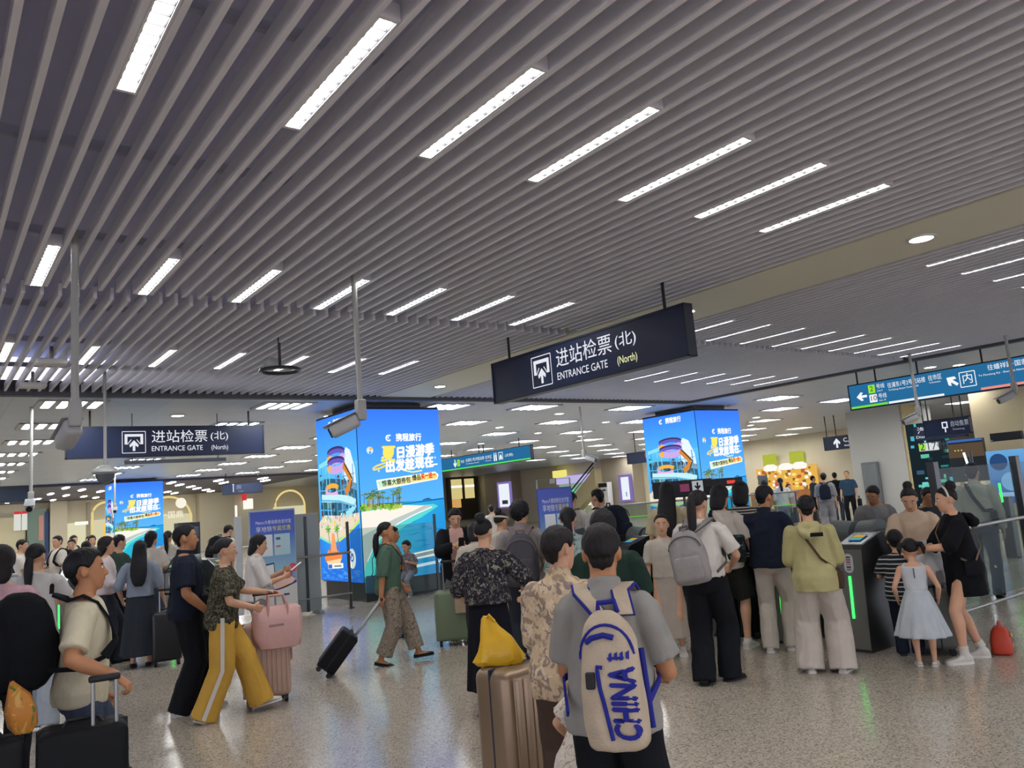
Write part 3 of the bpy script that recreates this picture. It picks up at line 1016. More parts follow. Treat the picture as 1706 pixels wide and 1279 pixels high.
MB().ball((-.12, 0, .08), (.10, .10, .09)).build('motor', mat('camera_grey', 'b0b2b2', 0.4), root, True)
# ------------------------------------------------------------------ ticket gates
GATE_SIDE = mat('dark_gate_flank', '3c4042', 0.30, 0.6)
GATE_TOP = mat('gate_black_glass', '1a1d20', 0.12)
GATE_FRONT = mat('gate_front_steel', '7c7e7a', 0.35, 0.7)
GREEN = emis('green_gate_light', (0.05, 1.0, 0.12), 2.2)
def make_gate():
    root = empty('ticket_gate', (0, 0, 0), 'x', 'ticket gate')
    w = .145
    prof = [(.0, .0), (.06, .99), (.10, 1.03), (.46, 1.13), (.60, 1.12), (1.88, 1.12), (1.94, 1.06), (1.98, 0)]
    mb = MB()
    rings = [[(x, s * w, z) for x, z in prof] for s in (-1, 1)]
    mb.loft(rings)
    bm_o = mb.build('body', GATE_SIDE, root)
    lean = Matrix.Rotation(math.atan(.0615), 3, 'Y')
    MB().box((.026, 0, .51), (.012, 2 * w, .96), rot=lean).build('front_panel', GATE_FRONT, root)
    MB().box((.018, 0, .525), (.014, .024, .41), rot=lean).build('light_strip', GREEN, root)
    a = Art(Matrix(((0, .062, -1, -.008), (-1, 0, 0, 0), (0, 1, .062, 0), (0, 0, 0, 1))))
    a.rect(-.075, .74, .075, .97, '2a3358', 1)
    a.poly([(.05 * math.cos(R(q)), .90 + .05 * math.sin(R(q))) for q in range(0, 181, 20)] + [(.05 * math.cos(R(q)), .81 + .05 * math.sin(R(q))) for q in range(180, 361, 20)], 'c8ccd0', 2)
    for i, c in enumerate(('7a8088', '3a4048', '9aa0a8', 'c83a34', '6878a0', '3a4048')):
        a.rect(-.024, .785 + .024 * i, .024, .801 + .024 * i, c, 3)
    a.build('instruction_sticker', PRINT, root)
    MB().add([(.115, -w + .02, 1.037), (.115, w - .02, 1.037), (.44, w - .02, 1.128), (.44, -w + .02, 1.128)], [(0, 1, 2, 3)]).build('reader_glass', GATE_TOP, root)
    a = Art(Matrix(((0, .963, -.27, .19), (-1, 0, 0, 0), (0, .27, .963, 1.064), (0, 0, 0, 1))))
    a.rect(-.07, .0, .07, .17, '3a6ea0', 1)
    a.rect(-.06, .09, .06, .16, 'e0b44a', 2)
    a.rect(-.06, .02, .06, .08, '6ec0b0', 2)
    a.build('reader_screen', art_mat('gate_screen', 0.7), root)
    g = MB()
    for s in (-1, 1):
        pts = [(1.0 + .17 * math.cos(R(q)), 1.08 + .15 * math.sin(R(q))) for q in range(0, 181, 15)] + [(.83, .62), (1.17, .62)]
        g.loft([[(x, s * (w + .002), z) for x, z in pts], [(x + .02, s * (w + .235), z - .02) for x, z in pts]])
    g.build('barrier_flap', mat('grey_rubber_flap', '5c6466', 0.5), root)
    return root
gate0 = make_gate()
_g = [False]
def gate(x, y, rz, label, group):
    o = copy_tree(gate0) if _g[0] else gate0
    _g[0] = True
    o.location = (x, y, 0)
    o.rotation_euler = (0, 0, rz)
    tag(o, label, 'ticket gate', group)
gy = (4.62, 5.45, 6.27, 7.08, 7.90, 8.72, 9.54, 10.36)
gl = ('ticket gate with green light beside the child in the striped shirt, end of its row',
      'ticket gate between the man in navy and the woman in the pale yellow jacket',
      'ticket gate with dark flank right of the person in dark shorts',
      'ticket gate with green light just left of the long-haired woman in white tee',
      'steel ticket gate beside the girl in the pale dress', 'ticket gate behind the man in dark green',
      'ticket gate behind the woman in teal print blouse', 'ticket gate behind the blue poster board')
for y, l in zip(gy, gl):
    gate(7.50, y, 0, l, 'right row of ticket gates')
for x, l in ((4.42, 'ticket gate behind the camouflage-print blouse woman'), (3.55, 'ticket gate behind the man in black'), (2.70, 'ticket gate behind the long-haired woman in the dark skirt'), (1.85, 'ticket gate behind the woman in the green top at the left'), (1.0, 'ticket gate behind the ponytail woman in white at the left'), (.15, 'ticket gate at the far left edge of the row')):
    gate(x, 14.75, PI / 2, l, 'left row of ticket gates')

root = empty('ticket_machine', (4.75, 18.4, 0), 'dark grey machine standing behind the man in black and the left gates', 'ticket machine')
MB().rbox((0, 0, .92), (.46, .36, 1.84), .02).build('cabinet', mat('machine_grey', '3c444c', .45), root)
MB().rbox((0, -.185, 1.62), (.38, .02, .22), .01).build('header_panel', mat('machine_header', '667078', .4), root)
MB().rbox((0, -.185, 1.30), (.34, .02, .30), .01).build('screen', BLACK, root)
# ------------------------------------------------------------------ fences and boards
CLEAR = glass_mat('clear_railing_glass')
def railing(name, p0, p1, label, posts, hrail=1.03, lrail=.28, ph=1.6, pw=.05, glass=None, rails=None, lead=0.0):
    """posts at given distances along p0-p1"""
    d = V((p1[0] - p0[0], p1[1] - p0[1], 0))
    L = d.length
    root = empty(name, (p0[0], p0[1], 0), label, 'railing', rz=math.atan2(d.y, d.x))
    for q in posts:
        MB().rbox((q, 0, ph / 2), (pw, pw * .8, ph), .006).rbox((q, 0, .01), (pw * 2, pw * 2, .02), .004).build('post', DARKSTEEL, root)
    a, b = rails if rails else (0, L)
    if hrail:
        MB().cyl((a, -.05, hrail), (b, -.05, hrail), .024, seg=14).build('handrail', STEEL, root, True)
    if lrail:
        MB().cyl((a, -.03, lrail), (b, -.03, lrail), .016, seg=12).build('lower_rail', STEEL, root, True)
    for g0, g1, z0, z1 in glass or []:
        MB().box(((g0 + g1) / 2, 0, (z0 + z1) / 2), (g1 - g0, .012, z1 - z0)).build('glass_panel', CLEAR, root)
    return root
railing('steel_railing', (5.42, 14.22), (8.62, 14.22), 'steel post and rail fence before the near advertising column', (1.15, 3.07), rails=(0, 1.17), glass=[(1.2, 3.04, .12, 1.45)])
rr = railing('glass_railing', (9.25, 4.48), (14.2, 4.48), 'glass railing with round steel handrail at the right edge', (.02, 2.2, 4.6), hrail=1.02, lrail=.12, ph=1.80, pw=.11, glass=[(.1, 2.12, .18, 1.72), (2.3, 4.5, .18, 1.72)])
railing('glass_railing', (13.5, 14.75), (16.9, 11.4), 'glass railing with a green edge line between the two beach columns', (0, 1.6, 3.2, 4.7), hrail=1.42, lrail=.1, ph=1.42, pw=.04, glass=[(.03, 1.57, .15, 1.40), (1.63, 3.17, .15, 1.40), (3.23, 4.67, .15, 1.40)])
MB().box((2.4, -.02, 1.12), (4.7, .01, .018)).build('green_edge', emis('green_edge_line', '6ad83a', 0.8), bpy.data.objects['glass_railing.001'])
railing('steel_railing', (6.2, 24.5), (10.5, 24.5), 'steel rail fence far behind the man in black', (0, 1.1, 2.2, 3.3, 4.3), hrail=1.0, lrail=.5, ph=1.15, pw=.05)

root = empty('partition_panel', (5.75, 14.32, 0), 'plain grey free-standing partition panel right of the payment poster', 'partition')
MB().rbox((0, 0, .93), (.56, .05, 1.76), .008).build('panel', mat('grey_partition', '8f989c', 0.45), root)
MB().rbox((.02, -.01, .90), (.05, .08, 1.72), .01).build('upright', DARKSTEEL, root)
for s in (-1, 1):
    MB().rbox((s * .22, 0, .025), (.10, .36, .05), .012).build('foot', mat('grey_partition', '8f989c', 0.45), root)

def poster_art(M, w, h, parent, upper_only=False):
    a = Art(M)
    U = lambda f: f * w
    T = lambda f: h * (1 - f)
    a.grad(0, T(1), w, T(0), '9ac8e0', '3a4fb4')
    a.grad(0, T(.22), w, T(0), '4a68cc', '3e54bc', 1)
    a.grad(0, T(.62), w, T(.22), '9cc8de', '4468c4', 1)
    rnd = random.Random(5)
    for u, v, r, c in ((.78, .66, .13, 'c8488c'), (.92, .60, .10, 'd85a70'), (.66, .72, .10, 'a04a98'), (.86, .74, .12, '7a3a90'), (.22, .66, .07, 'e09ab0'), (.10, .70, .10, '5a9cd0'), (.35, .72, .09, '4a7cc0')):
        a.disc(U(u), T(v), r * w, c, 2)
    a.poly([(U(.30), T(.54)), (U(.50), T(.53)), (U(.53), T(.72)), (U(.32), T(.73))], '303848', 3)
    a.poly([(U(.32), T(.555)), (U(.485), T(.545)), (U(.51), T(.71)), (U(.335), T(.715))], 'e8eef2', 4)
    a.poly([(U(.45), T(.76)), (U(.58), T(.66)), (U(.64), T(.70)), (U(.80), T(.66)), (U(.98), T(.72)), (U(.8), T(.80)), (U(.5), T(.80))], 'f0c8b8', 5)
    a.poly([(U(0), T(.83)), (U(.35), T(.815)), (U(.7), T(.785)), (U(1), T(.74)), (U(1), T(1)), (U(0), T(1))], '4a50b8', 5)
    a.poly([(U(0), T(.845)), (U(.35), T(.83)), (U(.7), T(.80)), (U(1), T(.755)), (U(1), T(1)), (U(0), T(1))], 'd8d8d4', 6)
    a.text('Metro大都会联合支付宝', U(.52), T(.115), .075, 'e4e8f4', 2, w=w * .80)
    a.text('享地铁', U(.30), T(.185), .10, 'e4e8f4', 2, w=w * .36)
    a.text('专属优惠', U(.70), T(.185), .10, 'e8e040', 2, w=w * .42)
    a.rect(U(.16), T(.46), U(.48), T(.24), 'dfe6ea', 3)                 # the code square itself is left blank
    a.rect(U(.52), T(.46), U(.88), T(.24), 'b4d4e0', 3)
    a.rect(U(.56), T(.30), U(.66), T(.275), '4a5a80', 4)
    a.rect(U(.56), T(.375), U(.66), T(.36), 'c85048', 4)
    a.rect(U(.55), T(.875), U(.82), T(.855), '4a50a0', 7)
    a.build('printed_face', PRINT, parent)

root = empty('poster_stand', (4.70, 14.12, 0), 'free-standing blue payment poster behind the woman in the white blouse', 'poster stand')
MB().rbox((.40, .03, 1.05), (.84, .05, 1.76), .01).build('frame', mat('poster_frame', 'a8b0b8', 0.4), root)
poster_art(facing((0, -.0, .20), (1, 0, 0)), .80, 1.70, root)
for s in (.12, .68):
    MB().rbox((s, .03, .085), (.05, .30, .17), .01).build('foot', DARKSTEEL, root)
MB().rbox((-.13, .25, 1.0), (.12, .04, 1.7), .01).build('side_fin', mat('pale_fin', 'c4c8cc', 0.5), root)
root = empty('poster_stand', (7.06, 8.95, 0), 'blue payment poster on a stand behind the tall grey backpack', 'poster stand', rz=-R(38))
MB().rbox((.235, .03, 1.14), (.50, .04, 1.48), .01).build('frame', mat('poster_frame_blue', '3c50a8', 0.4), root)
poster_art(facing((0, 0, .42), (1, 0, 0)), .47, 1.44, root)
MB().tube([(0, .03, .4), (0, .03, 2.0), (.47, .03, 2.0), (.47, .03, .4)], .012, 8).rbox((.22, .03, 1.97), (.08, .03, .07), .01).build('hook_frame', POLE, root)
for s in (.05, .42):
    MB().tube([(s, .03, .45), (s, -.02, .02)], .014, 8).build('leg', POLE, root)
    MB().tube([(s, .03, .45), (s, .30, .02)], .014, 8).build('leg', POLE, root)

root = empty('information_display', (7.98, 7.52, 0), 'dark double information display on posts before the second beach column', 'display', rz=-R(50))
MB().rbox((.33, .0, 1.72), (.78, .08, .22), .012).build('cabinet', BLACK, root)
a = Art(facing((0, -.045, 1.61), (1, 0, 0)))
a.rect(.46, .06, .60, .20, 'a8acb0', 1)
a.arrow(.53, .13, .10, -PI / 2, '20242c', 2)
a.rect(.30, .07, .42, .17, '7a3a58', 1)
a.rect(.06, .07, .12, .17, '8a6a40', 1)
a.build('lettering', LETTER, root)
for s in (.02, .34):
    MB().cyl((s, .02, 0), (s, .02, 1.62), .018).build('post', DARKSTEEL, root)
root = empty('information_display', (8.02, 6.72, 0), 'small black display with red characters above the gates at the ponytail woman', 'display', rz=-R(52))
MB().rbox((.22, 0, 1.76), (.46, .06, .10), .01).build('cabinet', BLACK, root)
a = Art(facing((0, -.035, 1.71), (1, 0, 0)))
a.rect(.26, .03, .36, .07, 'e04a40', 1)
a.build('lettering', LETTER, root)
MB().cyl((.22, .02, 0), (.22, .02, 1.72), .02).build('post', DARKSTEEL, root)

# ------------------------------------------------------------------ pillars and the shops round the hall
PIL = panel_material('grey_pillar_panel', 'c6c6c0', 1.4, 1.3, 0.42, 0.85)
o = MB().box((1.1, 1.02, CEIL / 2), (2.2, 2.04, CEIL)).build('pillar', PIL)
o.location = (27.7, 14.24, 0)
tag(o, kind='structure')
o = MB().box((0, 0, CEIL / 2), (1.0, .06, CEIL)).build('pillar_cladding', mat('cream_stone', 'cdbd88', 0.5, vary=.06))
o.location = (28.25, 14.20, 0)
tag(o, kind='structure')
root = empty('hose_cabinet', (27.62, 15.55, 0), 'grey steel cabinet against the big grey pillar', 'cabinet')
MB().rbox((0, 0, 1.05), (.14, .62, 2.05), .02).build('body', mat('cabinet_grey', '6e7274', 0.5), root)
MB().rbox((-.08, 0, 1.05), (.02, .54, 1.9), .008).build('door', mat('cabinet_door_grey', '787c7e', 0.5), root)

GLOWY = emis('warm_shop_glow', (1.0, .86, .48), 0.85)
GLOWW = emis('white_shop_glow', (1.0, .96, .86), 1.0)
CREAM = mat('cream_wall', 'b9b096', 0.6)
def wallbox(name, kind_label, cat, x0, x1, z0, z1, y, parts, depth=.3):
    """thing standing against the back wall; parts: (name, x0, x1, z0, z1, material, out)"""
    root = empty(name, ((x0 + x1) / 2, y, 0), kind_label, cat)
    for n, a, b, c, d, m, out in parts:
        MB().rbox(((a + b) / 2 - (x0 + x1) / 2, -out, (c + d) / 2), (b - a, depth, d - c), min(.02, (b - a) / 5, (d - c) / 5)).build(n, m, root)
    return root
YB = 55.75
wallbox('kiosk', 'green glazed kiosk at the far left wall with a navy side', 'kiosk', 5.3, 6.4, 0, 3.6, YB, [
    ('body', 5.3, 6.25, 0, 3.5, mat('dull_green_glass', '6c8070', 0.25), .3), ('side_board', 6.18, 6.4, 0, 3.3, mat('navy_board', '2a3a66', 0.5), .32), ('poster', 5.86, 6.12, 1.6, 3.1, mat('salmon_poster', 'b8887c', 0.5), .34)])
wallbox('notice_board', 'pair of lit white notices with red heads at the far left', 'notice board', 4.6, 5.4, 2.2, 3.4, YB, [
    ('sheet', 4.63, 4.98, 2.3, 3.4, emis('white_notice', 'e8e8e0', .85), .3), ('sheet', 5.03, 5.38, 2.3, 3.4, emis('white_notice', 'e8e8e0', .85), .3),
    ('red_head', 4.63, 4.98, 3.25, 3.42, emis('red_notice', 'd83a40', .9), .32), ('red_head', 5.03, 5.38, 3.25, 3.42, emis('red_notice', 'd83a40', .9), .32)], depth=.1)
wallbox('wall_panel', 'plain cream wall panel behind the red-headed notices at the far left', 'wall panel', 2.6, 5.25, 0, 3.3, YB, [
    ('panel', 2.6, 5.25, 0, 3.1, mat('cream_panel', 'c4bc98', 0.5), .05), ('skirting', 2.6, 5.25, 0, .2, FASCIA, .07)], depth=.1)
wallbox('shop_window', 'pale lit shop front at the far left beside the kiosk', 'shop front', 7.3, 8.65, 0, 3.3, YB, [
    ('lit_panel', 7.3, 8.4, 0, 2.5, emis('cream_glow', (.78, .74, .50), .9), .1), ('tube_light', 7.8, 8.5, 2.36, 2.56, GLOWW, .3), ('post', 8.45, 8.65, 0, 3.7, mat('beige_post', '98917c', 0.5), .2)])

def arch_shop(x0, x1, zt, label, text, sign):
    root = empty('arched_shop_front', ((x0 + x1) / 2, YB - .15, 0), label, 'shop front')
    w = (x1 - x0) / 2
    MB().box((0, .05, 1.3), (2 * w, .1, 2.6)).build('back_panel', emis('shop_interior', (.72, .68, .44), .9), root)
    pts = [(-w * .93, -.12, .2), (-w * .93, -.12, zt - w * .93)] + [(-w * .93 * math.cos(R(q)), -.12, zt - w * .93 + w * .93 * math.sin(R(q))) for q in range(10, 171, 16)] + [(w * .93, -.12, zt - w * .93), (w * .93, -.12, .2)]
    MB().tube(pts, .07, 8).build('gold_arch', emis('gold_arch', (1.0, .78, .32), .8), root, True)
    if text:
        a = Art(facing((-w * .2, -.25, 1.95), (1, 0, 0)))
        a.text(text, .5, .6, .5, 'fff8e0', 1)
        a.disc(1.1, 1.35, .34, 'f8f4e0', 1)
        for k in range(5):
            an = R(100 + 18 * k)
            a.line([(.1 + .8 * math.cos(an), .7 + .8 * math.sin(an)), (.1 + 1.1 * math.cos(an), .7 + 1.1 * math.sin(an))], .12, 'fff4cc', 1)
        a.build('lettering', LETTER, root)
    if sign:
        MB().box((.1, -.2, 1.9), (.55, .08, .9)).build('menu_board', emis('orange_menu', (1.0, .66, .12), .9), root)
arch_shop(8.7, 10.3, 3.65, 'gold-arched shop front with an orange menu left of the far beach column', '', True)
arch_shop(11.6, 14.7, 3.75, 'gold-arched noodle shop front right of the far beach column', '一国鼎', False)
arch_shop(20.2, 22.5, 3.7, 'pale arched doorway left of the near beach column', '', False)
o = MB().box((16.2, YB - .3, CEIL / 2), (2.3, .6, CEIL)).build('pillar', mat('beige_pillar', 'bcb298', 0.5))
tag(o, kind='structure')
o = MB().box((6.9, YB - .3, CEIL / 2), (.9, .6, CEIL)).build('pillar', mat('beige_pillar', 'bcb298', 0.5))
tag(o, kind='structure')
wallbox('lit_doorway', 'narrow lit doorway with a red banner behind the far toilet sign', 'doorway', 16.8, 18.7, 0, 3.6, YB, [
    ('glow', 17.3, 17.6, .5, 2.9, GLOWW, .2), ('banner', 18.0, 18.25, 3.2, 3.65, emis('red_notice', 'd83a40', .9), .25), ('window', 18.1, 18.7, 2.6, 3.3, GLOWW, .2)])
wallbox('display_shelf', 'tall lit shop window with dark frame between column and cream pillar', 'shop window', 34.6, 38.0, .5, 4.0, YB, [
    ('frame', 34.6, 37.4, .5, 3.95, mat('dark_window_frame', '3a342c', 0.5), .12), ('upper_pane', 34.9, 35.9, 2.2, 3.8, emis('amber_window', (.85, .72, .30), .75), .2), ('upper_pane', 36.2, 37.1, 2.2, 3.8, emis('amber_window', (.85, .72, .30), .75), .2),
    ('shelf_light', 34.9, 35.9, 3.1, 3.3, GLOWW, .24), ('shelf_light', 36.2, 37.1, 3.1, 3.3, GLOWW, .24), ('orange_display', 34.9, 35.7, 1.5, 2.2, emis('orange_display', (.9, .5, .15), .7), .24)])

# middle wall, seen between the columns
o = wall('wall_shops', 37.9, 21.5, 37.9, 55.9)
def xbox(name, label, cat, y0, y1, parts, x=37.55):
    root = empty(name, (x, (y0 + y1) / 2, 0), label, cat)
    for n, a, b, c, d, m, out in parts:
        MB().rbox((-out, (a + b) / 2 - (y0 + y1) / 2, (c + d) / 2), (.2, b - a, d - c), min(.02, (b - a) / 5, (d - c) / 5)).build(n, m, root)
    return root
o = MB().box((37.3, 51.6, CEIL / 2), (1.0, 3.6, CEIL)).build('pillar', mat('cream_pillar', 'aaa08e', 0.5)); tag(o, kind='structure')
o = MB().box((37.3, 38.1, CEIL / 2), (1.0, 2.9, CEIL)).build('pillar', mat('cream_pillar', 'aaa08e', 0.5)); tag(o, kind='structure')
LBX = emis('lightbox_face', (.86, .92, 1.0), .95)
for y0, y1, z0, z1, l in ((49.7, 51.4, 1.2, 3.2, 'violet-edged lightbox on the cream pillar left of the poster stand'), (36.75, 37.8, 1.1, 2.8, 'violet-edged lightbox on the pillar left of the second beach column')):
    xbox('lightbox', l, 'lightbox', y0, y1, [('frame', y0, y1, z0, z1, emis('violet_edge', (.30, .22, .62), .7), .35), ('face', y0 + .1, y1 - .28, z0 + .1, z1 - .15, LBX, .40), ('print', y0 + .3, y1 - .7, z0 + .3, z0 + .6, mat('print_grey', '8a90a0', .5), .45)], x=37.0)
root = empty('air_conditioner', (36.4, 38.9, 0), 'white floor-standing air conditioner by the cream pillar', 'air conditioner')
MB().rbox((0, 0, 1.22), (.45, .85, 2.42), .04).build('cabinet', WHITEP, root, True)
MB().rbox((-.23, 0, 2.25), (.03, .8, .26), .01).build('outlet', BLACK, root)
MB().rbox((-.23, -.1, 1.92), (.02, .3, .10), .005).build('control_panel', BLACK, root)
MB().ball((-.23, .1, 1.2), (.012, .16, .28)).build('decoration', mat('brown_print', '9a7a5a', .6), root)
# escalator seen under the hanging sign
root = empty('escalator', (36.5, 41.6, 0), 'cream-sided escalator rising at the far middle', 'escalator')
MB().add([(-.3, 1.9, .6), (-.3, -2.0, 3.4), (-.3, -2.0, 2.0), (-.3, .6, .4), (.3, 1.9, .6), (.3, -2.0, 3.4), (.3, -2.0, 2.0), (.3, .6, .4)], [(0, 1, 2, 3), (7, 6, 5, 4), (0, 4, 5, 1), (1, 5, 6, 2), (2, 6, 7, 3), (3, 7, 4, 0)]).build('balustrade', mat('escalator_cream', 'cfc39a', .4), root)
MB().tube([(-.35, 2.2, .95), (-.35, -2.0, 3.75)], .05, 8).tube([(-.35, 2.0, .75), (-.35, -2.0, 3.5)], .03, 8).build('handrail', BLACK, root)
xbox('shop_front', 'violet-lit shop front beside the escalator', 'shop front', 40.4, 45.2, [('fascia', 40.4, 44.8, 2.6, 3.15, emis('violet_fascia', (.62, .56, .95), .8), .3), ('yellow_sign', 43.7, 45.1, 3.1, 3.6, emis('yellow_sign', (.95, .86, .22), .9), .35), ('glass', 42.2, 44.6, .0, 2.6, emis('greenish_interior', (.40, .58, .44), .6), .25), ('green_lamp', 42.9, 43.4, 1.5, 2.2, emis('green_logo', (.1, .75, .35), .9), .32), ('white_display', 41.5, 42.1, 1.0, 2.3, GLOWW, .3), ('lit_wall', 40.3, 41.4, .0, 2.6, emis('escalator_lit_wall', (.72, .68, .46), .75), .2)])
# orange food stall
root = empty('food_stall', (37.4, 26.0, 0), 'orange glowing food stall with hanging lamps at the far right', 'food stall')
MB().box((0, 0, .55), (.7, 4.0, 1.1)).build('counter', mat('stall_counter', 'a86a34', .5), root)
MB().box((.1, -.1, 1.7), (.1, 3.7, 1.3)).build('lit_shelf', emis('orange_shelf', (1.0, .56, .10), .8), root)
rnd = random.Random(3)
items = MB()
for k in range(70):
    items.rbox((.0, rnd.uniform(-1.8, 1.6), rnd.uniform(1.2, 2.3)), (.1, rnd.uniform(.06, .2), rnd.uniform(.08, .22)), .01, rnd.randrange(4))
tag(items.build('wares', [emis('ware_red', (.8, .16, .05), .7), emis('ware_yellow', (1, .8, .2), 1), emis('ware_white', (1, .95, .85), 1), emis('ware_brown', (.45, .2, .05), .6)], root), kind='stuff')
for y in (.75, -.2, -1.05):
    MB().loft([[(q * math.cos(2 * PI * k / 20) * .6, y + q * math.sin(2 * PI * k / 20), z) for k in range(20)] for q, z in ((.2, 2.55), (.42, 2.42), (.42, 2.24), (.25, 2.18))]).build('hanging_lamp', GLOWW, root, True)
for y in (.85, -.85):
    MB().box((.15, y, 2.8), (.05, .85, .6)).build('green_panel', emis('lime_panel', (.62, .70, .08), .7), root)
MB().box((-.2, 1.2, 1.75), (.06, .6, .5)).build('menu_board', mat('slate_menu', '4a5060', .5), root)
wall('wall_right_corridor', 38.0, 21.5, 52, 21.5, m=CREAM)
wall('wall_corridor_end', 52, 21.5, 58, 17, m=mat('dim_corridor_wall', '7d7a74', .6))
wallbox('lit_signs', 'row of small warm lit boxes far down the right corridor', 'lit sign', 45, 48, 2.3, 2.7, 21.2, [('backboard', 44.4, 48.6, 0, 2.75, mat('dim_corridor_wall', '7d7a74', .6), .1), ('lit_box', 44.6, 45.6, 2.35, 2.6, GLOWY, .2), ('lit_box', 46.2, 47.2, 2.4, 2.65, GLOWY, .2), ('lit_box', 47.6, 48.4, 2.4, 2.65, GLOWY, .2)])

# right side behind the glass railing
o = MB().box((24.2, 7.6, CEIL / 2), (.4, 5.4, CEIL)).build('wall_right', mat('beige_right_wall', 'a4987c', .55)); tag(o, kind='structure')
def xsign(name, label, cat, y0, y1, z0, z1, x, art, face=BLACK, lit=LETTER):
    root = empty(name, (x, y0, z0), label, cat)
    MB().rbox((0, (y1 - y0) / 2, (z1 - z0) / 2), (.14, y1 - y0, z1 - z0), .015).build('cabinet', face, root)
    a = Art(facing((-.075, y1 - y0, 0), (0, -1, 0)))
    art(a, y1 - y0, z1 - z0)
    a.build('lettering', lit, root)
    return root
def line_sign(a, w, h):
    a.rect(.02, .02, w - .02, h - .02, 'd8dce0', 1)
    a.rect(.02, .05, .20, h - .04, '9ce040', 2)
    a.text('2', .11, h / 2, .28, '203a20', 3)
    a.text('17', .34, h / 2, .28, '4a505a', 2)
    a.text('号线', .47, h / 2, .22, '4a505a', 2, 'LEFT', w=.3)
xsign('line_sign', 'bright white and green line number sign behind the ticketing sign', 'sign', 9.95, 10.50, 2.14, 2.38, 21.2, line_sign)
def glow_shop(a, w, h):
    rnd = random.Random(8)
    a.grad(0, 0, w, h, '141c20', '1c2a30')
    for k in range(60):
        u, v = rnd.uniform(0, w), rnd.uniform(.3, h)
        a.rect(u, v, u + rnd.uniform(.04, .3), v + rnd.uniform(.03, .16), rnd.choice(['4ab0c8', '2c8a80', '78d0d8', '3a5a70', '1c3034', '60c0a0', '22343c']), 1)
xsign('lit_shop_display', 'cluttered teal glowing shop display behind the glass railing', 'display', 11.5, 12.7, .0, 3.1, 25.0, glow_shop)
def kiosk_art(a, w, h):
    a.rect(0, h - .45, w, h - .1, '5a4a3a', 1)
    for k in range(7):
        a.rect(.05 + k * w / 7, .9, .05 + k * w / 7 + .12, 1.3, ['b8a894', '8a7460', 'd0c0a8'][k % 3], 1)
    a.rect(0, h - .06, w, h, '3c6ab0', 1)
    a.text('···', .25, h - .28, .3, 'd8d060', 2)
xsign('dark_kiosk', 'dark kiosk with a blue top strip behind the man in the white shirt', 'kiosk', 8.95, 9.8, .0, 2.36, 21.3, kiosk_art, face=mat('dark_kiosk_body', '23282a', .4))
xsign('black_display', 'flat black display box on the beige wall at the right', 'display', 7.9, 8.6, 2.22, 2.42, 20.9, lambda a, w, h: a.rect(.02, .02, .05, .04, '8a8aff', 1))
def blue_ad(a, w, h):
    a.grad(0, 0, w, h, '2a50a8', '6aa8dc')
    a.disc(w * .3, h * .78, .2, '2a4a78', 1)
    a.disc(w * .55, h * .4, .22, '8ab8e8', 1)
    a.rect(.1, h * .12, w - .1, h * .2, 'a8c8f0', 1)
def sea_ad(a, w, h):
    a.grad(0, 0, w, h, '2c62c0', '7ccad8')
    a.disc(w * .25, h * .55, .3, 'd8b8a0', 1, ry=.15)
    a.disc(w * .6, h * .62, .2, 'd8d86a', 1)
    a.rect(.0, h * .3, w, h * .42, 'c8b8a4', 1)
xsign('advert_screen', 'blue glowing panel for an advert reflected in the glass railing, left of the post', 'advert', 7.90, 8.75, .75, 2.0, 20.9, blue_ad)  # both panels stand in for advert screens mirrored in the glass
xsign('advert_screen', 'sea-coloured glowing panel for an advert reflected in the glass at the right edge', 'advert', 6.2, 7.78, .75, 2.1, 20.9, sea_ad)
root = empty('strip_reflection', (17.6, 7.7, 0), 'slanted bright tube standing in for strip lights reflected in the glass', 'reflection')
MB().cyl((0, .12, 1.98), (0, .0, 1.28), .022).cyl((.02, -.02, 1.15), (.02, -.06, .6), .022).build('tube', emis('reflected_strip_glow', (.72, .88, 1.0), 2.5), root)  # glowing rods put in for the lamp strips mirrored in the railing glass
MB().cyl((.03, .0, 0), (.03, .0, 2.0), .03).build('upright', DARKSTEEL, root)
for y, z0, z1, l in ((6.55, 1.0, 1.35, 'green gate light far behind the right railing, taller one'), (7.2, .75, .95, 'green gate light far behind the right railing, shorter one')):
    root = empty('gate_post', (16.0, y, 0), l, 'gate post')
    MB().rbox((0.06, 0, .55), (.2, .2, 1.1), .02).build('body', GATE_SIDE, root)
    MB().rbox((-.06, 0, (z0 + z1) / 2), (.03, .04, z1 - z0), .01).build('light_strip', GREEN, root)

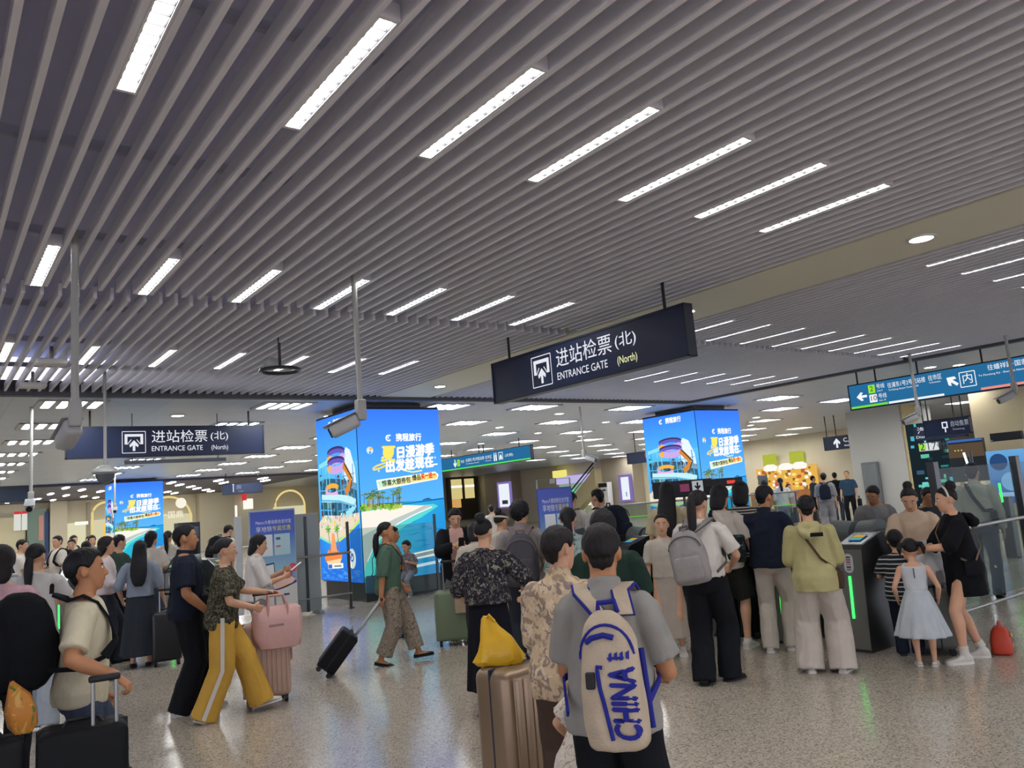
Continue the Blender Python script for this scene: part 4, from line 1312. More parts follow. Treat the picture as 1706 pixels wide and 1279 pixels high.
# ------------------------------------------------------------------ luggage
def suitcase(name, label, loc, rz, w, d, h, m, ribs=0, handle=.35, wheels=.055, tilt=0.0, soft=False, trim=BLACK, hx=0.0):
    root = empty(name, loc, label, 'suitcase', rz=rz)
    T = Matrix.Rotation(tilt, 4, 'X')
    b = MB()
    b.rbox((0, 0, wheels + h / 2), (w, d, h), min(w, d) * (.20 if not soft else .14), M=T, seg=4)
    if ribs:
        for k in range(ribs):
            x = -w / 2 + w * (k + .9) / (ribs + .8)
            for s in (-1, 1):
                b.rbox((x, s * d / 2, wheels + h / 2), (w / ribs * .48, .016, h * .86), .006, M=T, seg=2)
    b.build('shell', m, root, True)
    z = MB()
    z.rbox((0, 0, wheels + h / 2), (w + .006, .016, h + .006), .007, M=T, seg=2)
    z.build('zip_band', trim, root)
    for sx in (-1, 1):
        for sy in (-1, 1):
            q = MB()
            q.rbox((sx * w * .38, sy * d * .30, wheels + .005), (.04, .05, .05), .008, M=T)
            c = V((sx * w * .38, sy * d * .30, wheels * .55))
            q.cyl(T @ (c - V((.016, 0, 0))), T @ (c + V((.016, 0, 0))), wheels * .55, seg=14)
            q.build('wheel', BLACK, root)
    if handle:
        for s in (-1, 1):
            g = MB()
            g.cyl(T @ V((hx + s * w * (.22 if not hx else .13), -d * .28, wheels + h - .02)), T @ V((hx + s * w * (.22 if not hx else .13), -d * .28, wheels + h + handle)), .010, seg=8)
            g.build('telescopic_rod', STEEL, root)
        MB().rbox((hx, -d * .28, wheels + h + handle), (w * (.54 if not hx else .36), .03, .035), .012, M=T).build('grip', BLACK, root, True)
    MB().tube([(-.09, 0, wheels + h), (-.07, 0, wheels + h + .03), (.07, 0, wheels + h + .03), (.09, 0, wheels + h)], .011, 8, M=T).build('top_handle', trim, root)
    MB().tube([(w / 2 - .005, 0, wheels + h * .42), (w / 2 + .025, 0, wheels + h * .45), (w / 2 + .025, 0, wheels + h * .6), (w / 2 - .005, 0, wheels + h * .63)], .011, 8, M=T).build('side_handle', trim, root)
    return root

def blob(mb, rings, mi=0, seg=20, wob=.0, seed=0):
    """soft bag: rings of (z, half width, half depth, x, y)"""
    rr = []
    for z, a, b, x, y in rings:
        ring = []
        for k in range(seg):
            t = 2 * PI * k / seg
            ct, st = math.cos(t), math.sin(t)
            q = 1 + wob * noise.noise(V((ct * 2.2 + seed, st * 2.2, z * 9)))
            e = .62
            ring.append((x + a * q * math.copysign(abs(ct) ** e, ct), y + b * q * math.copysign(abs(st) ** e, st), z + wob * .06 * noise.noise(V((ct * 3, st * 3 + seed, z * 5)))))
        rr.append(ring)
    return mb.loft(rr, mi)
# ------------------------------------------------------------------ people
SKIN = mat('skin', 'c79a7c', 0.55, spec=.3, vary=.05, vscale=12)
SKIN_TAN = mat('skin_tan', 'b07c58', 0.55, spec=.3, vary=.05, vscale=12)
HAIR = mat('black_hair', '0d0c10', 0.55, spec=.28, bump=.5, bscale=60, stretch=(1, 1, .12))
HAIRB = mat('dark_brown_hair', '171112', 0.55, spec=.28, bump=.5, bscale=60, stretch=(1, 1, .12))
EYEW = mat('eye_white', 'd8d4cc', 0.4)
EYEB = mat('eye_dark', '1c1614', 0.3)
LIP = mat('lip', 'a06458', 0.5)
BROW = mat('brow', '2a2220', 0.7)

def remesh(vs, fs, vox, smooth=2, name='m'):
    """fuse overlapping closed shapes into one continuous skin"""
    me = bpy.data.meshes.new(name)
    me.from_pydata([tuple(v) for v in vs], [], fs)
    ob = bpy.data.objects.new(name, me)
    COL.objects.link(ob)
    md = ob.modifiers.new('r', 'REMESH')
    md.mode = 'VOXEL'
    md.voxel_size = vox
    dg = bpy.context.evaluated_depsgraph_get()
    out = bpy.data.meshes.new_from_object(ob.evaluated_get(dg))
    bpy.data.objects.remove(ob)
    bpy.data.meshes.remove(me)
    n = len(out.vertices)
    co = np.empty(n * 3, np.float32)
    out.vertices.foreach_get('co', co)
    co = co.reshape(-1, 3)
    ed = np.empty(len(out.edges) * 2, np.int32)
    out.edges.foreach_get('vertices', ed)
    ed = ed.reshape(-1, 2)
    cnt = np.bincount(ed.ravel(), minlength=n).astype(np.float32)[:, None]
    cnt[cnt == 0] = 1
    for _ in range(smooth):
        for lam in (.55, -.57):
            s = np.zeros_like(co)
            for k in range(3):
                s[:, k] = np.bincount(ed[:, 0], co[ed[:, 1], k], n) + np.bincount(ed[:, 1], co[ed[:, 0], k], n)
            co += lam * (s / cnt - co)
    out.vertices.foreach_set('co', co.ravel())
    out.polygons.foreach_set('use_smooth', [True] * len(out.polygons))
    out.update()
    return out

def folds(me, amp, fx, fz, seed, zfade=None):
    """cloth folds: push the skin in and out along its normals"""
    n = len(me.vertices)
    co = np.empty(n * 3, np.float32)
    me.vertices.foreach_get('co', co)
    no = np.empty(n * 3, np.float32)
    me.vertices.foreach_get('normal', no)
    co = co.reshape(-1, 3)
    no = no.reshape(-1, 3)
    off = np.empty(n, np.float32)
    for i in range(n):
        x, y, z = co[i]
        w = noise.noise(V((x * 3 + seed, y * 3, z * 3))) * .12
        q = noise.noise(V(((x + w) * fx + seed, (y + w) * fx, (z + .35 * x + w) * fz)))
        q2 = noise.noise(V((x * fx * 2.1 - seed, y * fx * 2.1, (z - .3 * x) * fz * 2.1)))
        off[i] = max(-.3, 1.0 - 2.0 * abs(q) + .35 * q2 - .5)
    co += no * (off * amp)[:, None]
    me.vertices.foreach_set('co', co.ravel())
    me.update()

def tube_rings(pts, rad, seg=14, ref=(0, 1, 0)):
    """closed tapered limb; rad = (ru, rv) or r at each point; v lies along ref"""
    mb = MB()
    pts = [V(p) for p in pts]
    rings = []
    for i, p in enumerate(pts):
        t = pts[min(i + 1, len(pts) - 1)] - pts[max(i - 1, 0)]
        t = t.normalized() if t.length > 1e-6 else V((0, 0, 1))
        rf = V(ref)
        if abs(t.dot(rf)) > .95:
            rf = V((0, 0, 1)) if abs(t.z) < .9 else V((1, 0, 0))
        u = rf.cross(t).normalized()
        w = t.cross(u).normalized()
        a, b = rad[i] if isinstance(rad[i], tuple) else (rad[i], rad[i])
        rings.append([p + u * (a * math.cos(q)) + w * (b * math.sin(q)) for q in (2 * PI * k / seg for k in range(seg))])
    mb.loft(rings)
    # rounded ends
    return mb.v, mb.f

class Shape:
    def __init__(self):
        self.v, self.f = [], []
    def add(self, vf):
        o = len(self.v)
        self.v += [V(p) for p in vf[0]]
        self.f += [tuple(i + o for i in f) for f in vf[1]]
    def limb(self, pts, rad, seg=14, ref=(0, 1, 0), ends=True):
        self.add(tube_rings(pts, rad, seg, ref))
        if ends:
            for p, r in ((pts[0], rad[0]), (pts[-1], rad[-1])):
                r = min(r) if isinstance(r, tuple) else r
                self.ball(p, r * .98)
    def ball(self, c, r, rot=None, seg=14):
        b = MB().ball(c, r, 0, seg, rot)
        self.add((b.v, b.f))
    def rings(self, rr):
        b = MB().loft(rr)
        self.add((b.v, b.f))

def ik(a, b, l1, l2, hint):
    d = b - a
    L = max(.05, min(d.length, (l1 + l2) * .997))
    d.normalize()
    b = a + d * L
    x = (l1 * l1 - l2 * l2 + L * L) / (2 * L)
    h = math.sqrt(max(l1 * l1 - x * x, 1e-8))
    n = hint - d * hint.dot(d)
    n.normalize()
    return a + d * x + n * h, b

TORSO = [  # z, half width, half depth, y offset
    (.80, .120, .085, -.005), (.86, .158, .110, -.012), (.92, .166, .116, -.014), (.98, .156, .108, -.008), (1.06, .140, .098, .0),
    (1.14, .142, .102, .004), (1.22, .152, .110, .008), (1.30, .162, .112, .006), (1.36, .168, .102, .0), (1.40, .150, .088, -.008), (1.43, .105, .072, -.012), (1.455, .068, .060, -.010)]

class Body:
    """joints of one posed figure in its own frame (x right, y forward, z up), sized for 1.70 m before scaling"""
    def __init__(s, h, fat=1.0, lean=0, side=0, twist=0, head=(0, 0, 0), hands=None, feet=None, elbows=None, curl=35, shoulders=1.0, hs=1.0, crouch=0.0):
        s.k = h / 1.70
        s.fat, s.hs, s.shw = fat, hs, shoulders
        hipz = .90 - crouch
        s.hipz = hipz
        s.T = Matrix.Translation((0, 0, -crouch)) @ Matrix.Translation((0, 0, .90)) @ Matrix.Rotation(R(-lean), 4, 'X') @ Matrix.Rotation(R(side), 4, 'Y') @ Matrix.Rotation(R(-twist), 4, 'Z') @ Matrix.Translation((0, 0, -.90))
        s.H = s.T @ Matrix.Translation((0, -.008, 1.47)) @ Matrix.Rotation(R(-head[0]), 4, 'Z') @ Matrix.Rotation(R(head[1]), 4, 'X') @ Matrix.Rotation(R(head[2]), 4, 'Y') @ Matrix.Scale(hs, 4) @ Matrix.Translation((0, .008, -1.47))
        hands = hands or {}
        feet = feet or {}
        elbows = elbows or {}
        s.arm, s.leg, s.foot = {}, {}, {}
        for n, q in (('L', -1), ('R', 1)):
            sh = s.T @ V((q * .176 * shoulders, -.006, 1.362))
            tgt = V(hands.get(n, (q * .25, .06, .80 - crouch)))
            hint = V(elbows.get(n, (q * .5, -.8, -.35)))
            el, wr = ik(sh, tgt, .285, .25, hint)
            s.arm[n] = (sh, el, wr)
            hp = V((q * .088, 0, hipz))
            fx, fy, fz, fyaw, fpitch = (list(feet.get(n, (q * .10, 0, 0, q * 8, 0))) + [0, 0, 0, 0, 0])[:5]
            # ankle from the sole position
            an = V((fx, fy, fz)) + Matrix.Rotation(R(-fyaw), 3, 'Z') @ (Matrix.Rotation(R(-fpitch), 3, 'X') @ V((0, -.0, .085)))
            kn, an = ik(hp, an, .43, .42, V((q * .12 + .3 * math.sin(R(fyaw)), 1, .05)))
            s.leg[n] = (hp, kn, an)
            s.foot[n] = (an, fyaw, fpitch)
        s.curl = curl if isinstance(curl, dict) else {'L': curl, 'R': curl}
    def tp(s, p):
        return s.T @ V(p)

def body_shape(b, sex, hand_dirs=None, simple=False):
    S = Shape()
    f = b.fat
    wm = {'f': (.94, 1.0), 'm': (1.03, 1.0), 'c': (.92, 1.0)}[sex][0]
    rr = []
    for z, w, d, y in TORSO:
        w2 = w * wm * (f if z < 1.38 else 1) * (b.shw if z > 1.2 else 1)
        if sex == 'm' and .84 < z < 1.0:
            w2 *= .93
        rr.append([b.T @ V((w2 * math.cos(t), y + d * (f if z < 1.35 else 1) * math.sin(t), z)) for t in (2 * PI * k / 22 for k in range(22))])
    S.rings(rr)
    nk = .054 if sex != 'm' else .061
    S.limb([b.T @ V((0, -.012, 1.41)), b.T @ V((0, -.008, 1.46)), b.H @ V((0, .005, 1.50)), b.H @ V((0, .012, 1.55))], [nk * 1.25, nk, nk * .96, nk], 16)
    # head: skull, face, chin, nose, ears
    H3 = b.H.to_3x3()
    S.ball(b.H @ V((0, -.004, 1.618)), (.078, .097, .092), H3, 22)
    face = [(1.474, .066, .020, .016), (1.484, .060, .036, .030), (1.505, .050, .050, .046), (1.535, .040, .061, .060), (1.57, .032, .068, .070), (1.60, .026, .071, .074), (1.635, .020, .072, .076), (1.665, .012, .066, .072)]
    S.rings([[b.H @ V((w * math.cos(t), y + d * math.sin(t), z)) for t in (2 * PI * k / 18 for k in range(18))] for z, y, w, d in face])
    S.limb([b.H @ V((0, .094, 1.603)), b.H @ V((0, .104, 1.582)), b.H @ V((0, .113, 1.562))], [.008, .011, .013], 10)
    S.limb([b.H @ V((-.013, .098, 1.557)), b.H @ V((.013, .098, 1.557))], [.009, .009], 8)
    S.limb([b.H @ V((-.018, .089, 1.530)), b.H @ V((0, .096, 1.531)), b.H @ V((.018, .089, 1.530))], [.008, .010, .008], 8)
    for q in (-1, 1):
        S.ball(b.H @ V((q * .077, -.006, 1.585)), (.010, .021, .034), H3 @ Matrix.Rotation(R(q * 18), 3, 'Z'), 12)
    for n, q in (('L', -1), ('R', 1)):
        sh, el, wr = b.arm[n]
        a = .94 if sex == 'f' else (1.1 if sex == 'm' else .9)
        a *= (1 + (f - 1) * .7)
        S.ball(sh + V((-q * .012, 0, 0)), .055 * a)
        S.limb([sh, sh.lerp(el, .35), sh.lerp(el, .75), el], [.052 * a, .049 * a, .041 * a, .037 * a])
        S.limb([el, el.lerp(wr, .3), el.lerp(wr, .7), wr], [.037 * a, .040 * a, .032 * a, (.025 * a, .029 * a)])
        hand(S, b, n, q, el, wr, (hand_dirs or {}).get(n), simple)
        hp, kn, an = b.leg[n]
        g = (1.04 if sex == 'f' else 1.0) * (1 + (f - 1) * .8)
        S.limb([hp + V((0, 0, .03)), hp.lerp(kn, .3), hp.lerp(kn, .7), kn], [.086 * g, .080 * g, .062 * g, .052 * g])
        bk = V((0, -.012, 0))
        S.limb([kn, kn.lerp(an, .28) + bk, kn.lerp(an, .65) + bk * .4, an], [.051 * g, .055 * g, .040 * g, .034])
        foot_axis = Matrix.Rotation(R(-b.foot[n][1]), 3, 'Z') @ Matrix.Rotation(R(-b.foot[n][2]), 3, 'X')
        S.limb([an + foot_axis @ V((0, -.03, -.045)), an + foot_axis @ V((0, .06, -.050)), an + foot_axis @ V((0, .135, -.064))], [(.030, .034), (.036, .028), (.038, .016)], ref=(0, 0, 1))
        S.limb([an, an + foot_axis @ V((0, .0, -.05))], [.034, .034])
    return S

def hand(S, b, n, q, el, wr, spec, simple):
    """palm, four unequal fingers bent at the knuckles and a thumb on the side"""
    fore = (wr - el).normalized()
    d = V(spec[0]).normalized() if spec and spec[0] else fore
    palm = V(spec[1]) if spec and len(spec) > 1 and spec[1] else V((-q, 0, 0))      # direction the palm faces
    palm = palm - d * palm.dot(d)
    palm = palm.normalized() if palm.length > .05 else V((0, 0, -1))
    side = d.cross(palm) * (1 if n == 'R' else -1)                                   # towards the thumb
    side.normalize()
    sc = .94 if b.k < 1 else 1.0
    P = lambda x, y, z: wr + (d * x + side * y + palm * z) * sc
    S.limb([P(-.01, 0, 0), P(.03, .003, 0), P(.065, .0, 0), P(.092, 0, .002)], [(.015, .026), (.016, .036), (.015, .041), (.012, .040)], 14, ref=side)
    c = R(b.curl[n])
    for i, (yy, L) in enumerate(((.030, .072), (.010, .080), (-.011, .075), (-.031, .060))):
        a = c * (.85 + .12 * i)
        p0 = P(.086, yy, .0)
        pts = [p0]
        ang = a * .5
        for seg_l in (L * .42, L * .32, L * .26):
            v = d * math.cos(ang) + palm * math.sin(ang) + side * (yy * .9)
            pts.append(pts[-1] + v.normalized() * seg_l * sc)
            ang += a * .75
        S.limb(pts, [.0098, .0092, .0086, .0076], 10, ref=side)
    tdir = (d * .72 + side * .62 + palm * .35).normalized()
    p0 = P(.022, .026, .006)
    p1 = p0 + tdir * .038 * sc
    p2 = p1 + (tdir + palm * .35 + d * .25).normalized() * .030 * sc
    S.limb([p0, p1, p2], [.0135, .0112, .0088], 10, ref=palm)

def head_dir_thr(az, kind):
    """hairline elevation (deg) at azimuth az (deg from the front)"""
    pts = {'short': ((0, 34), (30, 33), (52, 24), (66, 2), (78, -12), (88, 0), (104, 4), (118, -24), (140, -36), (180, -40)),
           'receding': ((0, 50), (28, 52), (45, 34), (62, 12), (76, -10), (88, 0), (104, 6), (118, -20), (140, -34), (180, -36)),
           'full': ((0, 36), (30, 33), (52, 20), (66, -8), (80, -30), (100, -40), (130, -48), (180, -52)),
           'up': ((0, 40), (30, 37), (55, 24), (68, 8), (84, -4), (96, 4), (108, -4), (125, -26), (150, -36), (180, -40))}[kind]
    for (a0, t0), (a1, t1) in zip(pts, pts[1:]):
        if az <= a1:
            return t0 + (t1 - t0) * (az - a0) / (a1 - a0)
    return pts[-1][1]

def hair_mesh(b, kind, m, parent, vox, seed=0.0, vol=1.0):
    line = {'short': 'short', 'receding': 'receding', 'bob': 'full', 'long': 'full', 'pony': 'up', 'bun': 'up', 'lowpony': 'up', 'pigtails': 'up', 'curly': 'full', 'lowbun': 'up'}[kind]
    bm = bmesh.new()
    bmesh.ops.create_icosphere(bm, subdivisions=5 if vox < .01 else 4, radius=1)
    vs = []
    th = {'short': .10, 'receding': .055, 'bob': .15, 'long': .11, 'pony': .08, 'bun': .08, 'lowpony': .08, 'pigtails': .08, 'curly': .24, 'lowbun': .08}[kind] * vol
    for v in bm.verts:
        x, y, z = v.co
        az = math.degrees(math.atan2(abs(x), y))
        elv = math.degrees(math.asin(max(-1, min(1, z))))
        t = (elv - head_dir_thr(az, line) + 5 * noise.noise(V((x * 5 + seed, y * 5, z * 5))) + 4) / 9
        t = max(0, min(1, t))
        t = t * t * (3 - 2 * t)
        st = noise.noise(V((x * 9 + seed, y * 9, z * 3))) * .5 + noise.noise(V((x * 22 + seed, y * 22, z * 5))) * .3
        if kind == 'short':
            st += noise.noise(V((x * 14 + seed, y * 14, z * 14))) * .6
        if kind == 'curly':
            st += noise.noise(V((x * 8 + seed, y * 8, z * 8))) * 1.2
        top = 1 + (.45 if kind in ('short', 'bob') else .1) * max(0, z)
        r = .78 * (1 - t) + t * (1.02 + th * top * (1 + .45 * st))
        vs.append(V((x * .080 * r, -.004 + y * .099 * r, 1.618 + z * .094 * r)))
    bm.verts.index_update()
    S = Shape()
    S.add((vs, [[q.index for q in f.verts] for f in bm.faces]))
    bm.free()
    def strands(pts, rad):
        S.limb(pts, rad, 16)
    if kind in ('short', 'receding', 'curly'):      # hair on the nape
        S.limb([(0, -.062, 1.62), (0, -.064, 1.575), (0, -.058, 1.54), (0, -.050, 1.518)], [(.066, .034), (.062, .026), (.054, .020), (.042, .014)], 16)
    if kind == 'bob':
        rr = []
        for z, w, d, y in ((1.66, .080, .075, -.020), (1.60, .090, .080, -.025), (1.55, .092, .075, -.035), (1.50, .090, .062, -.045), (1.46, .080, .045, -.055), (1.44, .06, .03, -.06)):
            rr.append([V((w * math.cos(t), y + d * math.sin(t) - (.0 if math.sin(t) < 0 else .03 * math.sin(t)), z + .012 * noise.noise(V((4 * math.cos(t), 4 * math.sin(t), seed))))) for t in (2 * PI * k / 24 for k in range(24))])
        S.rings(rr)
    if kind == 'long':
        rr = []
        for z, w, d, y in ((1.66, .080, .070, -.025), (1.58, .093, .075, -.032), (1.50, .098, .060, -.050), (1.42, .105, .048, -.085), (1.32, .112, .040, -.110), (1.22, .105, .034, -.118), (1.13, .085, .026, -.118), (1.08, .05, .014, -.116)):
            rr.append([V((w * math.cos(t) * (1 + .05 * noise.noise(V((3 * math.cos(t), z * 6, seed)))), y + d * math.sin(t), z + .02 * noise.noise(V((7 * math.cos(t), 5 * math.sin(t), seed))))) for t in (2 * PI * k / 26 for k in range(26))])
        S.rings(rr)
    if kind == 'pony':
        strands([(0, -.085, 1.645), (0, -.128, 1.635), (.004, -.150, 1.58), (.008, -.150, 1.48), (.010, -.142, 1.38), (.006, -.135, 1.28), (0, -.132, 1.22)], [.022, .034, .042, .043, .038, .028, .010])
    if kind == 'lowpony':
        strands([(0, -.085, 1.58), (0, -.118, 1.56), (0, -.130, 1.50), (.004, -.132, 1.42), (.008, -.132, 1.33), (.008, -.130, 1.27)], [.026, .034, .040, .040, .032, .012])
    if kind == 'bun':
        S.ball((0, -.075, 1.725), (.052, .052, .046))
        S.ball((.012, -.09, 1.705), (.040, .045, .040))
    if kind == 'lowbun':
        S.ball((0, -.120, 1.600), (.046, .036, .044))
    if kind == 'pigtails':
        for q in (-1, 1):
            strands([(q * .07, -.05, 1.66), (q * .105, -.06, 1.655), (q * .125, -.065, 1.60), (q * .118, -.06, 1.54)], [.018, .026, .026, .010])
    vs = [(b.H @ p) * b.k for p in S.v]
    me = remesh(vs, S.f, max(vox, .0065), 1)
    me.materials.append(m)
    o = bpy.data.objects.new('hair', me)
    COL.objects.link(o)
    o.parent = parent
    return o

def garment(S, b, name, m, parent, vox, amp=.006, fx=7, fz=5, seed=0.0, smooth=3, cut=None):
    vs = [p * b.k for p in S.v]
    me = remesh(vs, S.f, vox, smooth)
    if amp:
        folds(me, amp * b.k, fx, fz, seed)
    me.materials.append(m)
    o = bpy.data.objects.new(name, me)
    COL.objects.link(o)
    o.parent = parent
    return o

def shirt_shape(b, sex, sleeve, hem, loose, flare, collar):
    S = Shape()
    f = b.fat
    wm = {'f': .94, 'm': 1.03, 'c': .92}[sex]
    rr = []
    prof = [q for q in TORSO if q[0] > hem - .02]
    prof = [(hem,) + tuple(np.interp(hem, [t[0] for t in TORSO], [t[i] for t in TORSO]) for i in (1, 2, 3))] + [q for q in prof if q[0] > hem + .01]
    for z, w, d, y in prof:
        if z > 1.445:
            continue
        w2 = w * wm * (f if z < 1.38 else 1) * (b.shw if z > 1.2 else 1)
        d2 = d * (f if z < 1.35 else 1)
        e = .013 + loose * max(0, min(1, (1.36 - z) / .25))
        e += flare * max(0, (1.15 - z))
        if z < 1.2:                       # cloth hangs from the chest rather than hugging the waist
            w2 = max(w2, .148 * wm * f)
            d2 = max(d2, .104 * f)
        rr.append([b.T @ V(((w2 + e) * math.cos(t), y + (d2 + e) * math.sin(t), z)) for t in (2 * PI * k / 24 for k in range(24))])
    S.rings(rr)
    S.limb([b.T @ V((0, -.012, 1.42)), b.T @ V((0, -.010, 1.452))], [.092, .068], 18, ends=False)
    if collar:
        nk = .066
        S.limb([b.T @ V((0, -.012, 1.43)), b.T @ V((0, -.006, 1.485))], [nk + .012, nk + .004], 18, ends=False)
    for n, q in (('L', -1), ('R', 1)):
        sh, el, wr = b.arm[n]
        a = (.96 if sex == 'f' else 1.08 if sex == 'm' else .92) * (1 + (f - 1) * .7)
        S.ball(sh + V((-q * .012, 0, -.004)), .061 * a + loose * .22)
        l = loose * .9
        if sleeve == 'short':
            S.limb([sh, sh.lerp(el, .4), sh.lerp(el, .82)], [.060 * a + l * .4, .060 * a + l * .7, .056 * a + l], ends=False)
        elif sleeve == 'half':
            S.limb([sh, sh.lerp(el, .6), el, el.lerp(wr, .12)], [.060 * a + l * .4, .058 * a + l * .7, .052 * a + l, .052 * a + l], ends=False)
        elif sleeve == 'cap':
            S.limb([sh, sh.lerp(el, .38)], [.060 * a + l * .4, .058 * a + l * .5], ends=False)
        elif sleeve == 'long':
            S.limb([sh, sh.lerp(el, .6), el], [.060 * a + l * .4, .055 * a + l * .7, .049 * a + l * .8])
            S.limb([el, el.lerp(wr, .5), el.lerp(wr, .93)], [.049 * a + l * .8, .046 * a + l * .7, .037 * a + l * .4], ends=False)
    return S

def trouser_shape(b, sex, length, r0, r1, r2, waist=1.0, loose=.012):
    """legs from the hip to a fraction of the way to the floor; r0,r1,r2 at thigh, knee, hem"""
    S = Shape()
    f = b.fat
    wm = {'f': .96, 'm': .98, 'c': .92}[sex]
    Lw = Matrix.Translation((0, 0, b.hipz - .90))
    rr = []
    for z, w, d, y in TORSO:
        if z > waist:
            break
        M = Lw if z < .95 else b.T
        rr.append([M @ V(((w * wm * f + loose) * math.cos(t), y + (d * f + loose) * math.sin(t), z)) for t in (2 * PI * k / 24 for k in range(24))])
    S.rings(rr)
    for n, q in (('L', -1), ('R', 1)):
        hp, kn, an = b.leg[n]
        hp = hp + V((0, 0, .02))
        if length <= .55:
            e = hp.lerp(kn, length / .5) if length <= .5 else kn
            S.limb([hp, hp.lerp(e, .5), e], [r0 * f, (r0 + r1) / 2 * f, r1], ends=False)
        else:
            e = kn.lerp(an + V((0, 0, -.055)), (length - .5) / .5)
            S.limb([hp, hp.lerp(kn, .5), kn, kn.lerp(e, .5), e], [r0 * f, (r0 * .55 + r1 * .45) * f, r1, (r1 + r2) / 2, r2], 16, ends=False)
    return S

def skirt_shape(b, top, hem, w0, d0, w1, d1, pleats, amp, seed=0):
    S = Shape()
    kl, kr = b.leg['L'], b.leg['R']
    rr = []
    N = 64
    for i in range(13):
        t = i / 12
        z = top + (hem - top) * t
        M = b.T if z > .95 else Matrix.Translation((0, 0, b.hipz - .90))
        # follow the stride a little
        sy = (kl[2].y + kr[2].y) / 2 * t * .7
        e = t ** .8
        ring = []
        for k in range(N):
            a = 2 * PI * k / N
            p = 1 + amp * t * (math.cos(pleats * a + seed) + .5 * math.cos((pleats * 1.6 // 1) * a + 2 * seed + 3 * t))
            ring.append(M @ V(((w0 + (w1 - w0) * e) * p * math.cos(a), sy - .005 + (d0 + (d1 - d0) * e) * p * math.sin(a), z)))
        rr.append(ring)
    S.rings(rr[::-1])
    return S

def shoe(b, n, kind, m, sole_m, parent):
    an, yaw, pitch = b.foot[n]
    A = Matrix.Translation(an) @ Matrix.Rotation(R(-yaw), 4, 'Z') @ Matrix.Rotation(R(-pitch), 4, 'X') @ Matrix.Translation((0, 0, -.085))
    k = b.k
    ch = {'sneaker': 1.0, 'flat': .8, 'sandal': .7, 'boot': 1.05}[kind]
    S = Shape()
    rows = [(-.072, .020, .050), (-.062, .034, .082), (-.03, .040, .098), (.01, .041, .098), (.05, .043, .078), (.09, .047, .062), (.135, .049, .052), (.165, .044, .044), (.185, .026, .034)]
    rr = []
    for y, w, h in rows:
        if kind == 'flat' or kind == 'sandal':
            h = min(h, .060 if kind == 'flat' else .040) if y < .12 else h * .85
        ring = []
        for q in range(16):
            t = 2 * PI * q / 16
            zz = math.sin(t)
            ring.append(A @ V((w * math.copysign(abs(math.cos(t)) ** .7, math.cos(t)), y, .012 + (h - .012) * (.5 + .5 * math.copysign(abs(zz) ** .7, zz)))))
        rr.append(ring)
    S.rings(rr)
    if kind == 'sneaker':
        S.limb([A @ V((0, .0, .06)), A @ V((0, -.004, .112))], [.045, .043], ends=False)
    if kind == 'boot':
        S.limb([A @ V((0, .0, .06)), A @ V((0, -.004, .16))], [.047, .046], ends=False)
    me = remesh([p * k for p in S.v], S.f, .0095, 1)
    me.materials.append(m)
    o = bpy.data.objects.new('shoe', me)
    COL.objects.link(o)
    o.parent = parent
    mb = MB()
    out = [(y, w) for y, w, h in rows]
    th = .026 if kind == 'sneaker' else .014
    prof = [(w + .004, y) for y, w in out] + [(-(w + .004), y) for y, w in out[::-1]]
    mb.loft([[(A @ V((x, y, z))) * k for x, y in prof] for z in (0.0, th)])
    mb.build('sole', sole_m, o)
    if kind == 'sneaker':
        lc = MB()
        for i in range(4):
            y = .055 + .016 * i
            lc.tube([(A @ V((s * .026, y, .086 - .36 * (y - .04)))) * k for s in (-1, 0, 1)], .003, 6)
        lc.build('laces', sole_m, o)
    return o

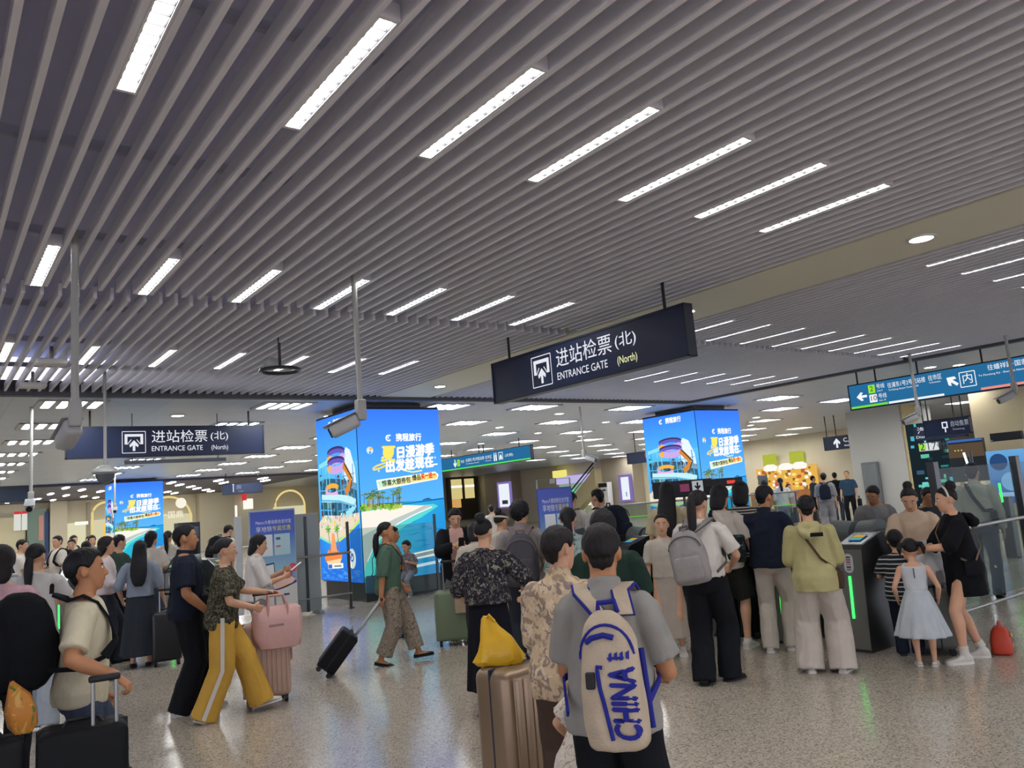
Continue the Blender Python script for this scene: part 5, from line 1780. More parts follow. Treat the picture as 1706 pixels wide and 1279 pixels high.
PEOPLE = {}
def person(key, label, x, y, hd, h, sex='f', top=None, bottom=None, shoes=None, hair=('short', None), pose=None, vox=.009, skin=None, hand_dirs=None, vol=1.0, faces=True, group=None):
    b = Body(h, **(pose or {}))
    far = vox > .011
    skin = skin or SKIN
    seed = (hash_str(key) % 97) * .37
    S = body_shape(b, sex, hand_dirs, far)
    me = remesh([p * b.k for p in S.v], S.f, vox, 2 if vox < .01 else 1)
    for q in (skin, EYEW, EYEB, LIP, BROW):
        me.materials.append(q)
    if faces:                                     # eyes, brows and lips set into the head
        fb = MB()
        Hs = Matrix.Scale(b.k, 4) @ b.H
        H3 = Hs.to_3x3()
        for q in (-1, 1):
            fb.ball(Hs @ V((q * .031, .0885, 1.600)), (.0135, .010, .0075), 1, 10, H3)
            fb.ball(Hs @ V((q * .031, .0945, 1.600)), (.0068, .006, .0068), 2, 10, H3)
            fb.ball(Hs @ V((q * .033, .090, 1.622)), (.019, .008, .0042), 4, 10, H3 @ Matrix.Rotation(R(q * 8), 3, 'Y'))
        fb.ball(Hs @ V((0, .0935, 1.532)), (.021, .012, .0055), 3, 12, H3)
        fb.ball(Hs @ V((0, .0915, 1.525)), (.017, .012, .0055), 3, 12, H3)
        bm = bmesh.new()
        bm.from_mesh(me)
        vv = [bm.verts.new(p) for p in fb.v]
        for f, mi in zip(fb.f, fb.mi):
            q = bm.faces.new([vv[i] for i in f])
            q.material_index = mi
            q.smooth = True
        bm.to_mesh(me)
        bm.free()
    root = bpy.data.objects.new('person', me)
    COL.objects.link(root)
    root.location = (x, y, 0)
    root.rotation_euler = (0, 0, -R(hd))
    tag(root, label, 'person', group)
    gv = max(.011, vox * 1.25)
    if hair[0]:
        hair_mesh(b, hair[0], hair[1] or HAIR, root, vox, seed, vol)
    if top:
        t = dict(sleeve='short', hem=.90, loose=.022, flare=.0, collar=False, name='shirt', amp=.010)
        t.update(top)
        garment(shirt_shape(b, sex, t['sleeve'], t['hem'] - (.90 - b.hipz) * 0, t['loose'], t['flare'], t['collar']), b, t['name'], t['m'], root, gv, t['amp'], 7, 5, seed)
    if bottom:
        q = dict(kind='trousers', length=1.0, r0=.098, r1=.075, r2=.070, waist=1.0, amp=.010)
        q.update(bottom)
        if q['kind'] in ('trousers', 'shorts'):
            garment(trouser_shape(b, sex, q['length'], q['r0'], q['r1'], q['r2'], q['waist'], q.get('loose', .014)), b, q['kind'], q['m'], root, gv, q['amp'], 9, 2.6, seed + 3)
            if q.get('stripe'):
                st = MB()
                for n, s in (('L', -1), ('R', 1)):
                    hp, kn, an = b.leg[n]
                    o = V((s, .0, 0))
                    e = an + V((0, 0, -.04))
                    pts = [hp + o * (q['r0'] + .004) + V((0, 0, .06)), hp.lerp(kn, .5) + o * ((q['r0'] * .55 + q['r1'] * .45) + .004), kn + o * (q['r1'] + .005), kn.lerp(e, .5) + o * ((q['r1'] + q['r2']) / 2 + .006), e + o * (q['r2'] + .006)]
                    st.ribbon([p * b.k for p in pts], tuple(o), .035, .008)
                st.build('side_stripe', q['stripe'], root)
        else:
            garment(skirt_shape(b, q['waist'], q['hem'], q['w0'], q['d0'], q['w1'], q['d1'], q.get('pleats', 9), q.get('pamp', .04), seed), b, q['kind'], q['m'], root, gv, q['amp'], 6, 1.5, seed, 2)
    if shoes:
        for n in ('L', 'R'):
            shoe(b, n, shoes[0], shoes[1], shoes[2], root)
    PEOPLE[key] = (root, b)
    return root, b

def hash_str(s):
    q = 7
    for c in s:
        q = (q * 31 + ord(c)) % 100003
    return q

def on_person(key, name, label, cat, local, group=None):
    """a separate thing placed in a person's frame; returns root and the map from that frame to the thing's own"""
    root, b = PEOPLE[key]
    M = Matrix.Translation(root.location) @ root.rotation_euler.to_matrix().to_4x4() @ Matrix.Scale(b.k, 4)
    c = V(local)
    o = empty(name, M @ c, label, cat, group)
    o.rotation_euler = root.rotation_euler
    k = b.k
    return o, (lambda p: (V(p) - c) * k), b

def backpack(key, label, m, w=.30, h=.44, d=.16, ztop=1.40, strap=None, trim=None, pocket=True, yoff=0.0, bulge=1.0, tilt=0.0, xoff=0.0, drop=0.0, art=None, straps=True, name='backpack', group=None, sag=0.0):
    root, b = PEOPLE[key]
    yb = -.115 * b.fat - .03 + yoff
    zc = ztop - h / 2 - drop
    o, f, b = on_person(key, name, label, 'backpack', b.T @ V((xoff, yb - d / 2, zc)), group)
    strap = strap or m
    trim = trim or strap
    Tm = b.T @ Matrix.Translation((xoff, yb, zc)) @ Matrix.Rotation(R(tilt), 4, 'Y')
    S = Shape()
    rr = []
    for t, a, e in ((-.5, .82, .72), (-.46, .96, .90), (-.32, 1.0, 1.08 * bulge), (-.1, 1.0, 1.12 * bulge), (.12, .97, 1.05), (.3, .88, .88), (.42, .70, .66), (.49, .46, .42), (.52, .25, .22)):
        ring = []
        for k in range(28):
            q = 2 * PI * k / 28
            c, s = math.cos(q), math.sin(q)
            ring.append(Tm @ V((w / 2 * a * math.copysign(abs(c) ** .6, c), -d / 2 - sag * (0.5 - t) * .1 + d / 2 * e * math.copysign(abs(s) ** .7, s) - (e - 1) * d * .0, h * t)))
        rr.append(ring)
    S.rings(rr)
    me = remesh([f(p) for p in S.v], S.f, .011, 2)
    folds(me, .009, 8, 7, hash_str(label) * .01)
    me.materials.append(m)
    body_me = me
    q = bpy.data.objects.new('bag_body', me)
    COL.objects.link(q)
    q.parent = o
    if pocket:
        S = Shape()
        S.rings([[Tm @ V((w * .40 * a * math.copysign(abs(math.cos(t)) ** .6, math.cos(t)), -d * 1.02 + d * .17 * e * math.copysign(abs(math.sin(t)) ** .7, math.sin(t)), h * z)) for t in (2 * PI * k / 24 for k in range(24))] for z, a, e in ((-.44, .8, .5), (-.38, .97, 1), (-.15, 1, 1.1), (.0, .92, .8), (.04, .8, .4))])
        me = remesh([f(p) for p in S.v], S.f, .011, 2)
        me.materials.append(m)
        q = bpy.data.objects.new('front_pocket', me)
        COL.objects.link(q)
        q.parent = o
    z = MB()
    z.tube([f(Tm @ V((w * .44 * math.cos(R(t)), -d * .90, h * (.18 + .24 * math.sin(R(t)))))) for t in range(0, 181, 12)], .006, 6)
    z.build('zip', trim, o)
    z = MB()
    z.tube([f(Tm @ V(p)) for p in ((-.04, -.03, h * .49), (-.035, -.03, h * .49 + .045), (.035, -.03, h * .49 + .045), (.04, -.03, h * .49))], .011, 8, ref=(0, 1, 0))
    z.build('carry_loop', trim, o)
    if straps:
        for s in (-1, 1):
            e = .020
            pts = [(s * .055 + xoff, yb - .02, ztop - .02 - drop), (s * .085, -.085, 1.405 + e), (s * .105, -.02, 1.428 + e), (s * .112, .055, 1.385 + e), (s * .116, .118, 1.30 + e * .5), (s * .134, .155 * b.fat, 1.20), (s * .182 * b.fat, .10, 1.11), (s * .208 * b.fat, -.02, 1.06), (s * .15, yb - .03, zc - h * .30)]
            nr = [(0, 0, 1), (0, -.4, 1), (0, .1, 1), (0, .6, .8), (0, 1, .3), (s * .3, 1, 0), (s, .5, 0), (s, -.2, 0), (s, -.6, 0)]
            MB().ribbon([f(b.T @ V(p)) for p in pts[:7]], [tuple(b.T.to_3x3() @ V(n)) for n in nr[:7]], .058, .014).build('shoulder_strap', strap, o)
            if trim is not strap:
                MB().ribbon([f(b.T @ V(p)) for p in pts[:7]], [tuple(b.T.to_3x3() @ V(n)) for n in nr[:7]], .076, .010).build('strap_edging', trim, o)
            MB().ribbon([f(b.T @ V(p)) for p in pts[5:]], [tuple(b.T.to_3x3() @ V(n)) for n in nr[5:]], .024, .010).build('webbing', trim, o)
    if art:
        bv = BVHTree.FromPolygons([v.co[:] for v in body_me.vertices], [p.vertices[:] for p in body_me.polygons])
        art(o, f, Tm, w, h, d, bv)
    return o

def sling(key, name, label, cat, m, bag_local, bag_size, side, bag_m=None, strap_w=.022):
    """bag hung on a diagonal strap; side = +1: bag on the right hip"""
    root, b = PEOPLE[key]
    o, f, b = on_person(key, name, label, cat, bag_local)
    e = 1.12 * b.fat
    pts = []
    # strap: over the opposite shoulder, front and back runs down to the bag
    top = V((-side * .085, -.01, 1.452))
    bx = V(bag_local)
    fr = [(-side * .075, .085, 1.40), (-side * .02, .142 * e, 1.27), (side * .08, .140 * e, 1.10)]
    bk = [(-side * .075, -.105, 1.41), (-side * .02, -.150 * e, 1.27), (side * .08, -.150 * e, 1.10)]
    loop = [bx + V((0, .04, bag_size[2] / 2))] + [b.T @ V(p) for p in fr[::-1]] + [b.T @ top] + [b.T @ V(p) for p in bk] + [bx + V((0, -.04, bag_size[2] / 2))]
    nr = [(side, .5, 0)] + [(0, 1, .2)] * 3 + [(0, 0, 1)] + [(0, -1, .2)] * 3 + [(side, -.5, 0)]
    MB().ribbon([f(p) for p in loop], nr, strap_w, .006).build('strap', m, o)
    if bag_size[0]:
        g = MB().rbox(f(bx), tuple(q * b.k for q in bag_size), min(bag_size) * .3)
        g.build('bag_body', bag_m or m, o, True)
        MB().rbox(f(bx + V((side * bag_size[0] * .45, 0, bag_size[2] * .1))), (.012, bag_size[1] * .8 * b.k, bag_size[2] * .5 * b.k), .004).build('flap', bag_m or m, o, True)
    return o
# ------------------------------------------------------------------ cloth
def cloth(name, c, **k):
    k.setdefault('rough', .85); k.setdefault('spec', .15); k.setdefault('vary', .06); k.setdefault('bump', .12); k.setdefault('bscale', 90)
    return mat('cloth_' + name, c, **k)
CW, CREAM_T, CK = cloth('white', 'c9c3ba'), cloth('cream', 'c9c1a6'), cloth('black', '15171c')
CNAVY, CPINK, CGREY = cloth('navy', '1c2230'), cloth('pink', 'c09aa2'), cloth('grey', '7f7c7c')
CDENIM, CCHAR = cloth('denim', '3d4658'), cloth('charcoal', '2b3038')
CYEL, COLIVE, CTAN = cloth('mustard', 'bf9742'), cloth('olive', '56604e'), cloth('taupe', '8c8274')
CBROWN, CSAGE, CBLUEG = cloth('brown', '4a3c32'), cloth('greygreen', '4c6455'), cloth('dusty_blue', '7d8796')
CLIME, CBEIGE, CGREEN = cloth('pale_yellow', 'a9a273'), cloth('beige', 'b9a48e'), cloth('dark_green', '1f3129')
CPALEY, CIVORY, CBLUE = cloth('pale_lemon', 'b4a888'), cloth('ivory', 'b9b1a4'), cloth('blue', '2c4358')
SOLE_W, SOLE_K = mat('white_sole', 'cfccc4', .6), mat('black_sole', '1a1a1c', .6)
SHW, SHK = cloth('shoe_white', 'c8c4bc', rough=.6), cloth('shoe_black', '1c1c1f', rough=.5)
SNK, BLKS, WSOLE = ('sneaker', SHW, SOLE_W), ('flat', SHK, SOLE_K), ('sneaker', SHK, SOLE_K)
FLORAL_D = print_mat('dark_floral', ['1d1c24', '8a8576', '4e4a48', '2a2838'], 22)
FLORAL_B = print_mat('beige_floral', ['c2ab8c', '97826a', 'd0bc9e', '8a7a72'], 11)
CAMO = print_mat('dark_camouflage_floral', ['22241f', '5c5a40', '3c4034', '6e6650'], 24)
TEALP = print_mat('teal_print', ['9cacac', '4c7484', 'b0b8a8', '5c7c6c'], 20)
STRIPE = print_mat('black_white_stripe', ['20232a', 'aeb0ac'], 7.5, 'stripe', distort=.80)
STRIPE2 = print_mat('fine_stripe', ['26272e', 'b4aea0'], 10, 'stripe', distort=.62)
KIDP = print_mat('white_child_print', ['cfc8b8', 'a88a78', 'c4bcb0'], 26)
CAMOP = print_mat('grey_brown_trouser_print', ['857a6c', '5f594e', '978b7c'], 16)

WALK_R = lambda s=.28: {'L': (-.09, -s, .02, -4, 24), 'R': (.09, s, 0, 5, -10)}

# ------------------------------------------------------------------ foreground
person('leftman', 'person in cream tee and dark jeans pulling a black suitcase at the left', .78, 5.28, 98, 1.65, 'm',
       top=dict(m=CREAM_T, hem=.84, loose=.020), bottom=dict(m=CDENIM, r0=.098, r1=.080, r2=.072), shoes=WSOLE, hair=('short', HAIR),
       pose=dict(lean=2, head=(0, 4, 0), hands={'R': (.33, .16, 1.01), 'L': (-.24, .12, .82)}, feet={'L': (-.1, .16, 0, -5, 0), 'R': (.1, -.14, 0, 8, 8)}, elbows={'R': (.4, -.9, -.2)}, curl={'R': 62, 'L': 35}, fat=1.02), vox=.0068, skin=SKIN_TAN, vol=1.25,
       hand_dirs={'R': ((.1, .75, -.65), (-.3, -.5, -.8))})
backpack('leftman', 'bulky black backpack on the person in the cream tee', cloth('pack_black', '14161a', bump=.3), w=.34, h=.52, d=.36, ztop=1.42, strap=CK, tilt=0, drop=-.06, bulge=1.15, sag=.25)
suitcase('suitcase', 'large soft black suitcase held by the person in the cream tee', (.73, 4.93, 0), R(-8), .42, .30, .70, cloth('case_black', '16181b', rough=.6), hx=.10, handle=.23, wheels=.07, soft=True)
suitcase('suitcase', 'black suitcase cut off by the left edge beside the orange bag', (.29, 4.99, 0), R(-4), .36, .26, .70, cloth('case_black2', '1a1b1d', rough=.6), handle=0, wheels=.07, soft=True)
o = empty('plastic_bag', (.46, 4.93, .80), 'crumpled orange and green plastic bag on the black suitcase at the left edge', 'plastic bag')
blob(MB(), [(-.01, .04, .04, 0, 0), (.02, .065, .055, 0, 0), (.10, .07, .055, -.01, 0), (.17, .05, .045, -.02, 0), (.22, .025, .025, -.04, 0), (.245, .010, .010, -.05, 0)], wob=.25, seed=2).build('bag', print_mat('orange_green_foil', ['b87a34', '5c6a34', 'c89a50'], 9, rough=.35), o, True)
person('edge', 'person in dark clothes almost wholly beyond the left edge, hand by the orange bag', -.06, 5.10, 95, 1.66, 'm', top=dict(m=CK), bottom=dict(m=CK), shoes=WSOLE, pose=dict(hands={'R': (.12, .36, .86), 'L': (-.25, .05, .8)}, curl=50), vox=.009, skin=SKIN_TAN)

person('beige', 'person in a beige floral blouse with short dark hair standing before the champagne suitcase', 2.72, 3.34, 56, 1.575, 'f',
       top=dict(m=FLORAL_B, hem=.79, loose=.022, sleeve='half', flare=.05, name='blouse', amp=.010, collar=True), bottom=dict(m=CBROWN, r0=.105, r1=.095, r2=.095), shoes=BLKS, hair=('short', HAIRB),
       pose=dict(fat=1.02, shoulders=.92, lean=3, head=(28, -4, 0), hands={'R': (.24, .28, 1.02), 'L': (-.12, .26, 1.0)}, elbows={'L': (-.3, -.9, -.6), 'R': (.4, -.8, -.5)}, curl=45), vox=.007, vol=1.3)
PK = cloth('pack_ivory', 'b8a892', bump=.2)
PKB = cloth('pack_blue_tape', '2a2f86')
person('china', 'person in grey short-sleeved shirt wearing the cream backpack with blue lettering', 2.27, 2.50, 55, 1.61, 'm',
       top=dict(m=cloth('grey_shirt', '8f8c86'), hem=.86, loose=.022, flare=.05, collar=True, amp=.010), bottom=dict(m=CK, r0=.105, r1=.09, r2=.085), shoes=WSOLE, hair=('short', HAIRB),
       pose=dict(fat=.97, lean=4, head=(-10, -12, 0), hands={'L': (-.14, .30, 1.06), 'R': (.20, .28, 1.02)}, elbows={'R': (.35, -.9, -.5), 'L': (-.4, -.9, -.5)}, curl=50, shoulders=.90), vox=.0068, skin=SKIN_TAN)
def china_art(o, f, Tm, w, h, d, bv):
    # lettering running up the right half of the pack, blue piping and pulls
    def on(x, z, off):
        p0, p1 = f(Tm @ V((x, -.8, z))), f(Tm @ V((x, 0, z)))
        hit, n, _, _ = bv.ray_cast(p0, (p1 - p0).normalized())
        return (hit if hit is not None else f(Tm @ V((x, -d, z)))) - (p1 - p0).normalized() * off
    mb = MB()
    vs, fs = text_polys('CHINA', .125, 'CENTER', shear=.2)
    k = .25 / (max(p[0] for p in vs) - min(p[0] for p in vs))
    bw = .0045
    for i, (dx, dz) in enumerate(((0, 0), (bw, 0), (-bw, 0), (0, bw), (0, -bw))):
        mb.add([on(w * .26 - p[1] * 1.1 + dx, -.085 + p[0] * k + dz, .006 + .0004 * i) for p in vs], fs)
    def mark(poly):
        mb.add([on(x, z, .006) for x, z in poly], [tuple(range(len(poly)))])
    for q in range(4):                                   # little brush mark above the word
        mark([(w * .06 + .022 * q, .075 + .006 * (q % 2)), (w * .06 + .022 * q + .012, .075), (w * .06 + .022 * q + .014, .108), (w * .06 + .022 * q + .002, .102)])
    mark([(w * .04, .082), (w * .30, .078), (w * .30, .088), (w * .04, .091)])
    mb.build('lettering', PKB, o)
    t = MB()
    t.tube([on(x, z, .002) for x, z in ((-.015, .055), (-.035, .06), (-.035, .04), (-.03, -.02), (-.02, -.08), (-.01, -.15), (-.005, -.205))], .008, 8, ref=(0, 1, 0))
    t.tube([on(x, z, .005) for x, z in ((-.075, .150), (-.05, .165), (0, .172), (.04, .160))], .011, 8, ref=(0, 1, 0))
    for s in (-1, 1):
        t.tube([f(Tm @ V((s * w * .50, -d * .35, z))) for z in (.10, -.08, -.2)], .011, 8, ref=(1, 0, 0))
    t.build('piping', PKB, o)
    MB().rbox(on(-.065, .012, .010), (.035, .02, .06), .006).build('buckle', BLACK, o)
backpack('china', 'cream backpack with blue straps and CHINA lettering on the person in grey', PK, w=.245, h=.50, d=.17, xoff=.06, ztop=1.37, strap=PK, trim=PKB, pocket=False, art=china_art, bulge=1.05, tilt=-4, sag=.6, drop=.02)
person('kid', 'small child in a white cap and white printed top, mostly hidden behind the cream backpack', 2.43, 2.87, 60, 1.03, 'c',
       top=dict(m=KIDP, hem=.72, loose=.045, flare=.12, amp=.010, collar=True), bottom=dict(kind='shorts', m=CTAN, length=.45), shoes=SNK, hair=('short', CW),
       pose=dict(fat=1.16, hs=1.30, lean=10, side=16, head=(30, -18, 16), hands={'L': (-.24, .26, 1.04), 'R': (.2, .2, .9)}, elbows={'L': (-1, -.5, -.5)}), vox=.0075)
for c_ in PEOPLE['kid'][0].children:
    if c_.name.startswith('hair'):
        c_.name = 'cap'
CHAMP = mat('champagne_shell', '8f7a63', .32, .45, vary=.04)
suitcase('suitcase', 'large champagne ribbed suitcase under the yellow bag', (2.86, 3.94, 0), R(8), .48, .30, .745, CHAMP, ribs=6, handle=0, wheels=.065, trim=mat('navy_trim', '20243a', .5))
o = empty('plastic_bag', (2.755, 4.0, .838), 'bright yellow plastic bag standing on the champagne suitcase', 'plastic bag', rz=R(-38))
mb = MB()
blob(mb, [(-.026, .12, .07, .01, 0), (.0, .145, .085, .01, 0), (.06, .125, .08, .015, 0), (.12, .095, .06, .0, 0), (.18, .055, .035, -.03, 0), (.235, .035, .02, -.045, 0), (.25, .012, .008, -.055, 0)], wob=.22, seed=5, seg=28)
mb.build('bag', mat('yellow_plastic', 'd6a81c', .35, spec=.5, bump=.4, bscale=9), o, True)
MB().tube([(-.05, 0, .23), (-.03, -.03, .26), (.0, -.02, .22)], .008, 8).build('handle', mat('yellow_plastic', 'd6a81c'), o)

# ------------------------------------------------------------------ left group
person('blackman', 'person in black shirt and wide black trousers facing right', 2.13, 8.33, 104, 1.75, 'm',
       top=dict(m=CNAVY, hem=.85, loose=.026, collar=True), bottom=dict(m=CK, r0=.108, r1=.105, r2=.110), shoes=SNK, hair=('short', HAIR),
       pose=dict(fat=1.08, head=(0, 0, 0), hands={'R': (.22, .17, .92), 'L': (-.2, .15, .9)}, elbows={'R': (.6, -.9, 0)}, curl=50, feet={'L': (-.1, .16, 0, -5, 0), 'R': (.1, -.08, 0, 8, 0)}), skin=SKIN_TAN)
sling('blackman', 'waist_bag', 'black pouch worn in front by the person in black', 'bag', CK, (.10, .17, .98), (.24, .09, .17), 1)
person('yellow', 'person in camouflage-print blouse and mustard side-stripe trousers, arm stretched out', 2.31, 7.80, 106, 1.60, 'f',
       top=dict(m=CAMO, hem=.84, loose=.030, sleeve='short', name='blouse', amp=.009), bottom=dict(m=CYEL, r0=.112, r1=.118, r2=.125, stripe=CW, amp=.010), shoes=('flat', SHW, SOLE_W), hair=('lowbun', HAIR),
       pose=dict(fat=1.06, lean=4, head=(0, 2, 0), hands={'L': (-.30, .45, 1.12), 'R': (.20, .28, 1.03)}, elbows={'L': (-.4, -.3, -.8), 'R': (.7, -.6, -.4)}, curl=45, feet={'L': (-.09, .38, 0, -3, -8), 'R': (.09, -.22, .01, 5, 20)}), hand_dirs={'L': ((.1, .95, -.1), (.4, 0, -.9))})
person('blouse', 'person in white blouse and grey trousers holding a phone behind the pink bag', 3.19, 9.48, 104, 1.58, 'f',
       top=dict(m=cloth('blouse_white', 'd0ccc8'), hem=.90, loose=.024, sleeve='half', name='blouse', collar=True), bottom=dict(m=CGREY, r0=.105, r1=.105, r2=.11), shoes=SNK, hair=('bob', HAIR),
       pose=dict(lean=2, head=(0, -14, 0), hands={'R': (.10, .34, 1.16), 'L': (-.10, .36, 1.22)}, elbows={'R': (.5, -.5, -.8)}, curl=50), vol=.7)
o, f, b = on_person('blouse', 'phone', 'phone held by the person in the white blouse', 'phone', (.04, .50, 1.27))
MB().rbox((0, 0, 0), (.075, .15, .010), .004, M=Matrix.Rotation(R(35), 4, 'X')).build('casing', mat('phone_white', 'd0d0d4', .3), o)
PINKC = mat('pink_case_shell', 'b79a8a', .4, vary=.03)
suitcase('suitcase', 'tall pale pink ribbed suitcase with the pink bag on its handle', (2.79, 8.04, 0), R(-12), .44, .27, .70, PINKC, ribs=9, handle=.28, wheels=.06, trim=mat('pink_trim', 'a8887a', .5))
o = empty('handbag', (2.84, 7.84, .92), 'soft pink holdall strapped over the pale pink suitcase', 'handbag', rz=R(-12))
PINKB = mat('pink_canvas', 'c9a09a', .7, bump=.25, bscale=14)
mb = MB()
blob(mb, [(-.40, .12, .05, .02, 0), (-.385, .19, .085, .02, 0), (-.28, .235, .11, .01, 0), (-.14, .245, .11, 0, 0), (-.03, .225, .085, 0, 0), (.0, .19, .05, 0, 0), (.005, .10, .02, 0, 0)], wob=.08, seed=4, seg=32)
mb.build('bag_body', PINKB, o, True)
for y in (-.085, .06):
    MB().tube([(-.09, y, -.10), (-.09, y * .9, .0), (-.075, y * .4, .10), (.06, y * .4, .10), (.09, y * .9, .0), (.09, y, -.10)], .012, 8, ref=(0, 1, 0)).build('strap', mat('pink_strap', 'bb8c86', .7), o)
MB().rbox((-.02, -.112, -.17), (.14, .006, .022), .002).build('tag', mat('pink_tag', '9a7a78', .6), o)
person('longhair', 'person with long straight hair in grey top and long dark skirt', 2.40, 11.64, 20, 1.60, 'f',
       top=dict(m=CBLUEG, hem=.95, loose=.02, sleeve='half'), bottom=dict(kind='skirt', m=CCHAR, waist=1.04, hem=.16, w0=.155, d0=.115, w1=.27, d1=.24, pleats=8, pamp=.05, amp=.004), shoes=BLKS, hair=('long', HAIR),
       pose=dict(hands={'R': (.30, .08, .84), 'L': (-.26, .14, .92)}, head=(0, -6, 0)))
suitcase('suitcase', 'black upright suitcase right of the long-haired person', (2.66, 11.40, 0), R(-10), .36, .24, .62, mat('black_shell', '17191d', .35), handle=.28, wheels=.06)
person('pinkwhite', 'person in pale pink long-sleeved top and dark trousers turning right', 2.09, 12.29, 96, 1.69, 'f',
       top=dict(m=cloth('pale_pink', 'c8bcbc'), hem=.94, loose=.02, sleeve='long'), bottom=dict(m=CCHAR, r0=.105, r1=.11, r2=.12), shoes=BLKS, hair=('long', HAIRB),
       pose=dict(hands={'R': (.18, .26, 1.0), 'L': (-.2, .3, 1.0)}, head=(0, -8, 0), feet={'L': (-.09, .14, 0, 0, 0), 'R': (.09, -.12, 0, 5, 10)}))
person('pinktee', 'person in a dusty pink tee cut off by the left edge', .50, 7.0, 12, 1.70, 'f',
       top=dict(m=CPINK, hem=.86, loose=.034), bottom=dict(m=CK, r0=.10, r1=.09, r2=.09), shoes=WSOLE, hair=('bob', HAIRB), pose=dict(fat=1.08, head=(10, -8, 0)))
person('ponyleft', 'person with low ponytail in a white tee with a red back print', .92, 8.95, 14, 1.69, 'f',
       top=dict(m=cloth('tee_offwhite', 'b9b6b4'), hem=.84, loose=.024), bottom=dict(m=cloth('pale_skirt', '9aa2aa'), r0=.11, r1=.11, r2=.11), shoes=SNK, hair=('lowpony', HAIR),
       pose=dict(fat=1.0, head=(16, -8, 0), hands={'R': (.2, .34, 1.12), 'L': (-.2, .3, 1.0)}))
o, f, b = on_person('ponyleft', 'phone', 'bright white phone screen held by the ponytail person at the left', 'phone', (.20, .44, 1.36))
MB().rbox((0, 0, 0), (.09, .010, .17), .004, M=Matrix.Rotation(R(25), 4, 'Y')).build('casing', BLACK, o)
MB().rbox((0, -.006, 0), (.085, .004, .16), .002, M=Matrix.Rotation(R(25), 4, 'Y')).build('screen', emis('phone_screen', (.95, .97, 1.0), 1.3), o)
root_, b_ = PEOPLE['ponyleft']
mb = MB(); mb.ball(V((.01, -.178, 1.20)) * b_.k, (.045, .010, .05), 0, 16)
mb.build('back_print', print_mat('red_back_print', ['a07878', '6a3a40', 'b8a0a0'], 30), root_, True)
person('greentop', 'person in dark green tee standing before the far left advertising column', 2.62, 14.26, 70, 1.69, 'm', top=dict(m=cloth('forest', '3c4a40'), hem=.84, loose=.03), bottom=dict(m=CK), shoes=WSOLE, pose=dict(hands={'R': (.18, .28, 1.12), 'L': (-.15, .28, 1.12)}, head=(0, -8, 0)), vox=.011)
person('whitetop', 'person in white tee beside the left gates, another head close behind', 3.14, 14.45, 30, 1.70, 'f', top=dict(m=CW, loose=.03), bottom=dict(m=CDENIM), shoes=SNK, hair=('bob', HAIR), pose=dict(head=(30, -8, 0), hands={'R': (.12, .34, 1.1), 'L': (-.2, .2, 1.0)}), vox=.011)
person('behindwhite', 'person with dark ponytail just behind the white tee at the left gates', 4.07, 17.2, 30, 1.68, 'f', top=dict(m=CIVORY, loose=.03), bottom=dict(m=CDENIM), shoes=SNK, hair=('pony', HAIR), vox=.013)
person('gatebp', 'person leaning with a black backpack behind the left gates', 5.10, 17.2, 60, 1.74, 'm', top=dict(m=CW, loose=.03), bottom=dict(m=CDENIM), shoes=SNK, pose=dict(lean=16, head=(0, -16, 0)), vox=.012)
backpack('gatebp', 'black backpack with white triangle on the person behind the left gates', CK, w=.32, h=.46, d=.20, ztop=1.42)
for i, (x, y, hd, h, t, hr, l) in enumerate(((2.47, 19.85, 250, 1.76, CW, 'short', 'person in white tee with dark backpack straps far left, facing left'), (2.86, 20.8, 200, 1.66, CNAVY, 'short', 'person in dark top far left behind the ponytail person'),
                                  (1.71, 18.92, 100, 1.74, CW, 'short', 'person in white tee far left under the red-headed notices'), (3.30, 23.77, 160, 1.74, CIVORY, 'short', 'person in pale long shirt with a belt pouch far left'),
                                  (1.98, 21.5, 40, 1.72, CCHAR, 'bob', 'person in dark grey far left between two white tees'), (3.55, 22.6, 190, 1.70, CGREY, 'bob', 'person in grey far left right of the pale long shirt'),
                                  (2.75, 18.2, 30, 1.60, CBLUEG, 'bob', 'person in dusty blue with a hair clip at the far left'), (1.15, 17.0, 20, 1.66, CCHAR, 'bob', 'person in charcoal at the far left edge'), (1.45, 23.5, 220, 1.72, CNAVY, 'short', 'person in navy farthest back at the left edge'),
                                  (3.95, 25.5, 210, 1.68, cloth('mauve', '5c5668'), 'bob', 'person in mauve farthest back near the left arch shop'))):
    person(f'fl{i}', l, x, y, hd, h, 'm' if hr == 'short' else 'f', top=dict(m=t, loose=.03), bottom=dict(m=CDENIM if i % 2 else CK), shoes=SNK, hair=(hr, HAIR), pose=dict(head=((i * 13) % 30 - 15, -8, 0), hands={'R': (.12, .32, 1.1 + .02 * (i % 4)), 'L': (-.22, .1, .85)}), vox=.014)
backpack('fl0', 'dark backpack on the far left person in white tee facing left', CK, w=.30, h=.42, d=.16)
backpack('fl3', 'dark backpack on the far left person in the pale long shirt', CK, w=.30, h=.42, d=.16)

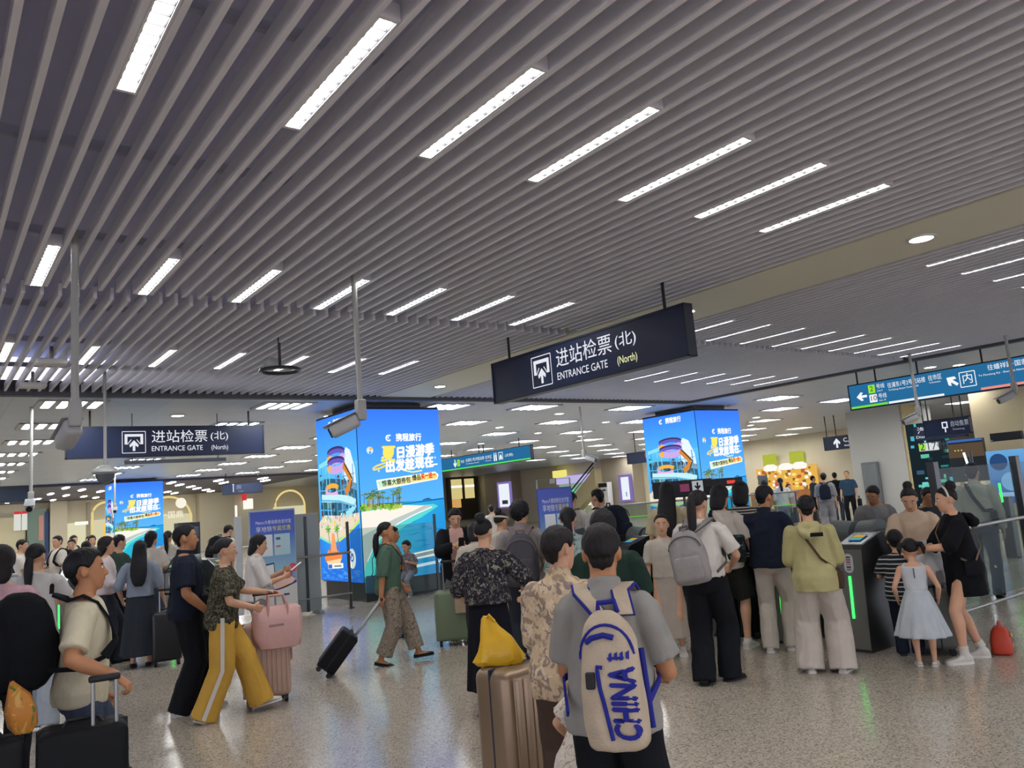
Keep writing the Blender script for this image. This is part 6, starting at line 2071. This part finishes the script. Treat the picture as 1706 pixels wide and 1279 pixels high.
# ------------------------------------------------------------------ middle group
person('green', 'person in grey-green top walking right and towing a small black trolley case', 4.46, 8.60, 117, 1.60, 'f',
       top=dict(m=CSAGE, hem=.84, loose=.030, sleeve='half'), bottom=dict(m=CAMOP, r0=.112, r1=.105, r2=.10, length=.90, amp=.011), shoes=('sandal', SHK, SOLE_K), hair=('lowpony', HAIR),
       pose=dict(fat=1.08, head=(0, 0, 0), hands={'R': (.27, -.10, .83), 'L': (-.22, .18, .9)}, elbows={'R': (.6, -.9, -.1)}, curl=55, feet={'L': (-.08, .34, .0, -3, -4), 'R': (.09, -.16, .01, 5, 14)}), skin=SKIN_TAN)
sling('green', 'shoulder_bag', 'blue-grey shoulder bag hanging behind the person in grey-green', 'bag', CNAVY, (-.20, -.16, .95), (.10, .26, .22), -1, cloth('bag_teal', '41697c'))
root = suitcase('suitcase', 'small black trolley case tilted behind the person in grey-green', (3.64, 8.70, 0), R(65), .34, .22, .46, cloth('trolley_black', '15161b', rough=.55), handle=.48, wheels=.05, tilt=R(40), soft=True)
root.location.z = .045
person('carrier', 'person in grey trousers behind the towing person, carrying a small child', 5.42, 10.28, 118, 1.50, 'm',
       top=dict(m=cloth('tan_tee', '9a8878'), hem=.88, loose=.03), bottom=dict(m=CBLUEG, r0=.10, r1=.09, r2=.085), shoes=WSOLE, pose=dict(head=(0, -8, 0), hands={'R': (.14, .26, 1.02), 'L': (-.14, .26, 1.06)}, elbows={'R': (.7, -.6, -.4)}), skin=SKIN_TAN)
root, b = person('toddler', 'small child in grey print held by the person behind the towing person', 5.55, 10.03, 250, .80, 'c',
       top=dict(m=print_mat('grey_child_print', ['77747a', '4c4a58', '9a9690'], 24), hem=.82, loose=.03), bottom=dict(m=CBLUEG, r0=.09, r1=.08, r2=.07), hair=('short', HAIR),
       pose=dict(hs=1.45, fat=1.2, lean=6, head=(0, -10, 0), hands={'R': (.2, .3, 1.2), 'L': (-.2, .3, 1.2)}, feet={'L': (-.16, .22, .2, 0, 10), 'R': (.16, .22, .2, 0, 10)}))
root.location.z = .46
person('pinkshirt', 'person in black jacket over a pink shirt looking at a phone', 5.87, 9.30, 206, 1.70, 'm',
       top=dict(m=cloth('shirt_pink', 'c49c94'), hem=.88, loose=.020, sleeve='long', collar=True), bottom=dict(m=cloth('mid_grey', '5e5f64'), r0=.10, r1=.095, r2=.09), shoes=WSOLE, hair=('short', HAIR),
       pose=dict(head=(0, -26, 0), hands={'R': (.05, .32, 1.22), 'L': (-.08, .32, 1.20)}, elbows={'R': (.8, -.4, -.5), 'L': (-.8, -.4, -.5)}, curl=55), vol=1.3)
root_, b_ = PEOPLE['pinkshirt']
S = shirt_shape(b_, 'm', 'long', .74, .036, .04, False)
me_o = garment(S, b_, 'jacket', CK, root_, .011, .006, 7, 5, 2.0)
bm = bmesh.new(); bm.from_mesh(me_o.data)
bmesh.ops.delete(bm, geom=[v for v in bm.verts if abs(v.co.x) < .085 and v.co.y > .03], context='VERTS')
bm.to_mesh(me_o.data); bm.free()
md = me_o.modifiers.new('thickness', 'SOLIDIFY'); md.thickness = -.008
o, f, b = on_person('pinkshirt', 'phone', 'dark phone in the hands of the person in the black jacket', 'phone', (-.02, .44, 1.27))
MB().rbox((0, 0, 0), (.075, .15, .010), .004, M=Matrix.Rotation(R(50), 4, 'X')).build('casing', BLACK, o)
suitcase('suitcase', 'sage green suitcase with the cream tote on top', (5.55, 8.98, 0), R(-30), .46, .28, .62, mat('sage_shell', '6f7e64', .5), handle=.36, wheels=.06, trim=mat('sage_trim', '5c6a54', .5))
o = empty('tote_bag', (5.62, 8.76, .40), 'cream paper tote hanging on the sage green suitcase', 'bag', rz=R(-30))
mb = MB(); mb.rbox((0, 0, .17), (.30, .10, .34), .012); mb.build('bag_body', cloth('tote_cream', 'a8947e'), o)
MB().tube([(-.07, 0, .33), (-.06, .02, .62), (-.02, .06, .66)], .008, 8).build('handle', CK, o)
MB().tube([(.07, 0, .33), (.06, .02, .62), (.02, .06, .66)], .008, 8).build('handle', CK, o)
person('cream', 'person in cream top bending behind the pink-shirted person', 5.26, 7.91, 30, 1.52, 'f', top=dict(m=CIVORY, loose=.03), bottom=dict(m=CCHAR), shoes=SNK, hair=('bob', HAIR), pose=dict(lean=8, head=(0, -20, 0)), vox=.011)
person('floral', 'person in dark floral top and long black skirt with hair pinned up', 3.94, 5.80, 44, 1.60, 'f',
       top=dict(m=FLORAL_D, hem=.96, loose=.034, sleeve='half', flare=.05, amp=.009), bottom=dict(kind='skirt', m=cloth('skirt_black', '11131c'), waist=1.04, hem=.22, w0=.165, d0=.125, w1=.235, d1=.20, pleats=7, pamp=.04, amp=.004), shoes=BLKS, hair=('bun', HAIR),
       pose=dict(fat=1.10, head=(10, -4, 0), hands={'R': (.30, .22, 1.0), 'L': (-.22, .2, .95)}, elbows={'R': (.9, -.6, -.2)}, feet={'L': (-.09, -.16, .02, -4, 22), 'R': (.09, .1, 0, 5, 0)}), vox=.008)
person('greybp', 'person with tousled hair in grey shirt wearing a large grey backpack', 5.10, 6.80, 40, 1.72, 'm', top=dict(m=cloth('shirt_grey_pink', '8a8280'), loose=.03, collar=True), bottom=dict(m=CCHAR), shoes=SNK, hair=('curly', HAIR), pose=dict(head=(22, 0, 0)), vox=.009)
backpack('greybp', 'large grey roll-top backpack behind the dark floral top', cloth('pack_grey', '4c4a50'), w=.34, h=.50, d=.20, ztop=1.38, strap=cloth('strap_taupe', '7a6e6c'))
person('tealp', 'person with long ponytail in a teal print blouse', 5.17, 6.10, 46, 1.62, 'f', top=dict(m=TEALP, loose=.03, hem=.84, sleeve='half', name='blouse'), bottom=dict(m=CCHAR), shoes=SNK, hair=('pony', HAIR), pose=dict(fat=1.05), vox=.009, vol=1.3)
person('dkgreen', 'person in dark green ahead of the person with the cream backpack', 3.66, 3.97, 46, 1.625, 'm', top=dict(m=CGREEN, loose=.034, hem=.84), bottom=dict(m=CK), shoes=WSOLE, hair=('curly', HAIR), pose=dict(fat=1.05, head=(0, -6, 0)), vox=.009, vol=.6)
person('farwhite', 'person in white shirt with a grey bag beyond the blue poster board', 8.48, 9.95, 60, 1.80, 'm', top=dict(m=CW, loose=.03), bottom=dict(m=CDENIM), shoes=SNK, pose=dict(lean=8, head=(0, -8, 0)), vox=.012)
backpack('farwhite', 'grey rucksack on the white-shirted person beyond the blue poster', CGREY, w=.24, h=.40, d=.14, xoff=-.05)
person('farnavy', 'person in white tee with a big navy backpack beyond the gates', 8.37, 9.13, 352, 1.80, 'm', top=dict(m=CW, loose=.03), bottom=dict(m=CDENIM), shoes=SNK, pose=dict(head=(0, -6, 0), hands={'L': (-.25, .15, .9)}), vox=.012)
backpack('farnavy', 'big navy backpack on the white-teed person beyond the gates', CNAVY, w=.34, h=.52, d=.30, ztop=1.46)
person('farstand', 'tiny figure in pale clothes standing by the far white partition', 12.6, 18.05, 30, 1.66, 'm', top=dict(m=CIVORY, loose=.03), bottom=dict(m=CCHAR), shoes=SNK, vox=.014)
person('visor', 'person in a white visor partly behind the grey roll-top backpack', 5.9, 8.3, 20, 1.60, 'f', top=dict(m=CIVORY, loose=.03), bottom=dict(m=CCHAR), shoes=SNK, hair=('bun', HAIRB), pose=dict(head=(50, -10, 0)), vox=.012)
o, f, b = on_person('visor', 'visor', 'white visor cap on the person behind the grey backpack', 'cap', b.H @ V((0, .02, 1.65)))
mb = MB(); q = b.H @ V((0, 0, 1.648))
mb.tube([f(b.H @ V((.088 * math.cos(R(t)), .108 * math.sin(R(t)), 1.648))) for t in range(0, 361, 15)], .012, 8)
mb.loft([[f(b.H @ V((.086 * s * math.cos(R(t)), .104 * s * math.sin(R(t)) + dy, z))) for t in range(20, 161, 10)] for s, dy, z in ((1, 0, 1.650), (1.05, .07, 1.630), (1.05, .07, 1.624), (1, 0, 1.642))], cap=False)
mb.build('brim', CW, o, True)

# ------------------------------------------------------------------ right group
person('teegirl', 'person with long ponytail in white tee and black trousers carrying a grey backpack', 5.75, 4.95, 62, 1.69, 'f',
       top=dict(m=CW, hem=.94, loose=.020), bottom=dict(m=CK, r0=.108, r1=.105, r2=.105, waist=1.04), shoes=('flat', SHK, SOLE_K), hair=('pony', HAIRB),
       pose=dict(head=(14, -10, 0), hands={'R': (.20, .26, 1.0), 'L': (-.16, .3, 1.05)}, elbows={'R': (.8, -.7, -.3)}, curl=50, feet={'L': (-.09, -.06, 0, -8, 0), 'R': (.1, .12, 0, 30, 0)}), vox=.008, vol=1.3)
backpack('teegirl', 'soft pale grey backpack slung on the ponytail person in white tee', cloth('pack_pale', '8d8886', bump=.3, bscale=20), w=.33, h=.46, d=.19, ztop=1.36, strap=cloth('pack_pale', '8d8886'), trim=cloth('pack_trim', '5c5854'), xoff=-.07, tilt=-8)
person('girl', 'girl in white top and long pale skirt looking towards the camera', 6.49, 6.11, 232, 1.44, 'f', top=dict(m=CIVORY, loose=.022, hem=.95), bottom=dict(kind='skirt', m=cloth('skirt_pale', 'a89c90'), waist=1.04, hem=.22, w0=.15, d0=.115, w1=.24, d1=.21, amp=.004), shoes=SNK, hair=('lowpony', HAIR),
       pose=dict(hs=1.1, head=(-4, -2, 0)), vox=.009)
person('lemon', 'person with very long hair in pale lemon tee at the gate before the beach column', 7.25, 6.68, 60, 1.81, 'f', top=dict(m=CPALEY, loose=.03), bottom=dict(m=CK), shoes=SNK, hair=('long', HAIR), pose=dict(head=(0, -10, 0), hands={'R': (.2, .3, 1.1)}), vox=.011)
person('shorts', 'person in white tee and dark shorts stepping to the gate, one hand held back', 6.98, 5.70, 70, 1.72, 'f', top=dict(m=CIVORY, loose=.034, hem=.84), bottom=dict(kind='shorts', m=cloth('shorts_dark', '23241f'), length=.46, r0=.11, r1=.11, r2=.1), shoes=SNK, hair=('bob', HAIR),
       pose=dict(head=(10, -12, 0), hands={'R': (.34, .12, .80), 'L': (-.2, .3, 1.0)}, curl=30, feet={'L': (-.09, -.1, 0, -5, 0), 'R': (.1, .12, 0, 8, 0)}), vox=.009)
sling('shorts', 'cross_body_bag', 'black patterned cross-body bag of the person in dark shorts', 'bag', CK, (.16, -.10, 1.05), (.20, .10, .28), 1, print_mat('bag_pattern', ['161a1c', '4a6a68', '26302e'], 18), strap_w=.045)
person('stripew', 'person in a fine striped tee leaning on the gate before the beach column', 7.58, 5.87, 60, 1.74, 'f', top=dict(m=STRIPE2, loose=.03), bottom=dict(m=CK), shoes=SNK, hair=('bob', HAIR), pose=dict(head=(0, -12, 0), hands={'R': (.26, .42, 1.14), 'L': (-.2, .3, 1.0)}), vox=.010)
person('navy', 'person in navy jacket and white trousers at the gate beside the pale yellow jacket', 7.18, 5.28, 66, 1.68, 'm', top=dict(m=CNAVY, loose=.030, hem=.86, sleeve='half', collar=True), bottom=dict(m=CIVORY, r0=.10, r1=.088, r2=.085), shoes=SNK, hair=('short', HAIR),
       pose=dict(head=(24, -14, 0), hands={'R': (.18, .28, 1.02), 'L': (-.2, .3, 1.0)}, feet={'L': (-.09, -.06, 0, -5, 0), 'R': (.1, .08, 0, 8, 0)}), skin=SKIN_TAN, vol=1.2)
person('yjacket', 'person in pale yellow hooded jacket and wide white trousers seen from behind', 6.60, 4.39, 60, 1.56, 'f',
       top=dict(m=CLIME, hem=.78, loose=.036, sleeve='long', flare=.06, name='jacket', amp=.011), bottom=dict(m=cloth('trouser_white', 'b4aba0'), r0=.122, r1=.125, r2=.135, amp=.010), shoes=SNK, hair=('short', HAIR),
       pose=dict(fat=1.02, lean=3, head=(-6, -12, 0), hands={'R': (.13, .28, 1.08), 'L': (-.13, .28, 1.08)}, elbows={'R': (.45, -.8, -.5), 'L': (-.45, -.8, -.5)}, feet={'L': (-.15, 0, 0, -10, 0), 'R': (.15, .02, 0, 12, 0)}), vox=.008, vol=1.35)
root_, b_ = PEOPLE['yjacket']
S = Shape()
S.limb([b_.T @ V((-.09, -.12, 1.405)), b_.T @ V((-.05, -.165, 1.36)), b_.T @ V((0, -.18, 1.335)), b_.T @ V((.05, -.165, 1.36)), b_.T @ V((.09, -.12, 1.405))], [.03, .05, .058, .05, .03], 14)
S.limb([b_.T @ V((-.075, -.085, 1.43)), b_.T @ V((0, -.105, 1.42)), b_.T @ V((.075, -.085, 1.43))], [.03, .036, .03])
garment(S, b_, 'hood', CLIME, root_, .010, .006, 9, 7, 1.0)
MB().rbox((b_.T @ V((.07, -.222, 1.33))) * b_.k, (.12, .012, .035), .004).build('hood_patch', CK, root_)
sling('yjacket', 'cross_body_bag', 'thin dark cross-body strap and small bag of the pale yellow jacket', 'bag', cloth('strap_brown', '4a3a2e'), (.23, .02, .88), (.06, .16, .16), 1, cloth('strap_brown', '4a3a2e'))
person('beigetee', 'person in beige tee looking down at the gate end, hair up', 8.12, 4.20, 236, 1.56, 'f', top=dict(m=CBEIGE, loose=.028, hem=.86), bottom=dict(m=CCHAR), shoes=SNK, hair=('bun', HAIRB), pose=dict(fat=1.05, head=(10, -30, 0), hands={'R': (.08, .3, 1.06), 'L': (-.08, .3, 1.04)}, elbows={'R': (.9, -.3, -.4), 'L': (-.9, -.3, -.4)}, curl=50), vox=.009)
person('stripekid', 'child in black and white striped tee and dark trousers at the gate end', 7.60, 4.14, 66, 1.12, 'c', top=dict(m=STRIPE, loose=.036, hem=.78, flare=.06), bottom=dict(m=CNAVY, r0=.10, r1=.09, r2=.085), shoes=WSOLE, hair=('short', HAIR), pose=dict(hs=1.28, fat=1.12, head=(0, -14, 0), hands={'R': (.2, .3, 1.1), 'L': (-.2, .3, 1.1)}), vox=.009)
person('dressgirl', 'small girl in a sleeveless white tulle dress seen from behind', 7.28, 3.83, 62, 1.06, 'c', top=None,
       shoes=('flat', SHW, SOLE_W), hair=('pigtails', HAIR), pose=dict(hs=1.32, fat=1.06, head=(-10, -8, 0), hands={'R': (.27, .10, .92), 'L': (-.27, .1, .92)}), vox=.008)
root_, b_ = PEOPLE['dressgirl']
S = Shape()
S.rings([[b_.T @ V(((w + .016) * math.cos(t), y + (d + .016) * math.sin(t), z)) for t in (2 * PI * k / 24 for k in range(24))] for z, w, d, y in TORSO if 1.0 < z < 1.42])
for s_ in (-1, 1):
    S.limb([b_.T @ V((s_ * .10, -.06, 1.36)), b_.T @ V((s_ * .10, -.01, 1.43)), b_.T @ V((s_ * .10, .06, 1.37))], [.035, .035, .035])
garment(S, b_, 'bodice', cloth('dress_white', 'b8bcc0'), root_, .010, .004, 8, 6, 4)
garment(skirt_shape(b_, 1.08, .42, .135, .105, .37, .34, 11, .05, 2), b_, 'tulle_skirt', mat('tulle_white', 'aab0b4', .9, vary=.08, vscale=20, stretch=(1, 1, .15)), root_, .012, .006, 8, 1.2, 5, 2)
MB().tube([(b_.T @ V((.0, -.13, z))) * b_.k for z in (1.38, 1.24)], .006, 6).build('back_slit', cloth('slit_grey', '6a6a6c'), root_)
person('blackdress', 'person in short black dress, white socks and white sneakers with a strap across the back', 7.67, 3.58, -42, 1.54, 'f', top=dict(m=cloth('dress_black', '101116'), hem=.64, loose=.034, sleeve='half', flare=.04, name='dress', amp=.009), bottom=None, shoes=SNK, hair=('bun', HAIR),
       pose=dict(fat=1.08, lean=3, head=(0, -6, 0), hands={'L': (-.12, .38, 1.12), 'R': (.12, .40, 1.06)}, elbows={'L': (-.8, -.3, -.6)}, curl=35, feet={'L': (-.12, .14, 0, -6, 0), 'R': (.13, -.10, 0, 10, 0)}), vox=.008)
root_, b_ = PEOPLE['blackdress']
for n in ('L', 'R'):
    an = b_.leg[n][2]; kn = b_.leg[n][1]
    MB().tube([q * b_.k for q in (an + V((0, 0, -.03)), an + V((0, 0, .03)), an.lerp(kn, .2))], [.043 * b_.k, .044 * b_.k, .050 * b_.k], 16).build('sock', CW, root_, True)
S = Shape(); S.limb([b_.T @ V((-.08, -.14, 1.40)), b_.T @ V((0, -.19, 1.34)), b_.T @ V((.08, -.14, 1.40))], [.04, .06, .04])
garment(S, b_, 'hood', cloth('dress_black', '101116'), root_, .011, .006, 9, 7, 1.0)
MB().tube([(b_.H @ V((.088 * math.cos(R(t)), .0, 1.62 + .10 * math.sin(R(t))))) * b_.k for t in range(0, 181, 15)], .010, 8, ref=(0, 1, 0)).build('hair_band', CW, root_, True)
sling('blackdress', 'cross_body_bag', 'thin brown strap with a small bag on the person in the black dress', 'bag', cloth('strap_tan', '7a6450'), (-.23, -.02, .92), (.05, .15, .14), -1, CK, .018)
suitcase('suitcase', 'grey suitcase with white plastic bag on top between girl and black dress', (7.86, 3.98, 0), R(30), .46, .28, .56, mat('grey_shell', '5e605e', .5), handle=0, wheels=.06)
o = empty('plastic_bag', (7.86, 3.94, .645), 'crumpled white plastic bag lying on the grey suitcase', 'plastic bag')
mb = MB(); blob(mb, [(-.02, .10, .08, 0, 0), (.02, .19, .14, 0, 0), (.14, .23, .16, .0, 0), (.26, .18, .13, -.04, 0), (.34, .08, .07, -.09, 0), (.39, .05, .05, -.12, 0), (.41, .015, .015, -.13, 0)], wob=.25, seed=8, seg=30)
mb.build('bag', mat('white_film', 'b8b8b8', .35, spec=.5, bump=.5, bscale=8), o, True)
o = empty('toy_bag', (8.06, 3.52, 0), 'bright red-orange bag on the floor behind the black dress', 'bag', rz=R(20))
mb = MB(); blob(mb, [(.0, .10, .07, 0, 0), (.02, .125, .09, 0, 0), (.12, .13, .09, 0, 0), (.20, .10, .07, 0, 0), (.245, .06, .04, 0, 0), (.25, .02, .02, 0, 0)], wob=.06, seed=3, seg=26)
mb.build('bag_body', mat('red_bag', 'b43a22', .5), o, True)
MB().tube([(-.05, 0, .235), (-.035, 0, .285), (.035, 0, .285), (.05, 0, .235)], .010, 8).build('handle', mat('red_bag', 'b43a22'), o)
MB().ball((.02, -.088, .07), (.025, .01, .022)).ball((-.02, -.088, .17), (.03, .01, .022)).build('badge', mat('yellow_badge', 'c8a040', .5), o)
person('whiteshirt', 'person in white shirt with black sling behind the glass railing', 11.44, 5.02, 70, 1.73, 'm', top=dict(m=CIVORY, loose=.03, sleeve='long', collar=True), bottom=dict(m=CDENIM), shoes=WSOLE, pose=dict(head=(10, -4, 0), feet={'L': (-.09, .16, 0, 0, 0), 'R': (.1, -.24, .02, 5, 24)}), vox=.010, vol=1.3)
sling('whiteshirt', 'sling_bag', 'black sling strap over the white shirt behind the glass', 'bag', CK, (.18, -.10, 1.0), (.08, .20, .20), 1, CK, .05)
person('blur', 'dim person in dark clothes seen through the glass railing', 10.15, 5.10, 210, 1.50, 'm', top=dict(m=CCHAR, loose=.03), bottom=dict(m=CK), shoes=WSOLE, pose=dict(lean=10, head=(0, -14, 0)), vox=.012, skin=SKIN_TAN)
person('glassman', 'person in grey shirt bending forward behind the gate flaps', 9.90, 5.62, 230, 1.60, 'm', top=dict(m=CGREY, loose=.03), bottom=dict(m=CCHAR), shoes=WSOLE, pose=dict(lean=18, head=(30, -14, 0)), vox=.011, skin=SKIN_TAN)
for key, l, x, y, hd, h, t, bt, hr in (('w1', 'far person in white shirt with hair down beside the second beach column', 19.2, 14.0, 60, 1.72, CW, CBLUEG, 'bob'), ('w1b', 'far person in white shirt and dark ponytail right of the second beach column', 20.8, 14.6, 50, 1.76, CW, CBLUEG, 'lowpony'),
                                  ('w2', 'far dark-haired person below the orange stall, shoulders only in view', 22.2, 15.3, 200, 1.55, CPINK, CK, 'short'), ('vest', 'far server in dark vest and white sleeves by the orange stall', 30.2, 19.6, 120, 1.74, CCHAR, CK, 'short'),
                                  ('blk', 'far person in black walking by the corridor near the pillar', 28.1, 17.3, 62, 1.80, CK, CDENIM, 'short'), ('bluef', 'far older person in blue shirt and black trousers by the pillar', 26.6, 15.9, 250, 1.82, CBLUE, CK, 'receding')):
    person(key, l, x, y, hd, h, 'm' if hr in ('short', 'receding') else 'f', top=dict(m=t, loose=.03), bottom=dict(m=bt), shoes=WSOLE, hair=(hr, HAIR), pose=dict(feet=WALK_R(.16)), vox=.014)
person('farbp', 'far person in grey with a dark backpack walking to the stall', 21.9, 13.85, 60, 1.80, 'm', top=dict(m=cloth('grey_soft', '7e8084'), loose=.036, sleeve='half'), bottom=dict(m=cloth('grey_trouser', '8a8a90'), r0=.11, r1=.105, r2=.105), shoes=SNK, pose=dict(fat=1.08, feet=WALK_R(.14)), vox=.012)
backpack('farbp', 'dark backpack with a pale mark on the far person in grey', CNAVY, w=.30, h=.42, d=.16)
suitcase('suitcase', 'far black upright suitcase left of the person in grey with backpack', (21.1, 13.95, 0), R(-60), .5, .28, .72, mat('black_shell', '17191d'), handle=.2)
o, f, b = on_person('bluef', 'carrier_bag', 'far black carrier bag held by the person in the blue shirt', 'bag', (-.30, .05, .62))
MB().rbox((0, 0, 0), (.08, .42, .34), .02).build('bag_body', CK, o)
MB().tube([(0, -.08, .16), (0, -.05, .27), (0, .05, .27), (0, .08, .16)], .01, 8).build('handle', CK, o)
o, f, b = on_person('blk', 'carrier_bag', 'far red-orange bag beside the person in black by the corridor', 'bag', (.32, .1, .75))
MB().rbox((0, 0, 0), (.16, .36, .30), .04).build('bag_body', mat('coral_bag', 'b0604a', .6), o)
MB().tube([(0, -.08, .14), (0, -.05, .25), (0, .05, .25), (0, .08, .14)], .01, 8).build('handle', CK, o)
